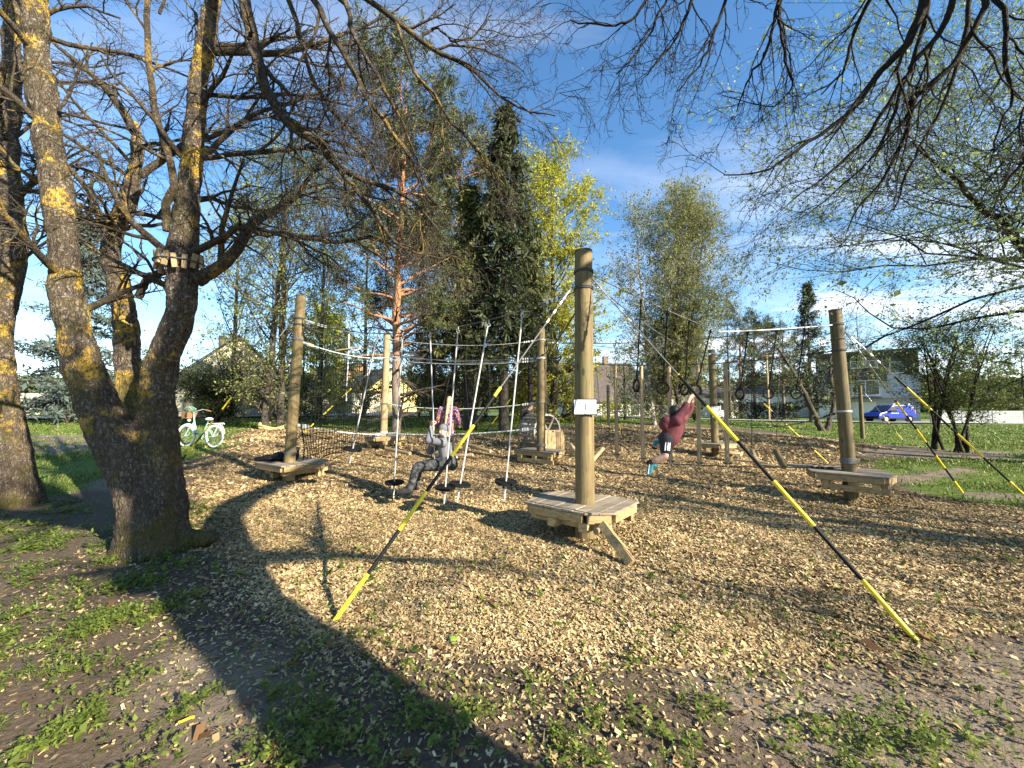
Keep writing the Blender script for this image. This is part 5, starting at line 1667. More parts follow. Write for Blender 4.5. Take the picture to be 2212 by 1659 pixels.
sd_ = MB().ell(Tb(.80, .86), (.13, .085, .05), rotz(byaw)).build('saddle', M['white_paint'], bk, smooth=True)
MB().cyl(Tb(.75, .70), Tb(.78, .84), .013, k=8).build('seat_post', M['spoke'], sd_)
ck = MB().tube([Tb(.85, .72, -.06), Tb(1.30, .74, -.06), Tb(1.34, .70, -.06)], .010, 6).tube([Tb(.85, .72, .06), Tb(1.30, .74, .06), Tb(1.34, .70, .06)], .010, 6)
for x in (.9, 1.05, 1.2, 1.32):
    ck.cyl(Tb(x, .725, -.06), Tb(x, .725, .06), .008, k=6)
for s in (-.06, .06):
    ck.cyl(Tb(1.28, .73, s), Tb(1.10, RW, s), .008, k=6)
ck.build('carrier', M['white_paint'], bk)
cg = MB().ring(bb + ax_ * .06, ax_, .09, .008, 20, 6)
cg.bar(bb + ax_ * .07, Tb(.72, .16, .07), .014, .02).bar(bb - ax_ * .07, Tb(.52, .42, -.07), .014, .02)
cr = cg.build('crank', M['spoke'], bk)
MB().box(Tb(.72, .16, .12), (.09, .07, .02), rotz(byaw)).build('pedal', M['black'], cr)
MB().box(Tb(.52, .42, -.12), (.09, .07, .02), rotz(byaw)).build('pedal', M['black'], cr)
MB().tube([Tb(.72, .27, .06), Tb(.80, .0, .16)], .010, 6).build('kickstand', M['black'], bk)
MB().ell(Tb(.02, .82), (.05, .045, .045), k=10, j=6).build('headlamp', M['white_paint'], bk, smooth=True)
MB().ell(Tb(1.36, .62), (.03, .03, .03), k=8, j=6).build('tail_lamp', M['red_gable'], bk, smooth=True)
bkt = MB()
for q in range(7):
    z = .90 + q * .03
    f_ = .8 + .2 * q / 6
    bkt.tube([Tb(-.02 + dx_ * f_, z, dy_ * f_) for dx_, dy_ in ((.12, -.16), (-.12, -.16), (-.12, .16), (.12, .16), (.12, -.16))], .014, 5)
bkt.box(Tb(-.02, .89), (.20, .26, .02), rotz(byaw))
bkt.build('basket', M['wicker'], bk)
hp = thing('helmet', Tb(.0, 1.10), 'green helmet lying in the basket of the bicycle', 'helmet')
MB().ell(Tb(.0, 1.14), (.17, .14, .09), rotz(byaw), 14, 8).build('shell', M['green_cloth'], hp, smooth=True)
hs_ = MB()
for q in (-.06, 0, .06):
    hs_.tube([Tb(-.15, 1.17, q), Tb(0, 1.235, q), Tb(.15, 1.17, q)], .012, 5)
hs_.build('ridge', M['mint'], hp)
# second, darker bicycle half behind the trunk
b2 = thing('dark_bicycle', Tb(-.25, 0, .35), 'dark bicycle with a black wire basket, mostly hidden by the big tree', 'bicycle')
o2 = Vector((nb_.x * .45 - ub_[0] * .55, nb_.y * .45 - ub_[1] * .55, 0))
for hx in (0.0, -1.05):
    MB().ring(Tb(hx, RW) + o2, ax_, RW - .02, .02, 32, 6).build('tyre', M['rubber'], b2, smooth=True)
MB().tube([Tb(0, RW) + o2, Tb(-.2, .85) + o2, Tb(-.22, 1.05) + o2], .015, 6).tube([Tb(-.2, .8) + o2, Tb(-.6, .3) + o2, Tb(-.75, .8) + o2], .016, 6).tube([Tb(-.6, .3) + o2, Tb(-1.05, RW) + o2], .012, 6).build('frame', M['black'], b2, smooth=True)
MB().tube([Tb(-.32, 1.08, -.26) + o2, Tb(-.2, 1.1, 0) + o2, Tb(-.32, 1.08, .26) + o2], .012, 6).build('handlebar', M['black'], b2)
bkt = MB()
for q in range(6):
    z = .80 + q * .045
    bkt.tube([Tb(.10 + dx_, z, dy_) + o2 for dx_, dy_ in ((.13, -.17), (-.13, -.17), (-.13, .17), (.13, .17), (.13, -.17))], .006, 4)
for q in range(16):
    a = [(.13, -.17 + .34 * (q % 4) / 3), (-.13, -.17 + .34 * (q % 4) / 3), (-.13 + .26 * (q % 4) / 3, .17), (-.13 + .26 * (q % 4) / 3, -.17)][q // 4]
    bkt.cyl(Tb(.10 + a[0], .80, a[1]) + o2, Tb(.10 + a[0], 1.03, a[1]) + o2, .004, k=4)
bkt.build('basket', M['black'], b2)

# ============================================================ ROPES COURSE
def lift(p, dz):
    return np.array([p[0], p[1], p[2] + dz])


POSTS = {}


def play_post(key, px, Yd, top_py, d, label, wraps=(), lean=0.0, group='timber posts of the ropes course', cap=True, m='post'):
    g = at(px, Yd)
    g[2] = gs1(g[0], g[1])
    ztop = P(px, top_py, Yd)[2]
    root = thing('play_post', g, label, 'post', group)
    top = np.array([g[0] + lean, g[1], ztop])
    rng_ = np.random.default_rng(int(px))
    n_, k_ = 26, 28
    V, F = [], []
    for i in range(n_):
        t = i / (n_ - 1)
        r = d / 2 * (1.04 - .10 * t) * (1 + .012 * math.sin(5 * t + px))
        c = g + (top - g) * t - (np.array([0, 0, .25]) if i == 0 else 0)
        for j in range(k_):
            a = 2 * PI * j / k_
            rr_ = r * (1 + .012 * math.sin(3 * a + 2.0 * t + px) + rng_.normal(0, .003))
            V.append((c[0] + rr_ * math.cos(a), c[1] + rr_ * math.sin(a), c[2]))
    for i in range(n_ - 1):
        F += [(i * k_ + j, i * k_ + (j + 1) % k_, (i + 1) * k_ + (j + 1) % k_, (i + 1) * k_ + j) for j in range(k_)]
    b = MB()
    b.add(V, F)
    b.build('pole', M[m], root, smooth=True)
    if cap:
        MB().cyl(top, top + np.array([0, 0, .022]), d / 2 * .98, d / 2 * .95, 24).build('cap', M['endgrain'], root)
    for (zf, turns, mm) in wraps:
        wv = MB()
        c = g + (top - g) * ((zf - g[2]) / (ztop - g[2]))
        r = d / 2 * (1.04 - .10 * (zf - g[2]) / (ztop - g[2]))
        for q in range(turns):
            wv.ring((c[0], c[1], zf + q * .019), (.02 * (-1) ** q, .03, 1), r + .008, .0095, 28, 6)
        wv.build('rope_wrap', M[mm], root, smooth=True)
    POSTS[key] = (g, top, d / 2, root)
    return root


def on_post(key, z):
    g, t, r, _ = POSTS[key]
    return g + (t - g) * ((z - g[2]) / (t[2] - g[2]))


def zat(py, Yd):
    return float(P(1106, py, Yd)[2])


play_post('C', 1261, 4.9, 546, .238, 'thick post in the middle with a framed sign on it', [(zat(590, 4.9), 2, 'cable_dark'), (zat(626, 4.9), 2, 'cable_dark')], .02)
play_post('A', 628, 8.0, 641, .206, 'post with the black bag at its foot, one end of the net', [(zat(690, 8), 2, 'cable_dark'), (zat(703, 8), 2, 'cable_dark'), (zat(735, 8), 3, 'rope_grey'), (zat(843, 8), 1, 'cable_dark'), (zat(978, 8), 3, 'rope_grey')], .13)
play_post('P', 1168, 10.5, 712, .235, 'post standing in front of the slatted drum', [(zat(736, 10.5), 2, 'steel'), (zat(776, 10.5), 3, 'steel'), (zat(871, 10.5), 2, 'cable'), (zat(962, 10.5), 3, 'rope_grey')], .02)
play_post('B', 829, 12.5, 724, .225, 'pale post beside the orange-barked pine', [(zat(774, 12.5), 2, 'steel'), (zat(873, 12.5), 2, 'cable'), (zat(935, 12.5), 3, 'rope_white')], .06, m='post_new')
play_post('D', 1542, 12.6, 757, .225, 'post behind the hanging poles with a small white notice', [(zat(765, 12.6), 2, 'steel'), (zat(800, 12.6), 2, 'cable_dark')], -.01)
play_post('R', 1829, 6.8, 672, .20, 'greenish post with guy lines running down to the lawn', [(zat(702, 6.8), 2, 'cable'), (zat(733, 6.8), 1, 'cable'), (zat(758, 6.8), 2, 'cable_dark'), (zat(890, 6.8), 2, 'steel'), (zat(1000, 6.8), 5, 'rope_grey')], -.11)
play_post('E', 1860, 20, 834, .18, 'short dark post standing alone near the blue van', [(zat(850, 20), 2, 'cable_dark')], 0)
play_post('F', 1314, 19, 833, .15, 'slim post on the chip mound behind the hanging poles', [(zat(846, 19), 2, 'cable')], 0, m='post_new')
play_post('Q', 1176, 15.5, 752, .20, 'post hidden behind the drum and its front post', [(zat(775, 15.5), 2, 'cable')], 0)


def clip_strip(poly, d, n, a, b):
    """convex 2-D polygon cut to a <= dot(p,n) <= b"""
    for s, lim in ((1, a), (-1, -b)):
        out_ = []
        for i in range(len(poly)):
            p, q = poly[i], poly[(i + 1) % len(poly)]
            fp, fq = s * (p @ n) - lim, s * (q @ n) - lim
            if fp >= 0: out_.append(p)
            if fp * fq < 0: out_.append(p + (q - p) * fp / (fp - fq))
        poly = out_
        if len(poly) < 3: return []
    return poly


def platform(key, poly, ztop, bdir, bw=.142, th=.028, fascia=.095, blocks=True, skid=True, label=None, notch=None):
    """board deck round a post: planks cut to the outline, fascia boards, bearers and blocks (parts of the post)"""
    root = POSTS[key][3]
    g = POSTS[key][0]
    poly = [np.array(p, float) for p in poly]
    c = sum(poly) / len(poly)
    area = sum(poly[i][0] * poly[(i + 1) % len(poly)][1] - poly[(i + 1) % len(poly)][0] * poly[i][1] for i in range(len(poly)))
    if area < 0: poly = poly[::-1]
    d = nrm(np.array(bdir, float))
    nv = np.array([-d[1], d[0]])
    lo, hi = min(p @ nv for p in poly), max(p @ nv for p in poly)
    nbd = max(3, int(round((hi - lo) / bw)))
    e = (hi - lo) / nbd
    for i in range(nbd):
        q = clip_strip(poly, d, nv, lo + i * e + .0035, lo + (i + 1) * e - .0035)
        if len(q) >= 3:
            MB().prism([(p[0], p[1], ztop - th + .003 * math.sin(i * 2.7)) for p in q], (0, 0, th)).build('plank', M['plank'], root, bevel=.004)
    inner = [c + (p - c) * .94 for p in poly]
    for i in range(len(inner)):
        a, b_ = inner[i], inner[(i + 1) % len(inner)]
        t = nrm(b_ - a)
        a2, b2_ = a + t * .026, b_ - t * .026
        if np.linalg.norm(b2_ - a2) < .08: continue
        z = ztop - th - .006 - fascia / 2
        MB().bar((*a2, z), (*b2_, z), .045, fascia).build('fascia', M['beam'], root, bevel=.004)
    zb = ztop - th - fascia - .012
    for s in (-.32, .32):                                    # bearers across
        w = (hi - lo) * .5 * .86
        cc = c + d * 0 + d * s * 1.0
        MB().bar((*(cc - nv * w), zb - .045), (*(cc + nv * w), zb - .045), .10, .09).build('bearer', M['beam'], root, bevel=.004)
    if blocks:
        for s in (-.32, .32):
            for u_ in (-.28, .28):
                cc = c + d * s * 1.0 + nv * u_ * (hi - lo)
                MB().box((cc[0], cc[1], zb - .145), (.12, .13, .105), rotz(math.atan2(d[1], d[0]))).build('block', M['beam'], root, bevel=.004)
    return root


# decks
platform('C', [(.16, 4.96), (.82, 4.42), (1.17, 4.44), (1.62, 4.98), (1.42, 5.26), (.70, 5.62), (.38, 5.45)], .425, (.64, .77), blocks=False)
rc = POSTS['C'][3]
MB().bar((1.02, 4.42, .30), (1.22, 4.02, .02), .10, .095, (0.5, .2, 1)).build('prop', M['beam'], rc, bevel=.004)
for (xa, ya) in ((.47, 4.70), (.80, 4.47)):
    MB().bar((xa, ya, .245), (xa + .62, ya + .75, .245), .115, .10).build('bearer', M['beam'], rc, bevel=.004)
MB().cyl((.92, 4.36, .24), (1.10, 4.46, .25), .035, k=16).build('peg', M['post_new'], rc, smooth=True)
platform('A', [(-5.40, 8.10), (-4.42, 7.45), (-3.86, 8.12), (-4.05, 8.5), (-4.95, 9.0)], .50, (-.83, .55), blocks=True)
platform('P', [(.02, 10.9), (1.08, 10.05), (1.46, 10.65), (1.25, 11.1), (.5, 11.5)], .46, (.78, -.63), blocks=False)
platform('B', [(-4.75, 12.4), (-4.25, 11.95), (-3.55, 12.25), (-3.5, 12.8), (-4.5, 13.1)], .72, (.9, -.3), blocks=True)
platform('D', [(5.95, 12.45), (6.45, 12.0), (7.1, 12.2), (7.2, 12.9), (6.3, 13.1)], .50, (.9, -.3), blocks=False)
platform('R', [(5.22, 6.78), (5.92, 6.12), (6.32, 6.38), (6.55, 6.9), (6.05, 7.45), (5.45, 7.25)], .52, (.73, -.68), blocks=False)


def extra_pallet(key, a, b_, z, w=.10, h=.10):
    MB().bar((*a, z), (*b_, z), w, h).build('skid', M['beam'], POSTS[key][3], bevel=.004)


extra_pallet('P', (.16, 10.72), (1.06, 10.02), .21, .05, .10)
for t in (.08, .5, .92):
    p = np.array([.16, 10.74]) * (1 - t) + np.array([1.06, 10.04]) * t
    MB().box((p[0], p[1] + .03, .30), (.12, .10, .085), rotz(-.66)).build('block', M['beam'], POSTS['P'][3], bevel=.004)
extra_pallet('R', (5.36, 6.76), (5.98, 6.18), .275, .05, .10)
extra_pallet('R', (5.98, 6.20), (6.40, 6.86), .275, .05, .10)
for t in (.08, .5, .92):
    p = np.array([5.36, 6.78]) * (1 - t) + np.array([5.98, 6.2]) * t
    MB().box((p[0] + .03, p[1] + .03, .36), (.13, .10, .075), rotz(-.75)).build('block', M['beam'], POSTS['R'][3], bevel=.004)

# black bag lying on the deck of the net post
bgp = np.array([-4.98, 8.22, .505])
bg_o = thing('black_bag', bgp, 'slumped black bag lying on the deck beside the net post', 'bag')
bb_ = MB()
for (x, y, rx, ry, rz_) in [(-.14, 0, .24, .17, .07), (.10, .03, .24, .18, .10), (.30, .05, .14, .15, .15), (-.32, -.02, .14, .12, .05)]:
    bb_.ell(bgp + np.array([x, y, rz_ * .78]), (rx, ry, rz_), None, 16, 10)
ob = bb_.build('cloth_body', M['black'], bg_o, smooth=True)
md = ob.modifiers.new('r', 'REMESH')
md.mode = 'VOXEL'
md.voxel_size = .014
tx = bpy.data.textures.new('crumple', 'CLOUDS')
tx.noise_scale = .09
md = ob.modifiers.new('d', 'DISPLACE')
md.texture = tx
md.strength = .05
MB().tube(resample([bgp + np.array(v) for v in ((.28, 0, .2), (.36, .02, .28), (.42, .08, .24), (.38, .12, .15))], 10), .014, 6).build('handle', M['black'], bg_o, smooth=True)


# ------------------------------------------------------------ cables
def sag(a, b_, s, n=18):
    a, b_ = np.asarray(a, float), np.asarray(b_, float)
    t = np.linspace(0, 1, n)[:, None]
    p = a + (b_ - a) * t
    p[:, 2] -= s * 4 * t[:, 0] * (1 - t[:, 0])
    return p


def cable(a, b_, s, r, m, label, name='cable', group='cables strung between the posts', fit=True):
    p = sag(a, b_, s)
    root = thing(name, a, label, 'cable', group)
    MB().tube(p, r, 6).build('strand', M[m], root, smooth=True)
    if fit:
        for e, q in ((p[0], p[1]), (p[-1], p[-2])):
            dd = nrm(q - e)
            mb = MB().cyl(e + dd * .10, e + dd * .19, r * 2.2, k=8)
            for u_ in (.26, .33, .40):
                mb.box(e + dd * u_, (r * 3.4, r * 4.2, r * 5))
            mb.build('clamps', M['steel' if m != 'cable_dark' else 'chain'], root)['kind'] = 'stuff'
    return p


def edge(key, z, to):
    """point on a post's surface facing 'to'"""
    c = on_post(key, z)
    d = nrm((np.asarray(to) - c)[:2])
    return np.array([c[0] + d[0] * (POSTS[key][2] + .006), c[1] + d[1] * (POSTS[key][2] + .006), z])


zC1, zC2 = zat(592, 4.9), zat(628, 4.9)
zA1, zA2 = zat(691, 8), zat(736, 8)
PC, PA, PP, PB, PD, PR = [on_post(k, 2.5) for k in 'CAPBDR']
disc_line = cable(edge('C', zC2, PA), edge('A', zA1, PC), .42, .009, 'cable', 'slack steel cable that carries the disc swings')
cable(edge('A', zA2, PB), edge('B', zat(774, 12.5), PA), .12, .012, 'rope_white', 'pale rope along the top edge of the net')
cable(edge('A', zat(703, 8), PB), edge('B', zat(752, 12.5), PA), .05, .010, 'cable_dark', 'dark cable just above the net')
cable(edge('A', zat(693, 8), PP), edge('P', zat(736, 10.5), PA), .30, .010, 'cable', 'long cable from the net post to the drum post')
up1 = cable(edge('B', zat(770, 12.5), PP), edge('P', zat(773, 10.5), PB), .10, .010, 'cable', 'upper of two close cables between the pale post and the drum post')
cable(edge('B', zat(777, 12.5), PP), edge('P', zat(779, 10.5), PB), .12, .010, 'steel', 'lower of two close cables between the pale post and the drum post')
hand = cable(edge('B', zat(873, 12.5), PP), edge('P', zat(870, 10.5), PB), .16, .012, 'rope_white', 'pale hand rope between the pale post and the drum post')
foot = cable(edge('B', zat(936, 12.5), PP), edge('P', zat(925, 10.5), PB), .10, .018, 'rope_white', 'knotted pale foot rope between the pale post and the drum post')
kn = bpy.data.objects['cable']
kb = MB()
for t in np.linspace(.03, .97, 34):
    q = np.array([np.interp(t, np.linspace(0, 1, len(foot)), foot[:, k]) for k in range(3)])
    kb.ring(q, foot[-1] - foot[0], .024, .010, 8, 5)
kroot = [o for o in bpy.data.objects if o.get('label', '').startswith('knotted pale foot rope')][0]
kb.build('knots', M['rope_grey'], kroot)['kind'] = 'stuff'
low = cable(edge('A', zat(918, 8), PB), edge('B', zat(938, 12.5), PA), .06, .018, 'rope_white', 'low pale rope from the net post towards the pale post')
top_line = cable(edge('P', zat(776, 10.5), PR), edge('R', zat(758, 6.8), PP), .22, .010, 'cable_dark', 'dark cable holding the tops of the hanging poles')
bot_line = cable(edge('P', .42, PR), edge('R', .56, PP), .10, .010, 'cable_dark', 'dark cable joining the feet of the hanging poles')
_ra, _rb = edge('C', zC1, PR), edge('R', zat(703, 6.8), PC)
_rm = P(1552, 717, _ra[1] + (_rb[1] - _ra[1]) * .43)
ring_line = np.concatenate([sag(_ra, _rm, .02, 10), sag(_rm, _rb, .015, 10)[1:]])
rlr = thing('cable', _ra, 'slack steel cable that carries the rings, pulled into a shallow V', 'cable', 'cables strung between the posts')
MB().tube(ring_line[:10], .008, 6).build('strand', M['cable'], rlr, smooth=True)
MB().tube(ring_line[9:], .010, 6).build('strand', M['rope_white'], rlr, smooth=True)
cable(edge('C', zC1 - .02, PD), edge('D', zat(766, 12.6), PC), .25, .009, 'cable', 'thin cable from the middle post to the post behind')
cable(edge('P', zat(732, 10.5), PD), edge('D', zat(762, 12.6), PP), .10, .009, 'cable_dark', 'dark cable from the drum post to the post behind the poles')
cable(edge('P', zat(741, 10.5), PR), edge('R', zat(700, 6.8), PP), .14, .010, 'cable', 'upper cable from the drum post towards the greenish post')
cable(edge('D', zat(766, 12.6), PR), edge('R', zat(735, 6.8), PD), .16, .010, 'cable', 'cable from the greenish post to the post behind the poles')
cable(edge('D', zat(905, 12.6), PR), edge('R', zat(890, 6.8), PD), .28, .010, 'cable_dark', 'low slack hand rope by the greenish post')
cable(edge('C', zat(645, 4.9), PP), edge('P', zat(770, 10.5), PC), .12, .012, 'cable_dark', 'dark rope from the middle post back to the drum post')
cable(edge('E', zat(850, 20), PD), edge('D', zat(800, 12.6), on_post('E', 2)), .15, .009, 'cable_dark', 'far dark cable to the short post by the van')
cable(edge('F', zat(846, 19), PD), edge('D', zat(840, 12.6), on_post('F', 2)), .2, .009, 'cable', 'thin cable from the slim mound post')
cable(edge('Q', zat(775, 15.5), PB), edge('B', zat(765, 12.5), on_post('Q', 3)), .2, .009, 'cable_dark', 'dark cable running behind the drum post')


# guy lines with yellow and black sleeves
def guy(top, px, py, n0, label, r=.017, frac=.75, anchor=None, seg=.46, rc_=.008):
    a = np.array(anchor) if anchor is not None else G(px, py)
    a = np.array([a[0], a[1], gs1(a[0], a[1]) - .02])
    top = np.asarray(top, float)
    root = thing('guy_line', a, label, 'guy line', 'guy lines with striped sleeves')
    MB().tube([a, top], rc_, 6).build('wire', M['cable'], root, smooth=True)
    L = np.linalg.norm(top - a)
    d = (top - a) / L
    s = .02
    i = n0
    while s < L * frac:
        e = min(s + seg, L * frac)
        MB().cyl(a + d * s, a + d * (e - .004), r if i % 2 == 0 else r * .92, k=14).build('sleeve', M['yellow' if i % 2 == 0 else 'black'], root, smooth=True)
        s, i = e, i + 1
    fb_ = MB()
    for u_ in (.80, .84, .88):
        fb_.cyl(a + d * L * u_, a + d * (L * u_ + .06), r * .85, k=8)
    fb_.cyl(a + d * L * .90, a + d * L * .955, r * .55, k=8)
    fb_.build('fittings', M['steel'], root)['kind'] = 'stuff'
    return root


CT = on_post('C', zat(607, 4.9))
guy(CT + np.array([-.09, -.08, 0]), 716, 1358, 0, 'striped guy line anchored in the soil near the big tree', frac=.56, seg=.38)
guy(CT + np.array([.10, -.07, 0]), 1988, 1398, 0, 'striped guy line anchored furthest forward beside the weeds', frac=.60, seg=.42)
RT = on_post('R', zat(715, 6.8))
guy(RT + np.array([.10, -.05, -.02]), 2081, 1064, 0, 'shorter striped guy line from the greenish post to the lawn', frac=.60, seg=.36)
guy(RT + np.array([.11, .0, .03]), 2240, 1092, 0, 'longer striped guy line from the greenish post past the small trees', frac=.72, seg=.55)
guy(on_post('D', zat(778, 12.6)) + np.array([.1, -.1, 0]), 1792, 1003, 0, 'thin striped guy line coming down behind the greenish post', frac=.55, seg=.5)
guy(on_post('A', zA1) + np.array([-.1, -.05, 0]), 384, 1004, 1, 'striped guy line crossing the mint bicycle', frac=.55, seg=.42)
guy(on_post('B', zat(776, 12.5)) + np.array([-.1, -.02, 0]), 612, 976, 0, 'striped guy line seen through the net', frac=.75, seg=.38)
guy(on_post('F', zat(846, 19)) + np.array([.05, -.1, 0]), 1345, 946, 1, 'short striped guy line on the chip mound', frac=.7, seg=.5, rc_=.006)
guy(on_post('E', zat(846, 20)) + np.array([.1, -.1, 0]), 1950, 950, 0, 'guy line of the short post near the van', frac=.5, seg=.5)
guy(on_post('Q', zat(772, 15.5)) + np.array([-.1, 0, 0]), 1048, 934, 1, 'striped guy line behind the two spruce trunks', frac=.5, seg=.5)

# ------------------------------------------------------------ cargo net between the net post and the pale post
ga, gb_ = on_post('A', 2.9), on_post('B', 2.8)
net = thing('cargo_net', (POSTS['A'][0] + POSTS['B'][0]) / 2, 'dark rope climbing net hanging between two posts', 'climbing net')


def netp(u_, v_):
    """u along A-B, v up; slack, uneven"""
    x = ga + (gb_ - ga) * (.05 + .90 * u_)
    ztop = zA2 - .05 + (zat(778, 12.5) - zA2) * u_ - .16 * 4 * u_ * (1 - u_)
    zbot = .42 + .22 * u_
    z = zbot + (ztop - zbot) * v_
    ph = u_ * 11 + v_ * 7
    sl = (1 - v_)
    return np.array([x[0] + .035 * math.sin(ph * 1.7) * sl + .25 * sl * (u_ - .2) * (-.5), x[1] + .05 * math.sin(ph + 1) * sl, z + .018 * math.sin(ph * 2.3)])


nu, nv_ = 34, 17
nb2 = MB()
for i in range(nu + 1):
    nb2.tube([netp(i / nu, j / 34) for j in range(35)], .0075, 4, False)
for j in range(nv_ + 1):
    nb2.tube([netp(i / 68, j / nv_) for i in range(69)], .0075, 4, False)
nb2.build('mesh', M['rope_dark'], net)['kind'] = 'stuff'
for nm, pts in (('border_rope', [netp(i / 40, 1) for i in range(41)]), ('border_rope', [netp(i / 40, 0) for i in range(41)]), ('border_rope', [netp(0, j / 20) for j in range(21)]), ('border_rope', [netp(1, j / 20) for j in range(21)])):
    MB().tube(pts, .014, 6).build(nm, M['rope_dark'], net, smooth=True)
kb = MB()
for i in range(0, nu + 1, 1):
    for j in range(nv_ + 1):
        kb.box(netp(i / nu, j / nv_), (.022, .022, .022))
kb.build('knots', M['rope_dark'], net)['kind'] = 'stuff'

# ------------------------------------------------------------ disc swings on the slack cable


def on_line(line, px):
    """point of a strung line in the picture column px"""
    cols = np.array([1106 + 831 * p[0] / (p[1] * CP + (p[2] - CAMZ) * SP) for p in line])
    k = np.argsort(cols)
    return np.array([np.interp(px, cols[k], line[k, i]) for i in range(3)])


def disc_swing(top, px, py, label, Yd=None, tail=.22, tilt=0.0, rd=.155):
    Yd = Yd or top[1] - .1
    c = P(px, py, Yd)
    root = thing('disc_swing', top, label, 'disc swing', 'disc swings on the slack cable')
    d = nrm(c - top)
    a = top + d * .10
    MB().tube([a, c], .011, 8).tube([c, c + d * tail], .0125, 8).build('pole', M['pole'], root, smooth=True)
    dn = Vector(tuple(-d)) + Vector((tilt, -.10, 0))
    MB().cyl(c - np.array(dn.normalized()) * .012, c + np.array(dn.normalized()) * .012, rd, k=28).build('disc', M['rubber'], root)
    MB().cyl(c + d * .012, c + d * .055, .028, k=12).build('collar', M['pole'], root)
    MB().ring(top - np.array([0, 0, .03]), (1, .3, 0), .028, .006, 14, 6).ring(top - np.array([0, 0, .075]), (0, 1, 0), .022, .006, 12, 6).cyl(top - np.array([0, 0, .09]), a - d * .0, .010, k=8).build('shackle', M['steel'], root)
    return c


DS = [(816, 762, 970, 'disc swing nearest the net, leaning most'), (870, 852, 1042, 'disc swing between the net and the sitting child'), (929, 940, 1011, 'disc swing that the child in the grey jumper sits on'),
      (990, 962, 1053, 'disc swing just behind the sitting child'), (1056, 994, 1046, 'disc swing with its disc tipped towards the viewer'), (1129, 1093, 1041, 'disc swing furthest along towards the middle post')]
CHILD_C = None
for tp, dxp, dyp, lb in DS:
    tpt = on_line(disc_line, tp)
    c = disc_swing(tpt, dxp, dyp, lb, Yd=tpt[1] - (.18 if tp == 1056 else .0), tilt=0, tail=.25)
    if tp == 929: CHILD_C, CHILD_T = c, tpt

# ------------------------------------------------------------ hanging poles
top_l, bot_l = top_line, bot_line
for px, y0, y1, lb in [(1330, 788, 988, 'hanging pole nearest the sign'), (1386, 790, 997, 'second hanging pole from the sign'), (1446, 792, 1003, 'hanging pole behind the swinging child'), (1508, 787, 1007, 'hanging pole beside the hand-held ring'), (1568, 784, 1008, 'hanging pole furthest from the sign')]:
    t = on_line(top_l, px)
    Yd = t[1]
    a, b_ = P(px - 1, y0, Yd), P(px + 3, y1, Yd)
    root = thing('hanging_pole', b_, lb, 'hanging pole', 'poles hung in a row between two cables')
    MB().cyl(b_, a, .043, .041, 18, bev=.006).build('shaft', M['post_new'], root, smooth=True)
    q = on_line(bot_l, px + 3)
    MB().box((b_[0], b_[1], b_[2] + .07), (.125, .10, .028)).build('clamp', M['chain'], root)
    MB().ring((a[0], a[1], t[2]), (0, 0, 1), .046, .006, 16, 5).build('eye', M['chain'], root)

# ------------------------------------------------------------ rings
HELD = None
for px, py, ang, lb in [(1375, 833, 80, 'edge-on ring nearest the sign post'), (1432, 838, 8, 'round ring second from the sign post'), (1479, 841, 76, 'edge-on ring just beside the hand-held one'), (1502, 843, 12, 'ring gripped by the swinging child'),
                        (1598, 851, 78, 'edge-on ring past the swinging child'), (1660, 850, 6, 'round ring next to the edge-on one over the lawn'), (1720, 851, 10, 'last ring, nearest the greenish post')]:
    tpx = px + (10 if px < 1480 else 34 if px == 1502 else 22 if px == 1479 else 18)
    t = on_line(ring_line, tpx)
    c = P(px, py, t[1] + .02)
    root = thing('ring_swing', c, lb, 'ring', 'rings hanging from the slack cable')
    a = rad(ang)
    nrm_ = Vector((math.sin(a), math.cos(a), 0))
    MB().ring(c, nrm_, .079, .0145, 28, 8).build('ring', M['rubber'], root, smooth=True)
    d = nrm(t - c)
    st = c + d * .085
    MB().tube([st, t], .0105, 6).build('rope', M['rope_dark'], root, smooth=True)
    kb = MB()
    for q in (.0, .03, .06):
        kb.ell(st + d * q, (.022, .02, .018), k=8, j=6)
    kb.tube([st + d * .05, st + d * .07 + np.array([.04, 0, .03]), st + d * .1 + np.array([.05, 0, .07])], .007, 5)
    kb.ell(t - d * .04, (.02, .02, .03), k=8, j=6)
    kb.build('knot', M['rope_dark'], root, smooth=True)
    if px == 1502: HELD = c


# ------------------------------------------------------------ log swings
def chain(a, b_, root, r=.008):
    MB().tube([a, b_], r * .55, 5).build('chain', M['chain'], root)
    lk = MB()
    L = np.linalg.norm(np.asarray(b_) - a)
    n_ = int(L / .05)
    d = (np.asarray(b_) - a) / L
    for i in range(n_):
        p = a + d * (i + .5) / n_ * L
        lk.box(p, (.022, .007, .03) if i % 2 else (.007, .022, .03))
    lk.build('chain_links', M['chain'], root)['kind'] = 'stuff'


def log_swing(e0, e1, t0, t1, label, r=.05, m='post_new', group='logs hung on chains'):
    e0, e1 = np.asarray(e0), np.asarray(e1)
    root = thing('hanging_log', (e0 + e1) / 2, label, 'hanging log', group)
    MB().cyl(e0, e1, r, r * .97, 18, bev=.008).build('log', M[m], root, smooth=True)
    for e, t in ((e0, t0), (e1, t1)):
        if t is not None:
            q = e + (np.asarray(e1 + e0) / 2 - e) * .06
            chain(q + np.array([0, 0, r]), np.asarray(t), root)
    return root


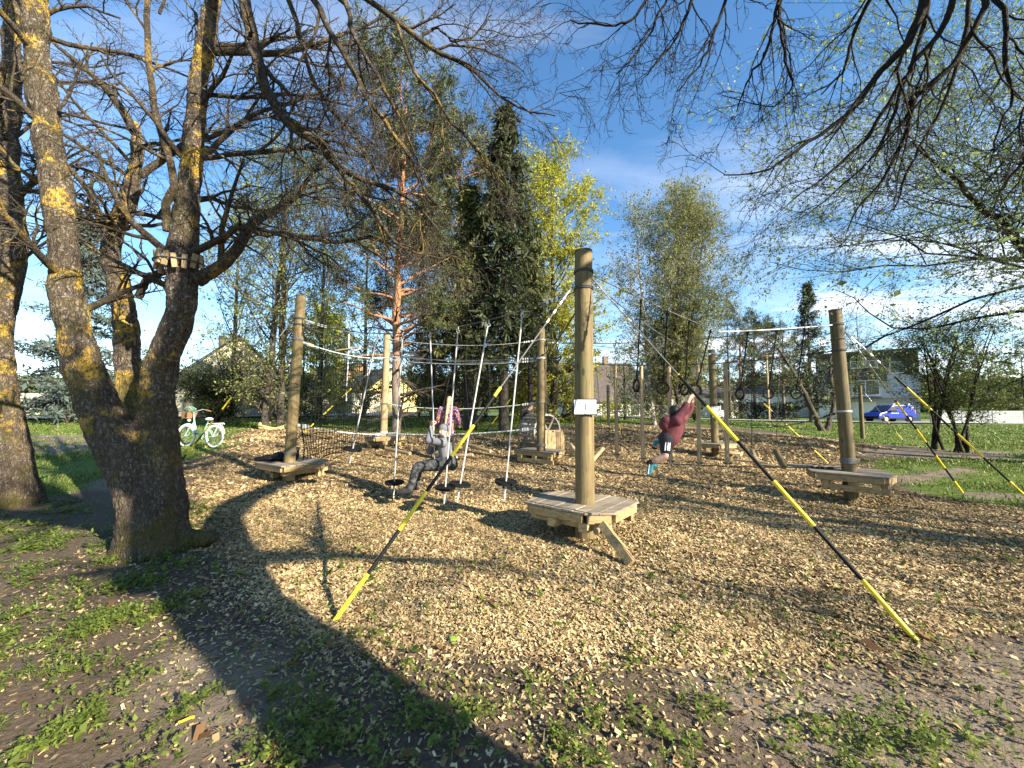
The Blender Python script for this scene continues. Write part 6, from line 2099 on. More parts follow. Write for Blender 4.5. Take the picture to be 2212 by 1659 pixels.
yl = 9.0
log_swing(P(1232, 960, 9.6), P(1262, 1002, 8.9), P(1239, 770, 9.6), None, 'tilted log showing on the net side of the middle post')
log_swing(P(1303, 968, 9.2), P(1270, 1006, 8.9), P(1286, 765, 9.2), None, 'tilted log showing on the pole side of the middle post')
log_swing(P(1624, 972, 7.6), P(1634, 1003, 7.2), P(1624, 762, 7.6), None, 'pale tilted log beside the striped guy line', .045)
log_swing(P(1676, 974, 7.3), P(1694, 1009, 6.9), P(1685, 765, 7.2), None, 'knobbly tilted log nearest the greenish post', .05, 'post')
log_swing(P(834, 969, 11.0), P(886, 980, 10.4), up1[5], P(850, 776, 10.6), 'log hanging between the pale post and the first disc swing', .055, group='logs under the two close cables')
log_swing(P(1012, 962, 11.2), P(1060, 975, 10.6), P(1030, 777, 11.0), P(1058, 777, 10.7), 'log on which the long-haired girl stands', .055, group='logs under the two close cables')
log_swing(P(935, 985, 11.0), P(1022, 983, 10.7), up1[8], P(1003, 777, 10.9), 'log half hidden behind the sitting child', .05, group='logs under the two close cables')
# rope zig-zags between hand rope and foot rope
zz = thing('rope_lattice', foot[8], 'dark rope zigzags hanging between the hand rope and the foot rope', 'rope lattice')
zb = MB()
ts = np.linspace(.06, .94, 15)
tt_ = np.linspace(0, 1, len(foot))
for i, t in enumerate(ts[:-1]):
    q0 = np.array([np.interp(t, tt_, hand[:, k]) for k in range(3)])
    q1 = np.array([np.interp(ts[i + 1], tt_, foot[:, k]) for k in range(3)])
    if i % 2: q0, q1 = np.array([np.interp(t, tt_, foot[:, k]) for k in range(3)]), np.array([np.interp(ts[i + 1], tt_, hand[:, k]) for k in range(3)])
    zb.tube(sag(q0, q1, .06, 8), .007, 5)
for i in range(7):
    t = .1 + .13 * i
    q0 = np.array([np.interp(t, tt_, foot[:, k]) for k in range(3)])
    q1 = np.array([np.interp(t + .07, tt_, foot[:, k]) for k in range(3)])
    zb.tube(sag(q0, q1, .32, 9), .008, 5)
zb.build('cords', M['rope_dark'], zz)['kind'] = 'stuff'

# step and discs hung near the top of the net
hs0 = thing('hanging_step', P(752, 740, 10.2), 'short board step hung on pale ropes over the net', 'hanging step')
MB().bar(P(730, 757, 10.2), P(782, 750, 10.2), .10, .035).build('board', M['plank'], hs0, bevel=.004)
MB().tube(resample([P(754, 727, 10.3), P(753, 740, 10.2), P(755, 754, 10.2)], 8), .02, 6).build('rope', M['rope_white'], hs0, smooth=True)
MB().tube(resample([P(756, 752, 10.2), P(764, 757, 10.1), P(774, 755, 10.1), P(780, 748, 10.2)], 10), .014, 6).build('rope', M['rope_white'], hs0, smooth=True)
MB().ring(P(754, 724, 10.3), (1, .2, 0), .035, .008, 14, 6).build('shackle', M['steel'], hs0)
for (x0, y0, x1, y1, yd, dy, lb) in [(753, 758, 748, 866, 10.2, 837, 'disc swing hanging under the board step'), (794, 765, 793, 812, 11.4, 771, 'small disc swing beside the pale post')]:
    r_ = thing('disc_swing', P(x0, y0, yd), lb, 'disc swing', 'disc swings over the net')
    MB().tube([P(x0, y0, yd), P(x1, y1, yd)], .017, 8).build('pole', M['pole'], r_, smooth=True)
    cc = P(x0 + (x1 - x0) * (dy - y0) / (y1 - y0), dy, yd)
    MB().cyl(cc - np.array([0, 0, .015]), cc + np.array([0, 0, .015]), .17, k=26).build('disc', M['rubber'], r_)

# rope round the pair of slim trees
rt0 = (at(574, 19) + at(607, 19.2)) / 2
tr = thing('tree_rope', lift(rt0, .5), 'thick tan rope tied round both slim trees near the ground', 'rope')
mb = MB()
for q in (-1, 1):
    mb.tube(resample([P(560, 921 + 3 * q, 18.75), P(575, 924 + 2 * q, 18.7), P(592, 926 + q, 18.85), P(608, 924 + 2 * q, 18.85), P(622, 917 + 3 * q, 19.1), P(608, 913, 19.5), P(575, 913, 19.4), P(560, 921 + 3 * q, 18.75)], 30), .045, 6)
mb.build('strand', M['rope_tan'], tr, smooth=True)
for px_ in (563, 622):
    MB().ell(P(px_, 919, 18.9), (.13, .12, .16), k=10, j=8).build('knot', M['rope_tan'], tr, smooth=True)

# plank path and round step by the far deck
pp_ = [((1556, 984), (1608, 990), 10.6), ((1590, 994), (1650, 1000), 10.0), ((1630, 1001), (1690, 1006), 9.6)]
for i, ((xa, ya), (xb, yb), yd) in enumerate([((1588, 993), (1660, 1000), 10.4), ((1630, 1003), (1690, 1008), 9.6), ((1690, 1003), (1760, 1008), 7.7)]):
    a, b_ = P(xa, ya, yd), P(xb, yb, yd - .5)
    root = thing('foot_plank', (a + b_) / 2, ['long pale plank step beside the round board', 'pale plank step behind the tilted logs', 'plank step reaching the deck of the greenish post'][i], 'plank step', 'plank steps slung between decks')
    MB().bar(a, b_, .20, .04).build('board', M['post_new' if i < 2 else 'plank'], root, bevel=.005)
    sl = MB()
    for e in (a, b_):
        sl.tube([e + np.array([-.03, -.12, -.03]), e + np.array([0, -.12, .04]), e + np.array([0, .12, .04]), e + np.array([.03, .12, -.03])], .010, 5)
    sl.build('sling', M['rope_grey'], root)
rs = P(1575, 977, 11.6)
rb_ = thing('round_step', rs, 'round wooden board step beside the deck of the back post', 'round step')
MB().cyl(rs - np.array([0, 0, .02]), rs + np.array([0, 0, .02]), .29, k=32, bev=.006).build('board', M['post_new'], rb_)
MB().cyl((rs[0], rs[1], gs1(rs[0], rs[1]) - .05), rs - np.array([0, 0, .021]), .09, k=16).build('stump', M['post'], rb_)

# ------------------------------------------------------------ slatted drum behind its post
dc = P(1166, 930, 12.4)
dr = thing('slatted_drum', np.array([dc[0], dc[1], gs1(dc[0], dc[1])]), 'walk-in drum of wooden slats on a plank cradle', 'play drum')
ax = Vector((-.62, -.78, 0)).normalized()
ax = Vector((.55, -.83, 0)).normalized()
uu, vv = ax.cross(Vector((0, 0, 1))).normalized(), Vector((0, 0, 1))
RD, LD = .54, .85
ct = Vector(dc)
for e in (-1, 1):
    MB().ring(ct + ax * e * (LD / 2 - .04), ax, RD - .035, .026, 40, 6).build('hoop', M['rope_white' if e > 0 else 'plank'], dr, smooth=True)
for i in range(22):
    a = 2 * PI * i / 22
    rdv = uu * math.cos(a) + vv * math.sin(a)
    c = ct + rdv * RD
    MB().bar(c - ax * LD / 2, c + ax * LD / 2, .085, .025, rdv).build('slat', M['plank'], dr, bevel=.004)
gzd = gs1(dc[0], dc[1])
for e in (-1, 1):
    for s in (-1, 1):
        p = ct + ax * e * .62 + uu * s * .34
        MB().box((p.x, p.y, (gzd + dc[2] - .05) / 2), (.10, .10, dc[2] - .05 - gzd + .1), rotz(math.atan2(ax.y, ax.x))).build('leg', M['post_new'], dr, bevel=.004)
    MB().bar(ct + ax * e * .62 - uu * .42 + vv * .0, ct + ax * e * .62 + uu * .42 + vv * .0, .07, .09).build('crossbar', M['post_new'], dr, bevel=.004)
for i in range(5):
    p = ct + ax * .70 + uu * (-.34 + .17 * i)
    MB().box((p.x, p.y, gzd + .33), (.025, .155, .66), rotz(math.atan2(ax.y, ax.x))).build('panel_board', M['post_new'], dr, bevel=.003)
MB().cyl(ct - ax * .68, ct + ax * .68, .025, k=12).build('axle', M['chain'], dr)
for e in (-1, 1):
    sp = MB()
    for k in range(3):
        a = PI * k / 3
        rdv = uu * math.cos(a) + vv * math.sin(a)
        sp.bar(ct + ax * e * (LD / 2 - .02) - rdv * RD * .97, ct + ax * e * (LD / 2 - .02) + rdv * RD * .97, .06, .02, ax)
    sp.build('spoke', M['plank'], dr)

# ------------------------------------------------------------ signs
sc_ = P(1264, 879, 4.9 - .15)
sg = thing('rules_sign', sc_, 'framed white notice with a balancing figure drawn on it, on the middle post', 'sign')
Wd_, Hd_ = 52 * 4.75 / 831, 35 * 4.75 / 831
MB().box(sc_ + np.array([0, .012, 0]), (Wd_, .016, Hd_)).build('frame', M['black'], sg, bevel=.003)
MB().box(sc_, (Wd_ - .024, .012, Hd_ - .024)).build('sheet', M['sign_white'], sg)


def sg_pt(u_, v_):
    return np.array([sc_[0] + (u_ - .5) * Wd_, sc_[1] - .0075, sc_[2] + (.5 - v_) * Hd_])


tx_ = MB()
tx_.box(sg_pt(.45, .12), (Wd_ * .72, .002, .0065))
rs_ = np.random.default_rng(3)
for i, v_ in enumerate(np.linspace(.22, .86, 11)):
    w = .62 if i == 1 else rs_.uniform(.28, .36)
    if i == 0: w = .40
    tx_.box(sg_pt(.10 + w / 2, v_), (Wd_ * w, .002, .0045))
tx_.build('text_lines', M['ink'], sg)
fg = MB()
fg.cyl(sg_pt(.53, .36) + np.array([0, -.001, 0]), sg_pt(.53, .36) + np.array([0, .001, 0]), .011, k=12)
for a, b_, w in [((.525, .42), (.515, .60), .020), ((.53, .44), (.60, .40), .007), ((.60, .40), (.86, .385), .0025), ((.51, .60), (.49, .76), .011), ((.49, .76), (.47, .90), .009), ((.47, .905), (.55, .915), .006), ((.525, .60), (.60, .70), .010), ((.60, .70), (.635, .80), .008), ((.62, .83), (.90, .70), .009), ((.86, .14), (.86, .55), .0025), ((.55, .13), (.55, .34), .0025), ((.74, .70), (.76, .78), .002)]:
    fg.bar(sg_pt(*a), sg_pt(*b_), .003, w, (0, 0, 1) if abs(a[0] - b_[0]) * Wd_ > abs(a[1] - b_[1]) * Hd_ else (1, 0, 0))
fg.build('figure', M['ink'], sg)
sd2 = P(1547, 889, 12.6 - .14)
s2 = thing('small_notice', sd2, 'small white notice hung on the post behind the poles', 'sign')
MB().box(sd2, (.27, .012, .34), Matrix.Rotation(-.12, 3, 'Y')).build('sheet', M['sign_white'], s2)
MB().tube([sd2 + np.array([-.10, -.008, .15]), sd2 + np.array([-.06, .02, .25]), sd2 + np.array([.10, -.008, .17])], .010, 5).build('string', M['black'], s2)

# small litter on the ground
for px_, py_, nm, cat_, lb, m_, sz in [(980, 1396, 'green_block', 'scrap', 'small bright green scrap lying on the chips', 'green_scrap', (.05, .035, .012)), (400, 1571, 'yellow_strip', 'scrap', 'bent yellow plastic strip on the bare soil', 'yellow', None)]:
    if m_ == 'green_scrap': M['green_scrap'] = simple('green_scrap', (.20, .34, .04), .6, .1, 20)
    g = G(px_, py_)
    g[2] = gs1(g[0], g[1]) + .022
    if sz:
        o = MB().box(g, sz, Matrix.Rotation(.4, 3, 'Z') @ Matrix.Rotation(.2, 3, 'X')).build(nm, M[m_], None, bevel=.002, origin=g)
    else:
        o = MB().tube(resample([g + np.array(v) for v in ((-.025, -.01, 0), (-.01, -.012, .004), (.02, .004, .01), (.03, .015, .004))], 10), .006, 6).build(nm, M[m_], None, smooth=True, origin=g)
    tag(o, lb, cat_)
rng = np.random.default_rng(40)
x, y = sample_view(700, 1.5, 5, rng)
k = rng.random(len(x)) < np.where(masks(x, y)[0] < .5, .55, .02)
x, y = x[k], y[k]
z = gsurf(x, y)
a = rng.uniform(0, 2 * PI, len(x))
L = rng.lognormal(-2.6, .5, len(x))
pl = np.stack([np.stack([x + np.cos(a) * L * s + rng.normal(0, .004, len(x)), y + np.sin(a) * L * s + rng.normal(0, .004, len(x)), z + .006 + rng.random(len(x)) * .012], 1) for s in (-.5, -.15, .2, .5)], 1)
V, F = tubes(pl, np.full(pl.shape[:2], .0028), 4)
tag(mk('fallen_twigs', V, F, M['bark_grey']), 'thin fallen twigs scattered over the bare soil', 'twigs', kind='stuff')
x, y = sample_view(170, 1.5, 4.2, rng)
z = gsurf(x, y)
a = rng.uniform(0, 2 * PI, len(x))
s_ = .028 * rng.lognormal(0, .3, len(x))
A = np.stack([np.cos(a), np.sin(a), rng.normal(0, .3, len(x))], 1) * s_[:, None]
Bv = np.stack([-np.sin(a), np.cos(a), rng.normal(0, .3, len(x))], 1) * (s_ * .6)[:, None]
V, F = quads(np.stack([x, y, z + .02], 1), A, Bv)
c = np.array([.20, .11, .05]) * rng.uniform(.5, 1.3, (len(x), 1))
tag(mk('dead_leaves', V, F, M['weed'], col=np.repeat(c, 4, 0)), 'curled brown leaves lying on the soil', 'dead leaves', kind='stuff')

# ============================================================ PEOPLE
M['skin'] = simple('skin', (.60, .36, .255), .55, .06, 14)
M['grey_knit'] = simple('grey_jumper', (.145, .15, .158), .9, .12, 60, bump=.25, bscale=120)
M['hat_grey'] = simple('grey_knit_hat', (.13, .135, .155), .95, .2, 70, bump=.4, bscale=150)
M['maroon'] = simple('maroon_hooded_top', (.125, .026, .034), .85, .15, 20, bump=.35, bscale=18)
M['shorts'] = simple('dark_shorts', (.018, .018, .024), .85, .15, 30)
M['black_cloth'] = simple('black_cloth', (.016, .016, .018), .9, .2, 30)
M['grey_cloth'] = simple('grey_trousers', (.20, .19, .18), .9, .12, 30)
M['teal'] = simple('teal_shoe', (.02, .20, .24), .6, .15, 20)
M['hair_blond'] = simple('blond_hair', (.52, .36, .17), .6, .25, 18, stretch=(30, 30, 2))
M['hair_brown'] = simple('brown_hair', (.05, .028, .016), .6, .25, 18, stretch=(30, 30, 2))
M['hair_black'] = simple('black_hair', (.016, .012, .011), .6, .25, 18)
M['eye'] = simple('dark_eye', (.02, .02, .02), .3, .05, 5)
M['lip'] = simple('lip', (.42, .16, .13), .5, .05, 5)
mc, ntc, bc = new_mat('camouflage_cloth')
tcc = N(ntc, 'ShaderNodeTexCoord').outputs['Object']
f1_ = noise(ntc, tcc, 16, 3, .5, .6)
f2_ = noise(ntc, mapping(ntc, tcc, (1, 1, 1), (4, 2, 1)), 20, 3, .5, .6)
cc_ = mixc(ntc, ramp(ntc, f1_, [(.50, 0), (.53, 1)]), (.05, .054, .055), (.013, .014, .016))
cc_ = mixc(ntc, ramp(ntc, f2_, [(.56, 0), (.585, 1)]), cc_, (.09, .095, .092))
ntc.links.new(cc_, bc.inputs['Base Color'])
bc.inputs['Roughness'].default_value = .9
M['camo'] = mc
mp_, ntp, bp_ = new_mat('patterned_fleece')
tcp = N(ntp, 'ShaderNodeTexCoord').outputs['Object']
f1_ = noise(ntp, tcp, 12, 4, .55, 1.2)
cp2 = ramp(ntp, f1_, [(.34, (.55, .55, .52)), (.385, (.035, .015, .12)), (.53, (.04, .016, .13)), (.545, (.72, .26, .02)), (.60, (.62, .20, .02)), (.615, (.03, .014, .10))], 'CONSTANT')
ntp.links.new(cp2, bp_.inputs['Base Color'])
bp_.inputs['Roughness'].default_value = .9
M['pattern'] = mp_


def blob(name, segs, m, parent, voxel=.012, smooth=4, extra=()):
    """one grown surface from tapered segments (a, b, ra, rb) and ellipsoids (c, radii, matrix)"""
    b = MB()
    for s in segs:
        a, c, ra, rb = s
        if np.linalg.norm(np.asarray(c) - np.asarray(a)) > 1e-5:
            b.cyl(a, c, ra, rb, 14)
        b.ell(a, ra * .995, None, 14, 10).ell(c, rb * .995, None, 14, 10)
    for e in extra:
        b.ell(*e, 18, 12)
    o = b.build(name, m, parent, smooth=True)
    r = o.modifiers.new('r', 'REMESH')
    r.mode = 'VOXEL'
    r.voxel_size = voxel
    r.use_smooth_shade = True
    if smooth:
        s = o.modifiers.new('s', 'SMOOTH')
        s.factor = .5
        s.iterations = smooth
    return o


def chainsegs(pts, rs):
    return [(pts[i], pts[i + 1], rs[i], rs[i + 1]) for i in range(len(pts) - 1)]


def V3(*a): return np.array(a, float)


def head(root, c, fwd, up, s, hairm=None, hair=None):
    """head and face; c centre of skull, fwd the way it looks; s = head height"""
    f = nrm(np.array(fwd, float))
    u_ = nrm(np.array(up, float) - f * (np.array(up) @ f))
    r_ = np.cross(f, u_)
    Mx = Matrix((tuple(r_), tuple(f), tuple(u_))).transposed()
    q = lambda x, y, z: c + (r_ * x + f * y + u_ * z) * s
    ex = [(c + u_ * .08 * s, (.33 * s, .40 * s, .40 * s), Mx), (q(0, .10, -.18), (.25 * s, .27 * s, .32 * s), Mx), (q(0, .17, -.40), (.13 * s, .12 * s, .10 * s), Mx), (q(0, .395, -.08), (.045 * s, .075 * s, .085 * s), Mx),
          (q(0, .37, -.03), (.03 * s, .05 * s, .12 * s), Mx), (q(.34, -.02, -.05), (.035 * s, .075 * s, .11 * s), Mx), (q(-.34, -.02, -.05), (.035 * s, .075 * s, .11 * s), Mx), (q(.15, .27, -.16), (.10 * s, .09 * s, .10 * s), Mx), (q(-.15, .27, -.16), (.10 * s, .09 * s, .10 * s), Mx)]
    eyes = MB()
    for sx in (-1, 1):
        eyes.ell(q(sx * .135, .355, .02), (.05 * s, .03 * s, .028 * s), Mx, 10, 6)
    lips = MB().ell(q(0, .365, -.265), (.085 * s, .03 * s, .022 * s), Mx, 10, 6)
    return ex, eyes, lips, q, Mx


def hand(wrist, d, palm_n, s, curl=1.0, axis=None):
    """segments for palm, four curled fingers of unequal length and a thumb; d points to the fingers"""
    d = nrm(d)
    n_ = nrm(palm_n - d * (np.asarray(palm_n) @ d))
    w = np.cross(d, n_)
    segs = [(wrist, wrist + d * .45 * s, .17 * s, .20 * s)]
    for k, (o, L) in enumerate([(-.30, .78), (-.10, .92), (.10, .88), (.28, .68)]):
        b0 = wrist + d * .45 * s + w * o * .9 * s
        segs.append((wrist + d * .2 * s + w * o * .5 * s, b0, .12 * s, .085 * s))
        p = b0
        ang = .25
        for j in range(3):
            ang += curl * (.55 + .1 * j)
            q = p + (d * math.cos(ang) + n_ * math.sin(ang)) * L * s * (.27 - .04 * j)
            segs.append((p, q, (.078 - .008 * j) * s, (.070 - .008 * j) * s))
            p = q
    t0 = wrist + d * .12 * s + w * -.16 * s
    t1 = t0 + (d * .35 - w * .55 + n_ * .35) * .38 * s
    t2 = t1 + (d * .7 - w * .05 + n_ * .75) * .28 * s
    segs += [(t0, t1, .11 * s, .088 * s), (t1, t2, .085 * s, .07 * s)]
    return segs


def shoe(root, heel, toe, h, w, m, sole='frame_white', name='shoe', up=(0, 0, 1)):
    d = nrm(toe - heel)
    u_ = np.array(up, float)
    u_ = nrm(u_ - d * (u_ @ d))
    L = np.linalg.norm(toe - heel)
    segs = [(heel + d * .22 * L + u_ * h * .62, heel + d * .22 * L + u_ * h * 1.15, w * .50, w * .46), (heel + d * .18 * L + u_ * h * .45, heel + d * .62 * L + u_ * h * .42, w * .50, w * .52), (heel + d * .62 * L + u_ * h * .40, heel + d * .86 * L + u_ * h * .32, w * .52, w * .40)]
    o = blob(name, segs, M[m], root, .010, 3)
    mx = Matrix((tuple(d), tuple(np.cross(u_, d)), tuple(u_))).transposed()
    so = MB()
    so.box(heel + d * .34 * L + u_ * h * .06, (L * .62, w * .92, h * .16), mx).box(heel + d * .78 * L + u_ * h * .06, (L * .36, w * .98, h * .16), mx)
    so.build('sole', M[sole], o, bevel=.012)
    return o


# ---- child in the grey jumper, astride a disc swing, looking over
seat = np.array(CHILD_C)
polep = lambda t: CHILD_T + (CHILD_C - CHILD_T) * t
Y1 = seat[1]
px1 = lambda x, y, dy=0.0: P(x, y, Y1 + dy)
ch = thing('person', px1(945, 1010), 'child in grey jumper, camouflage trousers and grey knit hat sitting on a disc swing', 'person')
hipL, hipR = px1(972, 997, -.07), px1(970, 996, .10)
kneeL, kneeR = px1(900, 1011, -.09), px1(905, 1006, .16)
ankL, ankR = px1(886, 1053, -.08), px1(898, 1046, .18)
neck, chest, belly = px1(962, 946, 0), px1(961, 962, 0), px1(965, 985, 0)
shL, shR = px1(957, 956, -.13), px1(955, 955, .12)
wr1, wr2 = px1(932, 920, .0), px1(931, 962, .05)
el1, el2 = px1(926, 952, -.12), px1(928, 975, .12)
s = .205
hc = px1(958, 930, -.02)
fw_ = V3(-.55, -.83, -.02)
ex, eyes, lips, q, Mx = head(ch, hc, fw_, (0.05, 0, 1), s)
hs = .13
pole_d = nrm(CHILD_C - CHILD_T)
g1 = on = px1(933, 914, 0)
h1 = hand(wr1, V3(.12, .15, 1), V3(.55, .7, 0), hs, 1.0)
h2 = hand(wr2, V3(.75, -.4, .45), V3(.3, .7, 0), hs, 1.0)
skin = [(neck, hc, .055, .06)] + chainsegs([shL, el1, wr1], [.045, .036, .026]) + chainsegs([shR, el2, wr2], [.045, .036, .026]) + [(neck, belly, .075, .08)] + chainsegs([hipL, kneeL, ankL], [.065, .048, .035]) + chainsegs([hipR, kneeR, ankR], [.065, .048, .035]) + [(belly, hipL, .08, .07), (belly, hipR, .08, .07)] + h1 + h2
blob('body', skin, M['skin'], ch, .0085, 3, ex)
eyes.build('eyes', M['eye'], ch, smooth=True)
lips.build('mouth', M['lip'], ch, smooth=True)
blob('jumper', chainsegs([shL, el1, el1 + (wr1 - el1) * .72], [.066, .058, .046]) + chainsegs([shR, el2, el2 + (wr2 - el2) * .8], [.066, .058, .046]) + [(neck + V3(0, 0, -.02), chest, .085, .115), (chest, belly, .118, .118), (belly, px1(968, 1000, 0), .118, .122), (shL, shR, .07, .07)], M['grey_knit'], ch, .012, 4)
blob('collar', [(px1(953, 944, -.05), px1(968, 946, .06), .055, .06), (px1(968, 946, .06), px1(974, 948, -.04), .06, .05)], M['black_cloth'], ch, .012, 3)
blob('trousers', chainsegs([hipL, kneeL, ankL], [.098, .074, .056]) + chainsegs([hipR, kneeR, ankR], [.098, .074, .056]) + [(hipL, hipR, .105, .105), (px1(972, 990), px1(976, 1003), .10, .10)], M['camo'], ch, .013, 3)
blob('hat', [], M['hat_grey'], ch, .010, 3, [(q(0, -.03, .20), (.385 * s, .45 * s, .34 * s), Mx), (q(0, -.08, .06), (.385 * s, .43 * s, .26 * s), Mx)])
shoe(ch, ankL + V3(.05, 0, -.085), ankL + V3(-.215, -.03, -.10), .095, .095, 'black_cloth', 'black')
shoe(ch, ankR + V3(.05, 0, -.085), ankR + V3(-.20, 0, -.10), .095, .095, 'black_cloth', 'black')

# ---- child in maroon, swinging from a ring
Y2 = HELD[1]
m_ = lambda x, y, dy=0.0: P(x, y, Y2 + dy)
sw = thing('person', m_(1455, 930), 'child in maroon hooded top and dark striped shorts swinging from a ring', 'person')
grip = np.array(HELD) + V3(0, 0, -.073)
w1, w2 = m_(1491, 858, -.03), m_(1497, 857, .05)
e1, e2 = m_(1478, 885, -.06), m_(1489, 884, .12)
s1, s2 = m_(1462, 908, -.10), m_(1474, 903, .16)
nk, chs, bly = m_(1459, 903, .03), m_(1459, 922, .03), m_(1446, 946, .03)
hp1, hp2 = m_(1440, 950, -.04), m_(1436, 947, .10)
kn1, kn2 = m_(1437, 986, -.12), m_(1434, 960, .30)
an1, an2 = m_(1402, 1000, -.02), m_(1414, 966, .36)
s = .20
hc = m_(1455, 889, .04)
ex, eyes, lips, q, Mx = head(sw, hc, V3(.25, .92, .25), V3(.35, 0, .95), s)
hs = .13
skin = [(nk, hc, .055, .06)] + chainsegs([s1, e1, w1], [.046, .036, .027]) + chainsegs([s2, e2, w2], [.046, .036, .027]) + [(nk, bly, .075, .08), (bly, hp1, .08, .07), (bly, hp2, .08, .07)] + chainsegs([hp1, kn1, an1], [.066, .047, .032]) + chainsegs([hp2, kn2, an2], [.066, .047, .032])
skin += hand(w1, nrm(grip - w1), V3(0, .9, .3), hs, 1.1) + hand(w2, nrm(grip + V3(.02, 0, 0) - w2), V3(0, -.9, .3), hs, 1.1)
skin += [(kn1 + (an1 - kn1) * .1, kn1 + (an1 - kn1) * .55, .048, .050), (kn2 + (an2 - kn2) * .1, kn2 + (an2 - kn2) * .55, .048, .050)]
blob('body', skin, M['skin'], sw, .0085, 3, ex)
blob('hooded_top', chainsegs([s1, e1, e1 + (w1 - e1) * .35], [.075, .06, .055]) + chainsegs([s2, e2, e2 + (w2 - e2) * .35], [.075, .06, .055]) + [(nk, chs, .09, .135), (chs, bly, .135, .14), (bly, m_(1442, 952, .03), .135, .128), (s1, s2, .08, .08)], M['maroon'], sw, .013, 3,
     [(m_(1440, 911, .0), (.10, .11, .085), None), (m_(1434, 918, 0), (.07, .10, .08), None)])
blob('shorts', [(hp1, hp1 + (kn1 - hp1) * .62, .098, .082), (hp2, hp2 + (kn2 - hp2) * .62, .098, .082), (hp1, hp2, .10, .10)], M['shorts'], sw, .013, 3)
hd = nrm(kn1 - hp1)
so = np.cross(hd, V3(0, -1, 0))
for off, w_ in ((.004, .042), (-.044, .012)):
    st = MB()
    pts = [hp1 + (kn1 - hp1) * t + V3(off, -.088 + .014 * t, 0) for t in (.12, .35, .62)]
    for a, b_ in zip(pts[:-1], pts[1:]):
        st.bar(a, b_, w_, .014, (0, -1, 0))
    st.build('stripe', M['frame_white'], sw)
blob('hair', [], M['hair_black'], sw, .010, 2, [(q(0, -.06, .13), (.37 * s, .42 * s, .40 * s), Mx), (q(0, -.20, -.05), (.33 * s, .26 * s, .30 * s), Mx)])
shoe(sw, an1 + V3(-.005, 0, .02), an1 + V3(-.035, 0, -.165), .085, .085, 'teal', 'frame_white', up=(1, 0, 0))
shoe(sw, an2 + V3(-.035, 0, .02), an2 + V3(.13, -.04, -.06), .08, .085, 'teal', 'frame_white', up=(.4, 0, 1))
for a_, k_ in ((an1, kn1), (an2, kn2)):
    blob('sock', [(a_, a_ + (k_ - a_) * .13, .040, .042)], M['black_cloth'], sw, .010, 1)

# ---- girl with a long blond ponytail, seen from behind, standing on a log
Y3 = 10.75
g_ = lambda x, y, dy=0.0: P(x, y, Y3 + dy)
gl = thing('person', g_(966, 985), 'long-haired blond girl in a purple and orange patterned top, back turned', 'person')
s = .22
hc = g_(971, 865, .03)
ex, eyes, lips, q, Mx = head(gl, hc, V3(.15, 1, -.1), (0, 0, 1), s)
nk, ch1, wa = g_(968, 880), g_(967, 892), g_(966, 920)
sL, sR = g_(952, 885), g_(983, 885)
eL, eR = g_(946, 908, -.05), g_(990, 906, -.05)
hL, hR = g_(944, 922, .18), g_(991, 922, .18)
pL, pR = g_(960, 926), g_(972, 926)
kL, kR = g_(962, 956, .03), g_(974, 957, .05)
aL, aR = g_(966, 982), g_(975, 983)
skin = [(nk, hc, .055, .06)] + chainsegs([sL, eL, hL], [.05, .04, .03]) + chainsegs([sR, eR, hR], [.05, .04, .03]) + [(nk, wa, .08, .10), (wa, pL, .1, .09), (wa, pR, .1, .09)] + chainsegs([pL, kL, aL], [.08, .056, .04]) + chainsegs([pR, kR, aR], [.08, .056, .04])
skin += hand(hL, V3(0, .6, .5), V3(0, .3, -1), .15, .8) + hand(hR, V3(0, .6, .5), V3(0, .3, -1), .15, .8)
blob('body', skin, M['skin'], gl, .010, 3, ex)
blob('patterned_top', chainsegs([sL, eL, eL + (hL - eL) * .9], [.085, .078, .062]) + chainsegs([sR, eR, eR + (hR - eR) * .9], [.085, .078, .062]) + [(nk, ch1, .09, .16), (ch1, wa, .17, .19), (sL, sR, .09, .09), (wa, g_(966, 931), .19, .20)], M['pattern'], gl, .015, 3)
blob('trousers', chainsegs([pL, kL, aL], [.115, .085, .065]) + chainsegs([pR, kR, aR], [.115, .085, .065]) + [(pL, pR, .12, .12)], M['black_cloth'], gl, .015, 3)
blob('hair', [(q(0, -.28, .12), q(0, -.50, -.2), .13 * s, .20 * s)] + chainsegs([q(0, -.45, -.1), g_(967, 880, -.17), g_(964, 900, -.21), g_(961, 925, -.19)], [.045, .042, .04, .015]), M['hair_blond'], gl, .011, 3, [(q(0, -.06, .13), (.37 * s, .42 * s, .40 * s), Mx), (q(0, -.20, -.05), (.33 * s, .26 * s, .30 * s), Mx)])
shoe(gl, aL + V3(-.02, -.05, -.08), aL + V3(-.02, .18, -.08), .09, .095, 'frame_white', 'frame_white')
shoe(gl, aR + V3(-.06, -.02, -.08), aR + V3(.17, .06, -.09), .09, .095, 'frame_white', 'frame_white')

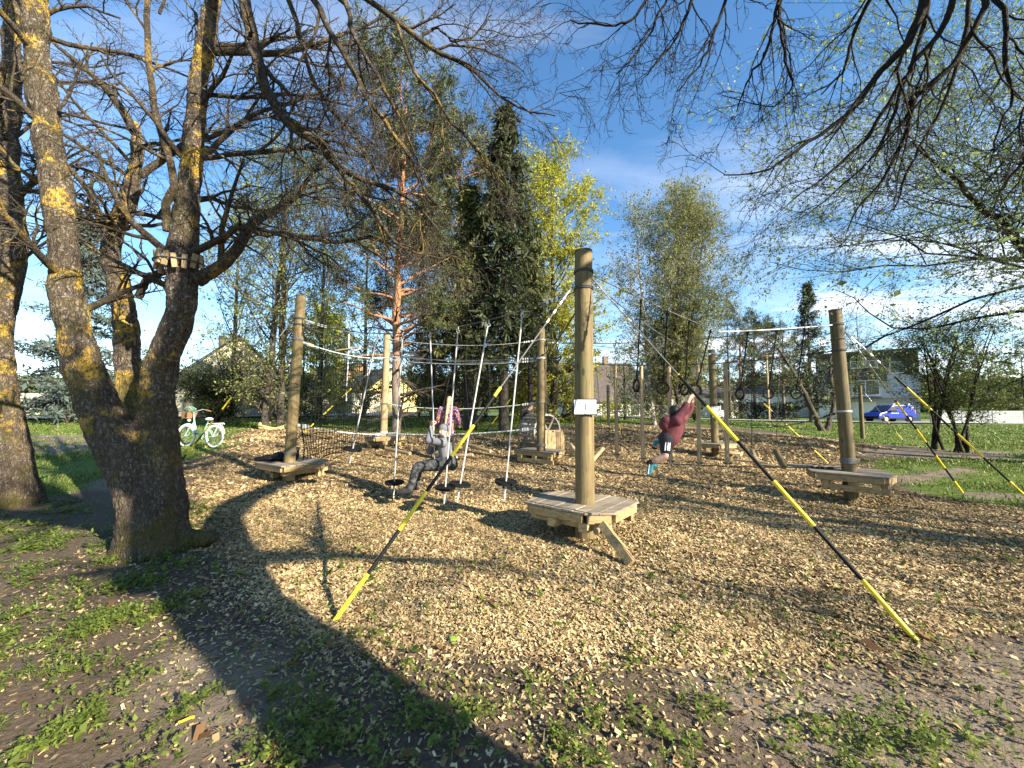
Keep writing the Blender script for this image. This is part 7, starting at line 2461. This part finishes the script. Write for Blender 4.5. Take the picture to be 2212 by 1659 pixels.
# ---- person in black bending over the drum
Y4 = 13.6
d_ = lambda x, y, dy=0.0: P(x, y, Y4 + dy)
pg = thing('person', np.array([*d_(1133, 950)[:2], gs1(*d_(1133, 950)[:2])]), 'dark-haired person in a black top bending over the drum', 'person')
s = .225
hc = d_(1145, 880)
ex, eyes, lips, q, Mx = head(pg, hc, V3(.92, -.25, -.25), V3(.3, 0, .95), s)
zg = gs1(*d_(1133, 950)[:2])
nk, ch1, wa = d_(1140, 888), d_(1137, 895), d_(1132, 912)
sL, sR = d_(1141, 893, -.16), d_(1139, 893, .16)
eL, eR = d_(1144, 907, -.20), d_(1143, 907, .18)
hL, hR = d_(1155, 903, -.12), d_(1155, 904, .10)
pL, pR = d_(1131, 916, -.09), d_(1131, 916, .09)
kL, kR = d_(1133, 936, -.1), d_(1133, 936, .1)
aL, aR = np.array([*d_(1131, 950, -.1)[:2], zg + .09]), np.array([*d_(1131, 950, .1)[:2], zg + .09])
skin = [(nk, hc, .055, .06)] + chainsegs([sL, eL, hL], [.05, .04, .03]) + chainsegs([sR, eR, hR], [.05, .04, .03]) + [(nk, wa, .08, .10), (wa, pL, .1, .09), (wa, pR, .1, .09)] + chainsegs([pL, kL, aL], [.08, .056, .04]) + chainsegs([pR, kR, aR], [.08, .056, .04])
skin += hand(hL, V3(.9, 0, -.2), V3(0, 0, -1), .16, .7) + hand(hR, V3(.9, 0, -.2), V3(0, 0, -1), .16, .7)
blob('body', skin, M['skin'], pg, .010, 3, ex)
eyes.build('eyes', M['eye'], pg, smooth=True)
lips.build('mouth', M['lip'], pg, smooth=True)
blob('black_top', chainsegs([sL, eL, eL + (hL - eL) * .8], [.075, .065, .05]) + chainsegs([sR, eR, eR + (hR - eR) * .8], [.075, .065, .05]) + [(nk, ch1, .085, .145), (ch1, wa, .15, .15), (sL, sR, .085, .085)], M['black_cloth'], pg, .015, 3)
blob('trousers', chainsegs([pL, kL, aL], [.12, .10, .09]) + chainsegs([pR, kR, aR], [.12, .10, .09]) + [(pL, pR, .13, .13), (wa, (pL + pR) / 2, .145, .14)], M['grey_cloth'], pg, .015, 3)
blob('hair', [(q(0, -.3, .1), q(0, -.5, -.1), .15 * s, .18 * s)] + chainsegs([q(0, -.4, 0), d_(1129, 888), d_(1127, 900), d_(1127, 910)], [.07, .085, .075, .03]), M['hair_brown'], pg, .011, 3, [(q(0, -.06, .13), (.37 * s, .42 * s, .40 * s), Mx), (q(0, -.20, -.05), (.33 * s, .26 * s, .30 * s), Mx)])
shoe(pg, aL + V3(-.06, 0, -.09), aL + V3(.19, -.02, -.09), .09, .095, 'frame_white', 'frame_white')
shoe(pg, aR + V3(-.06, 0, -.09), aR + V3(.19, -.02, -.09), .09, .095, 'frame_white', 'frame_white')
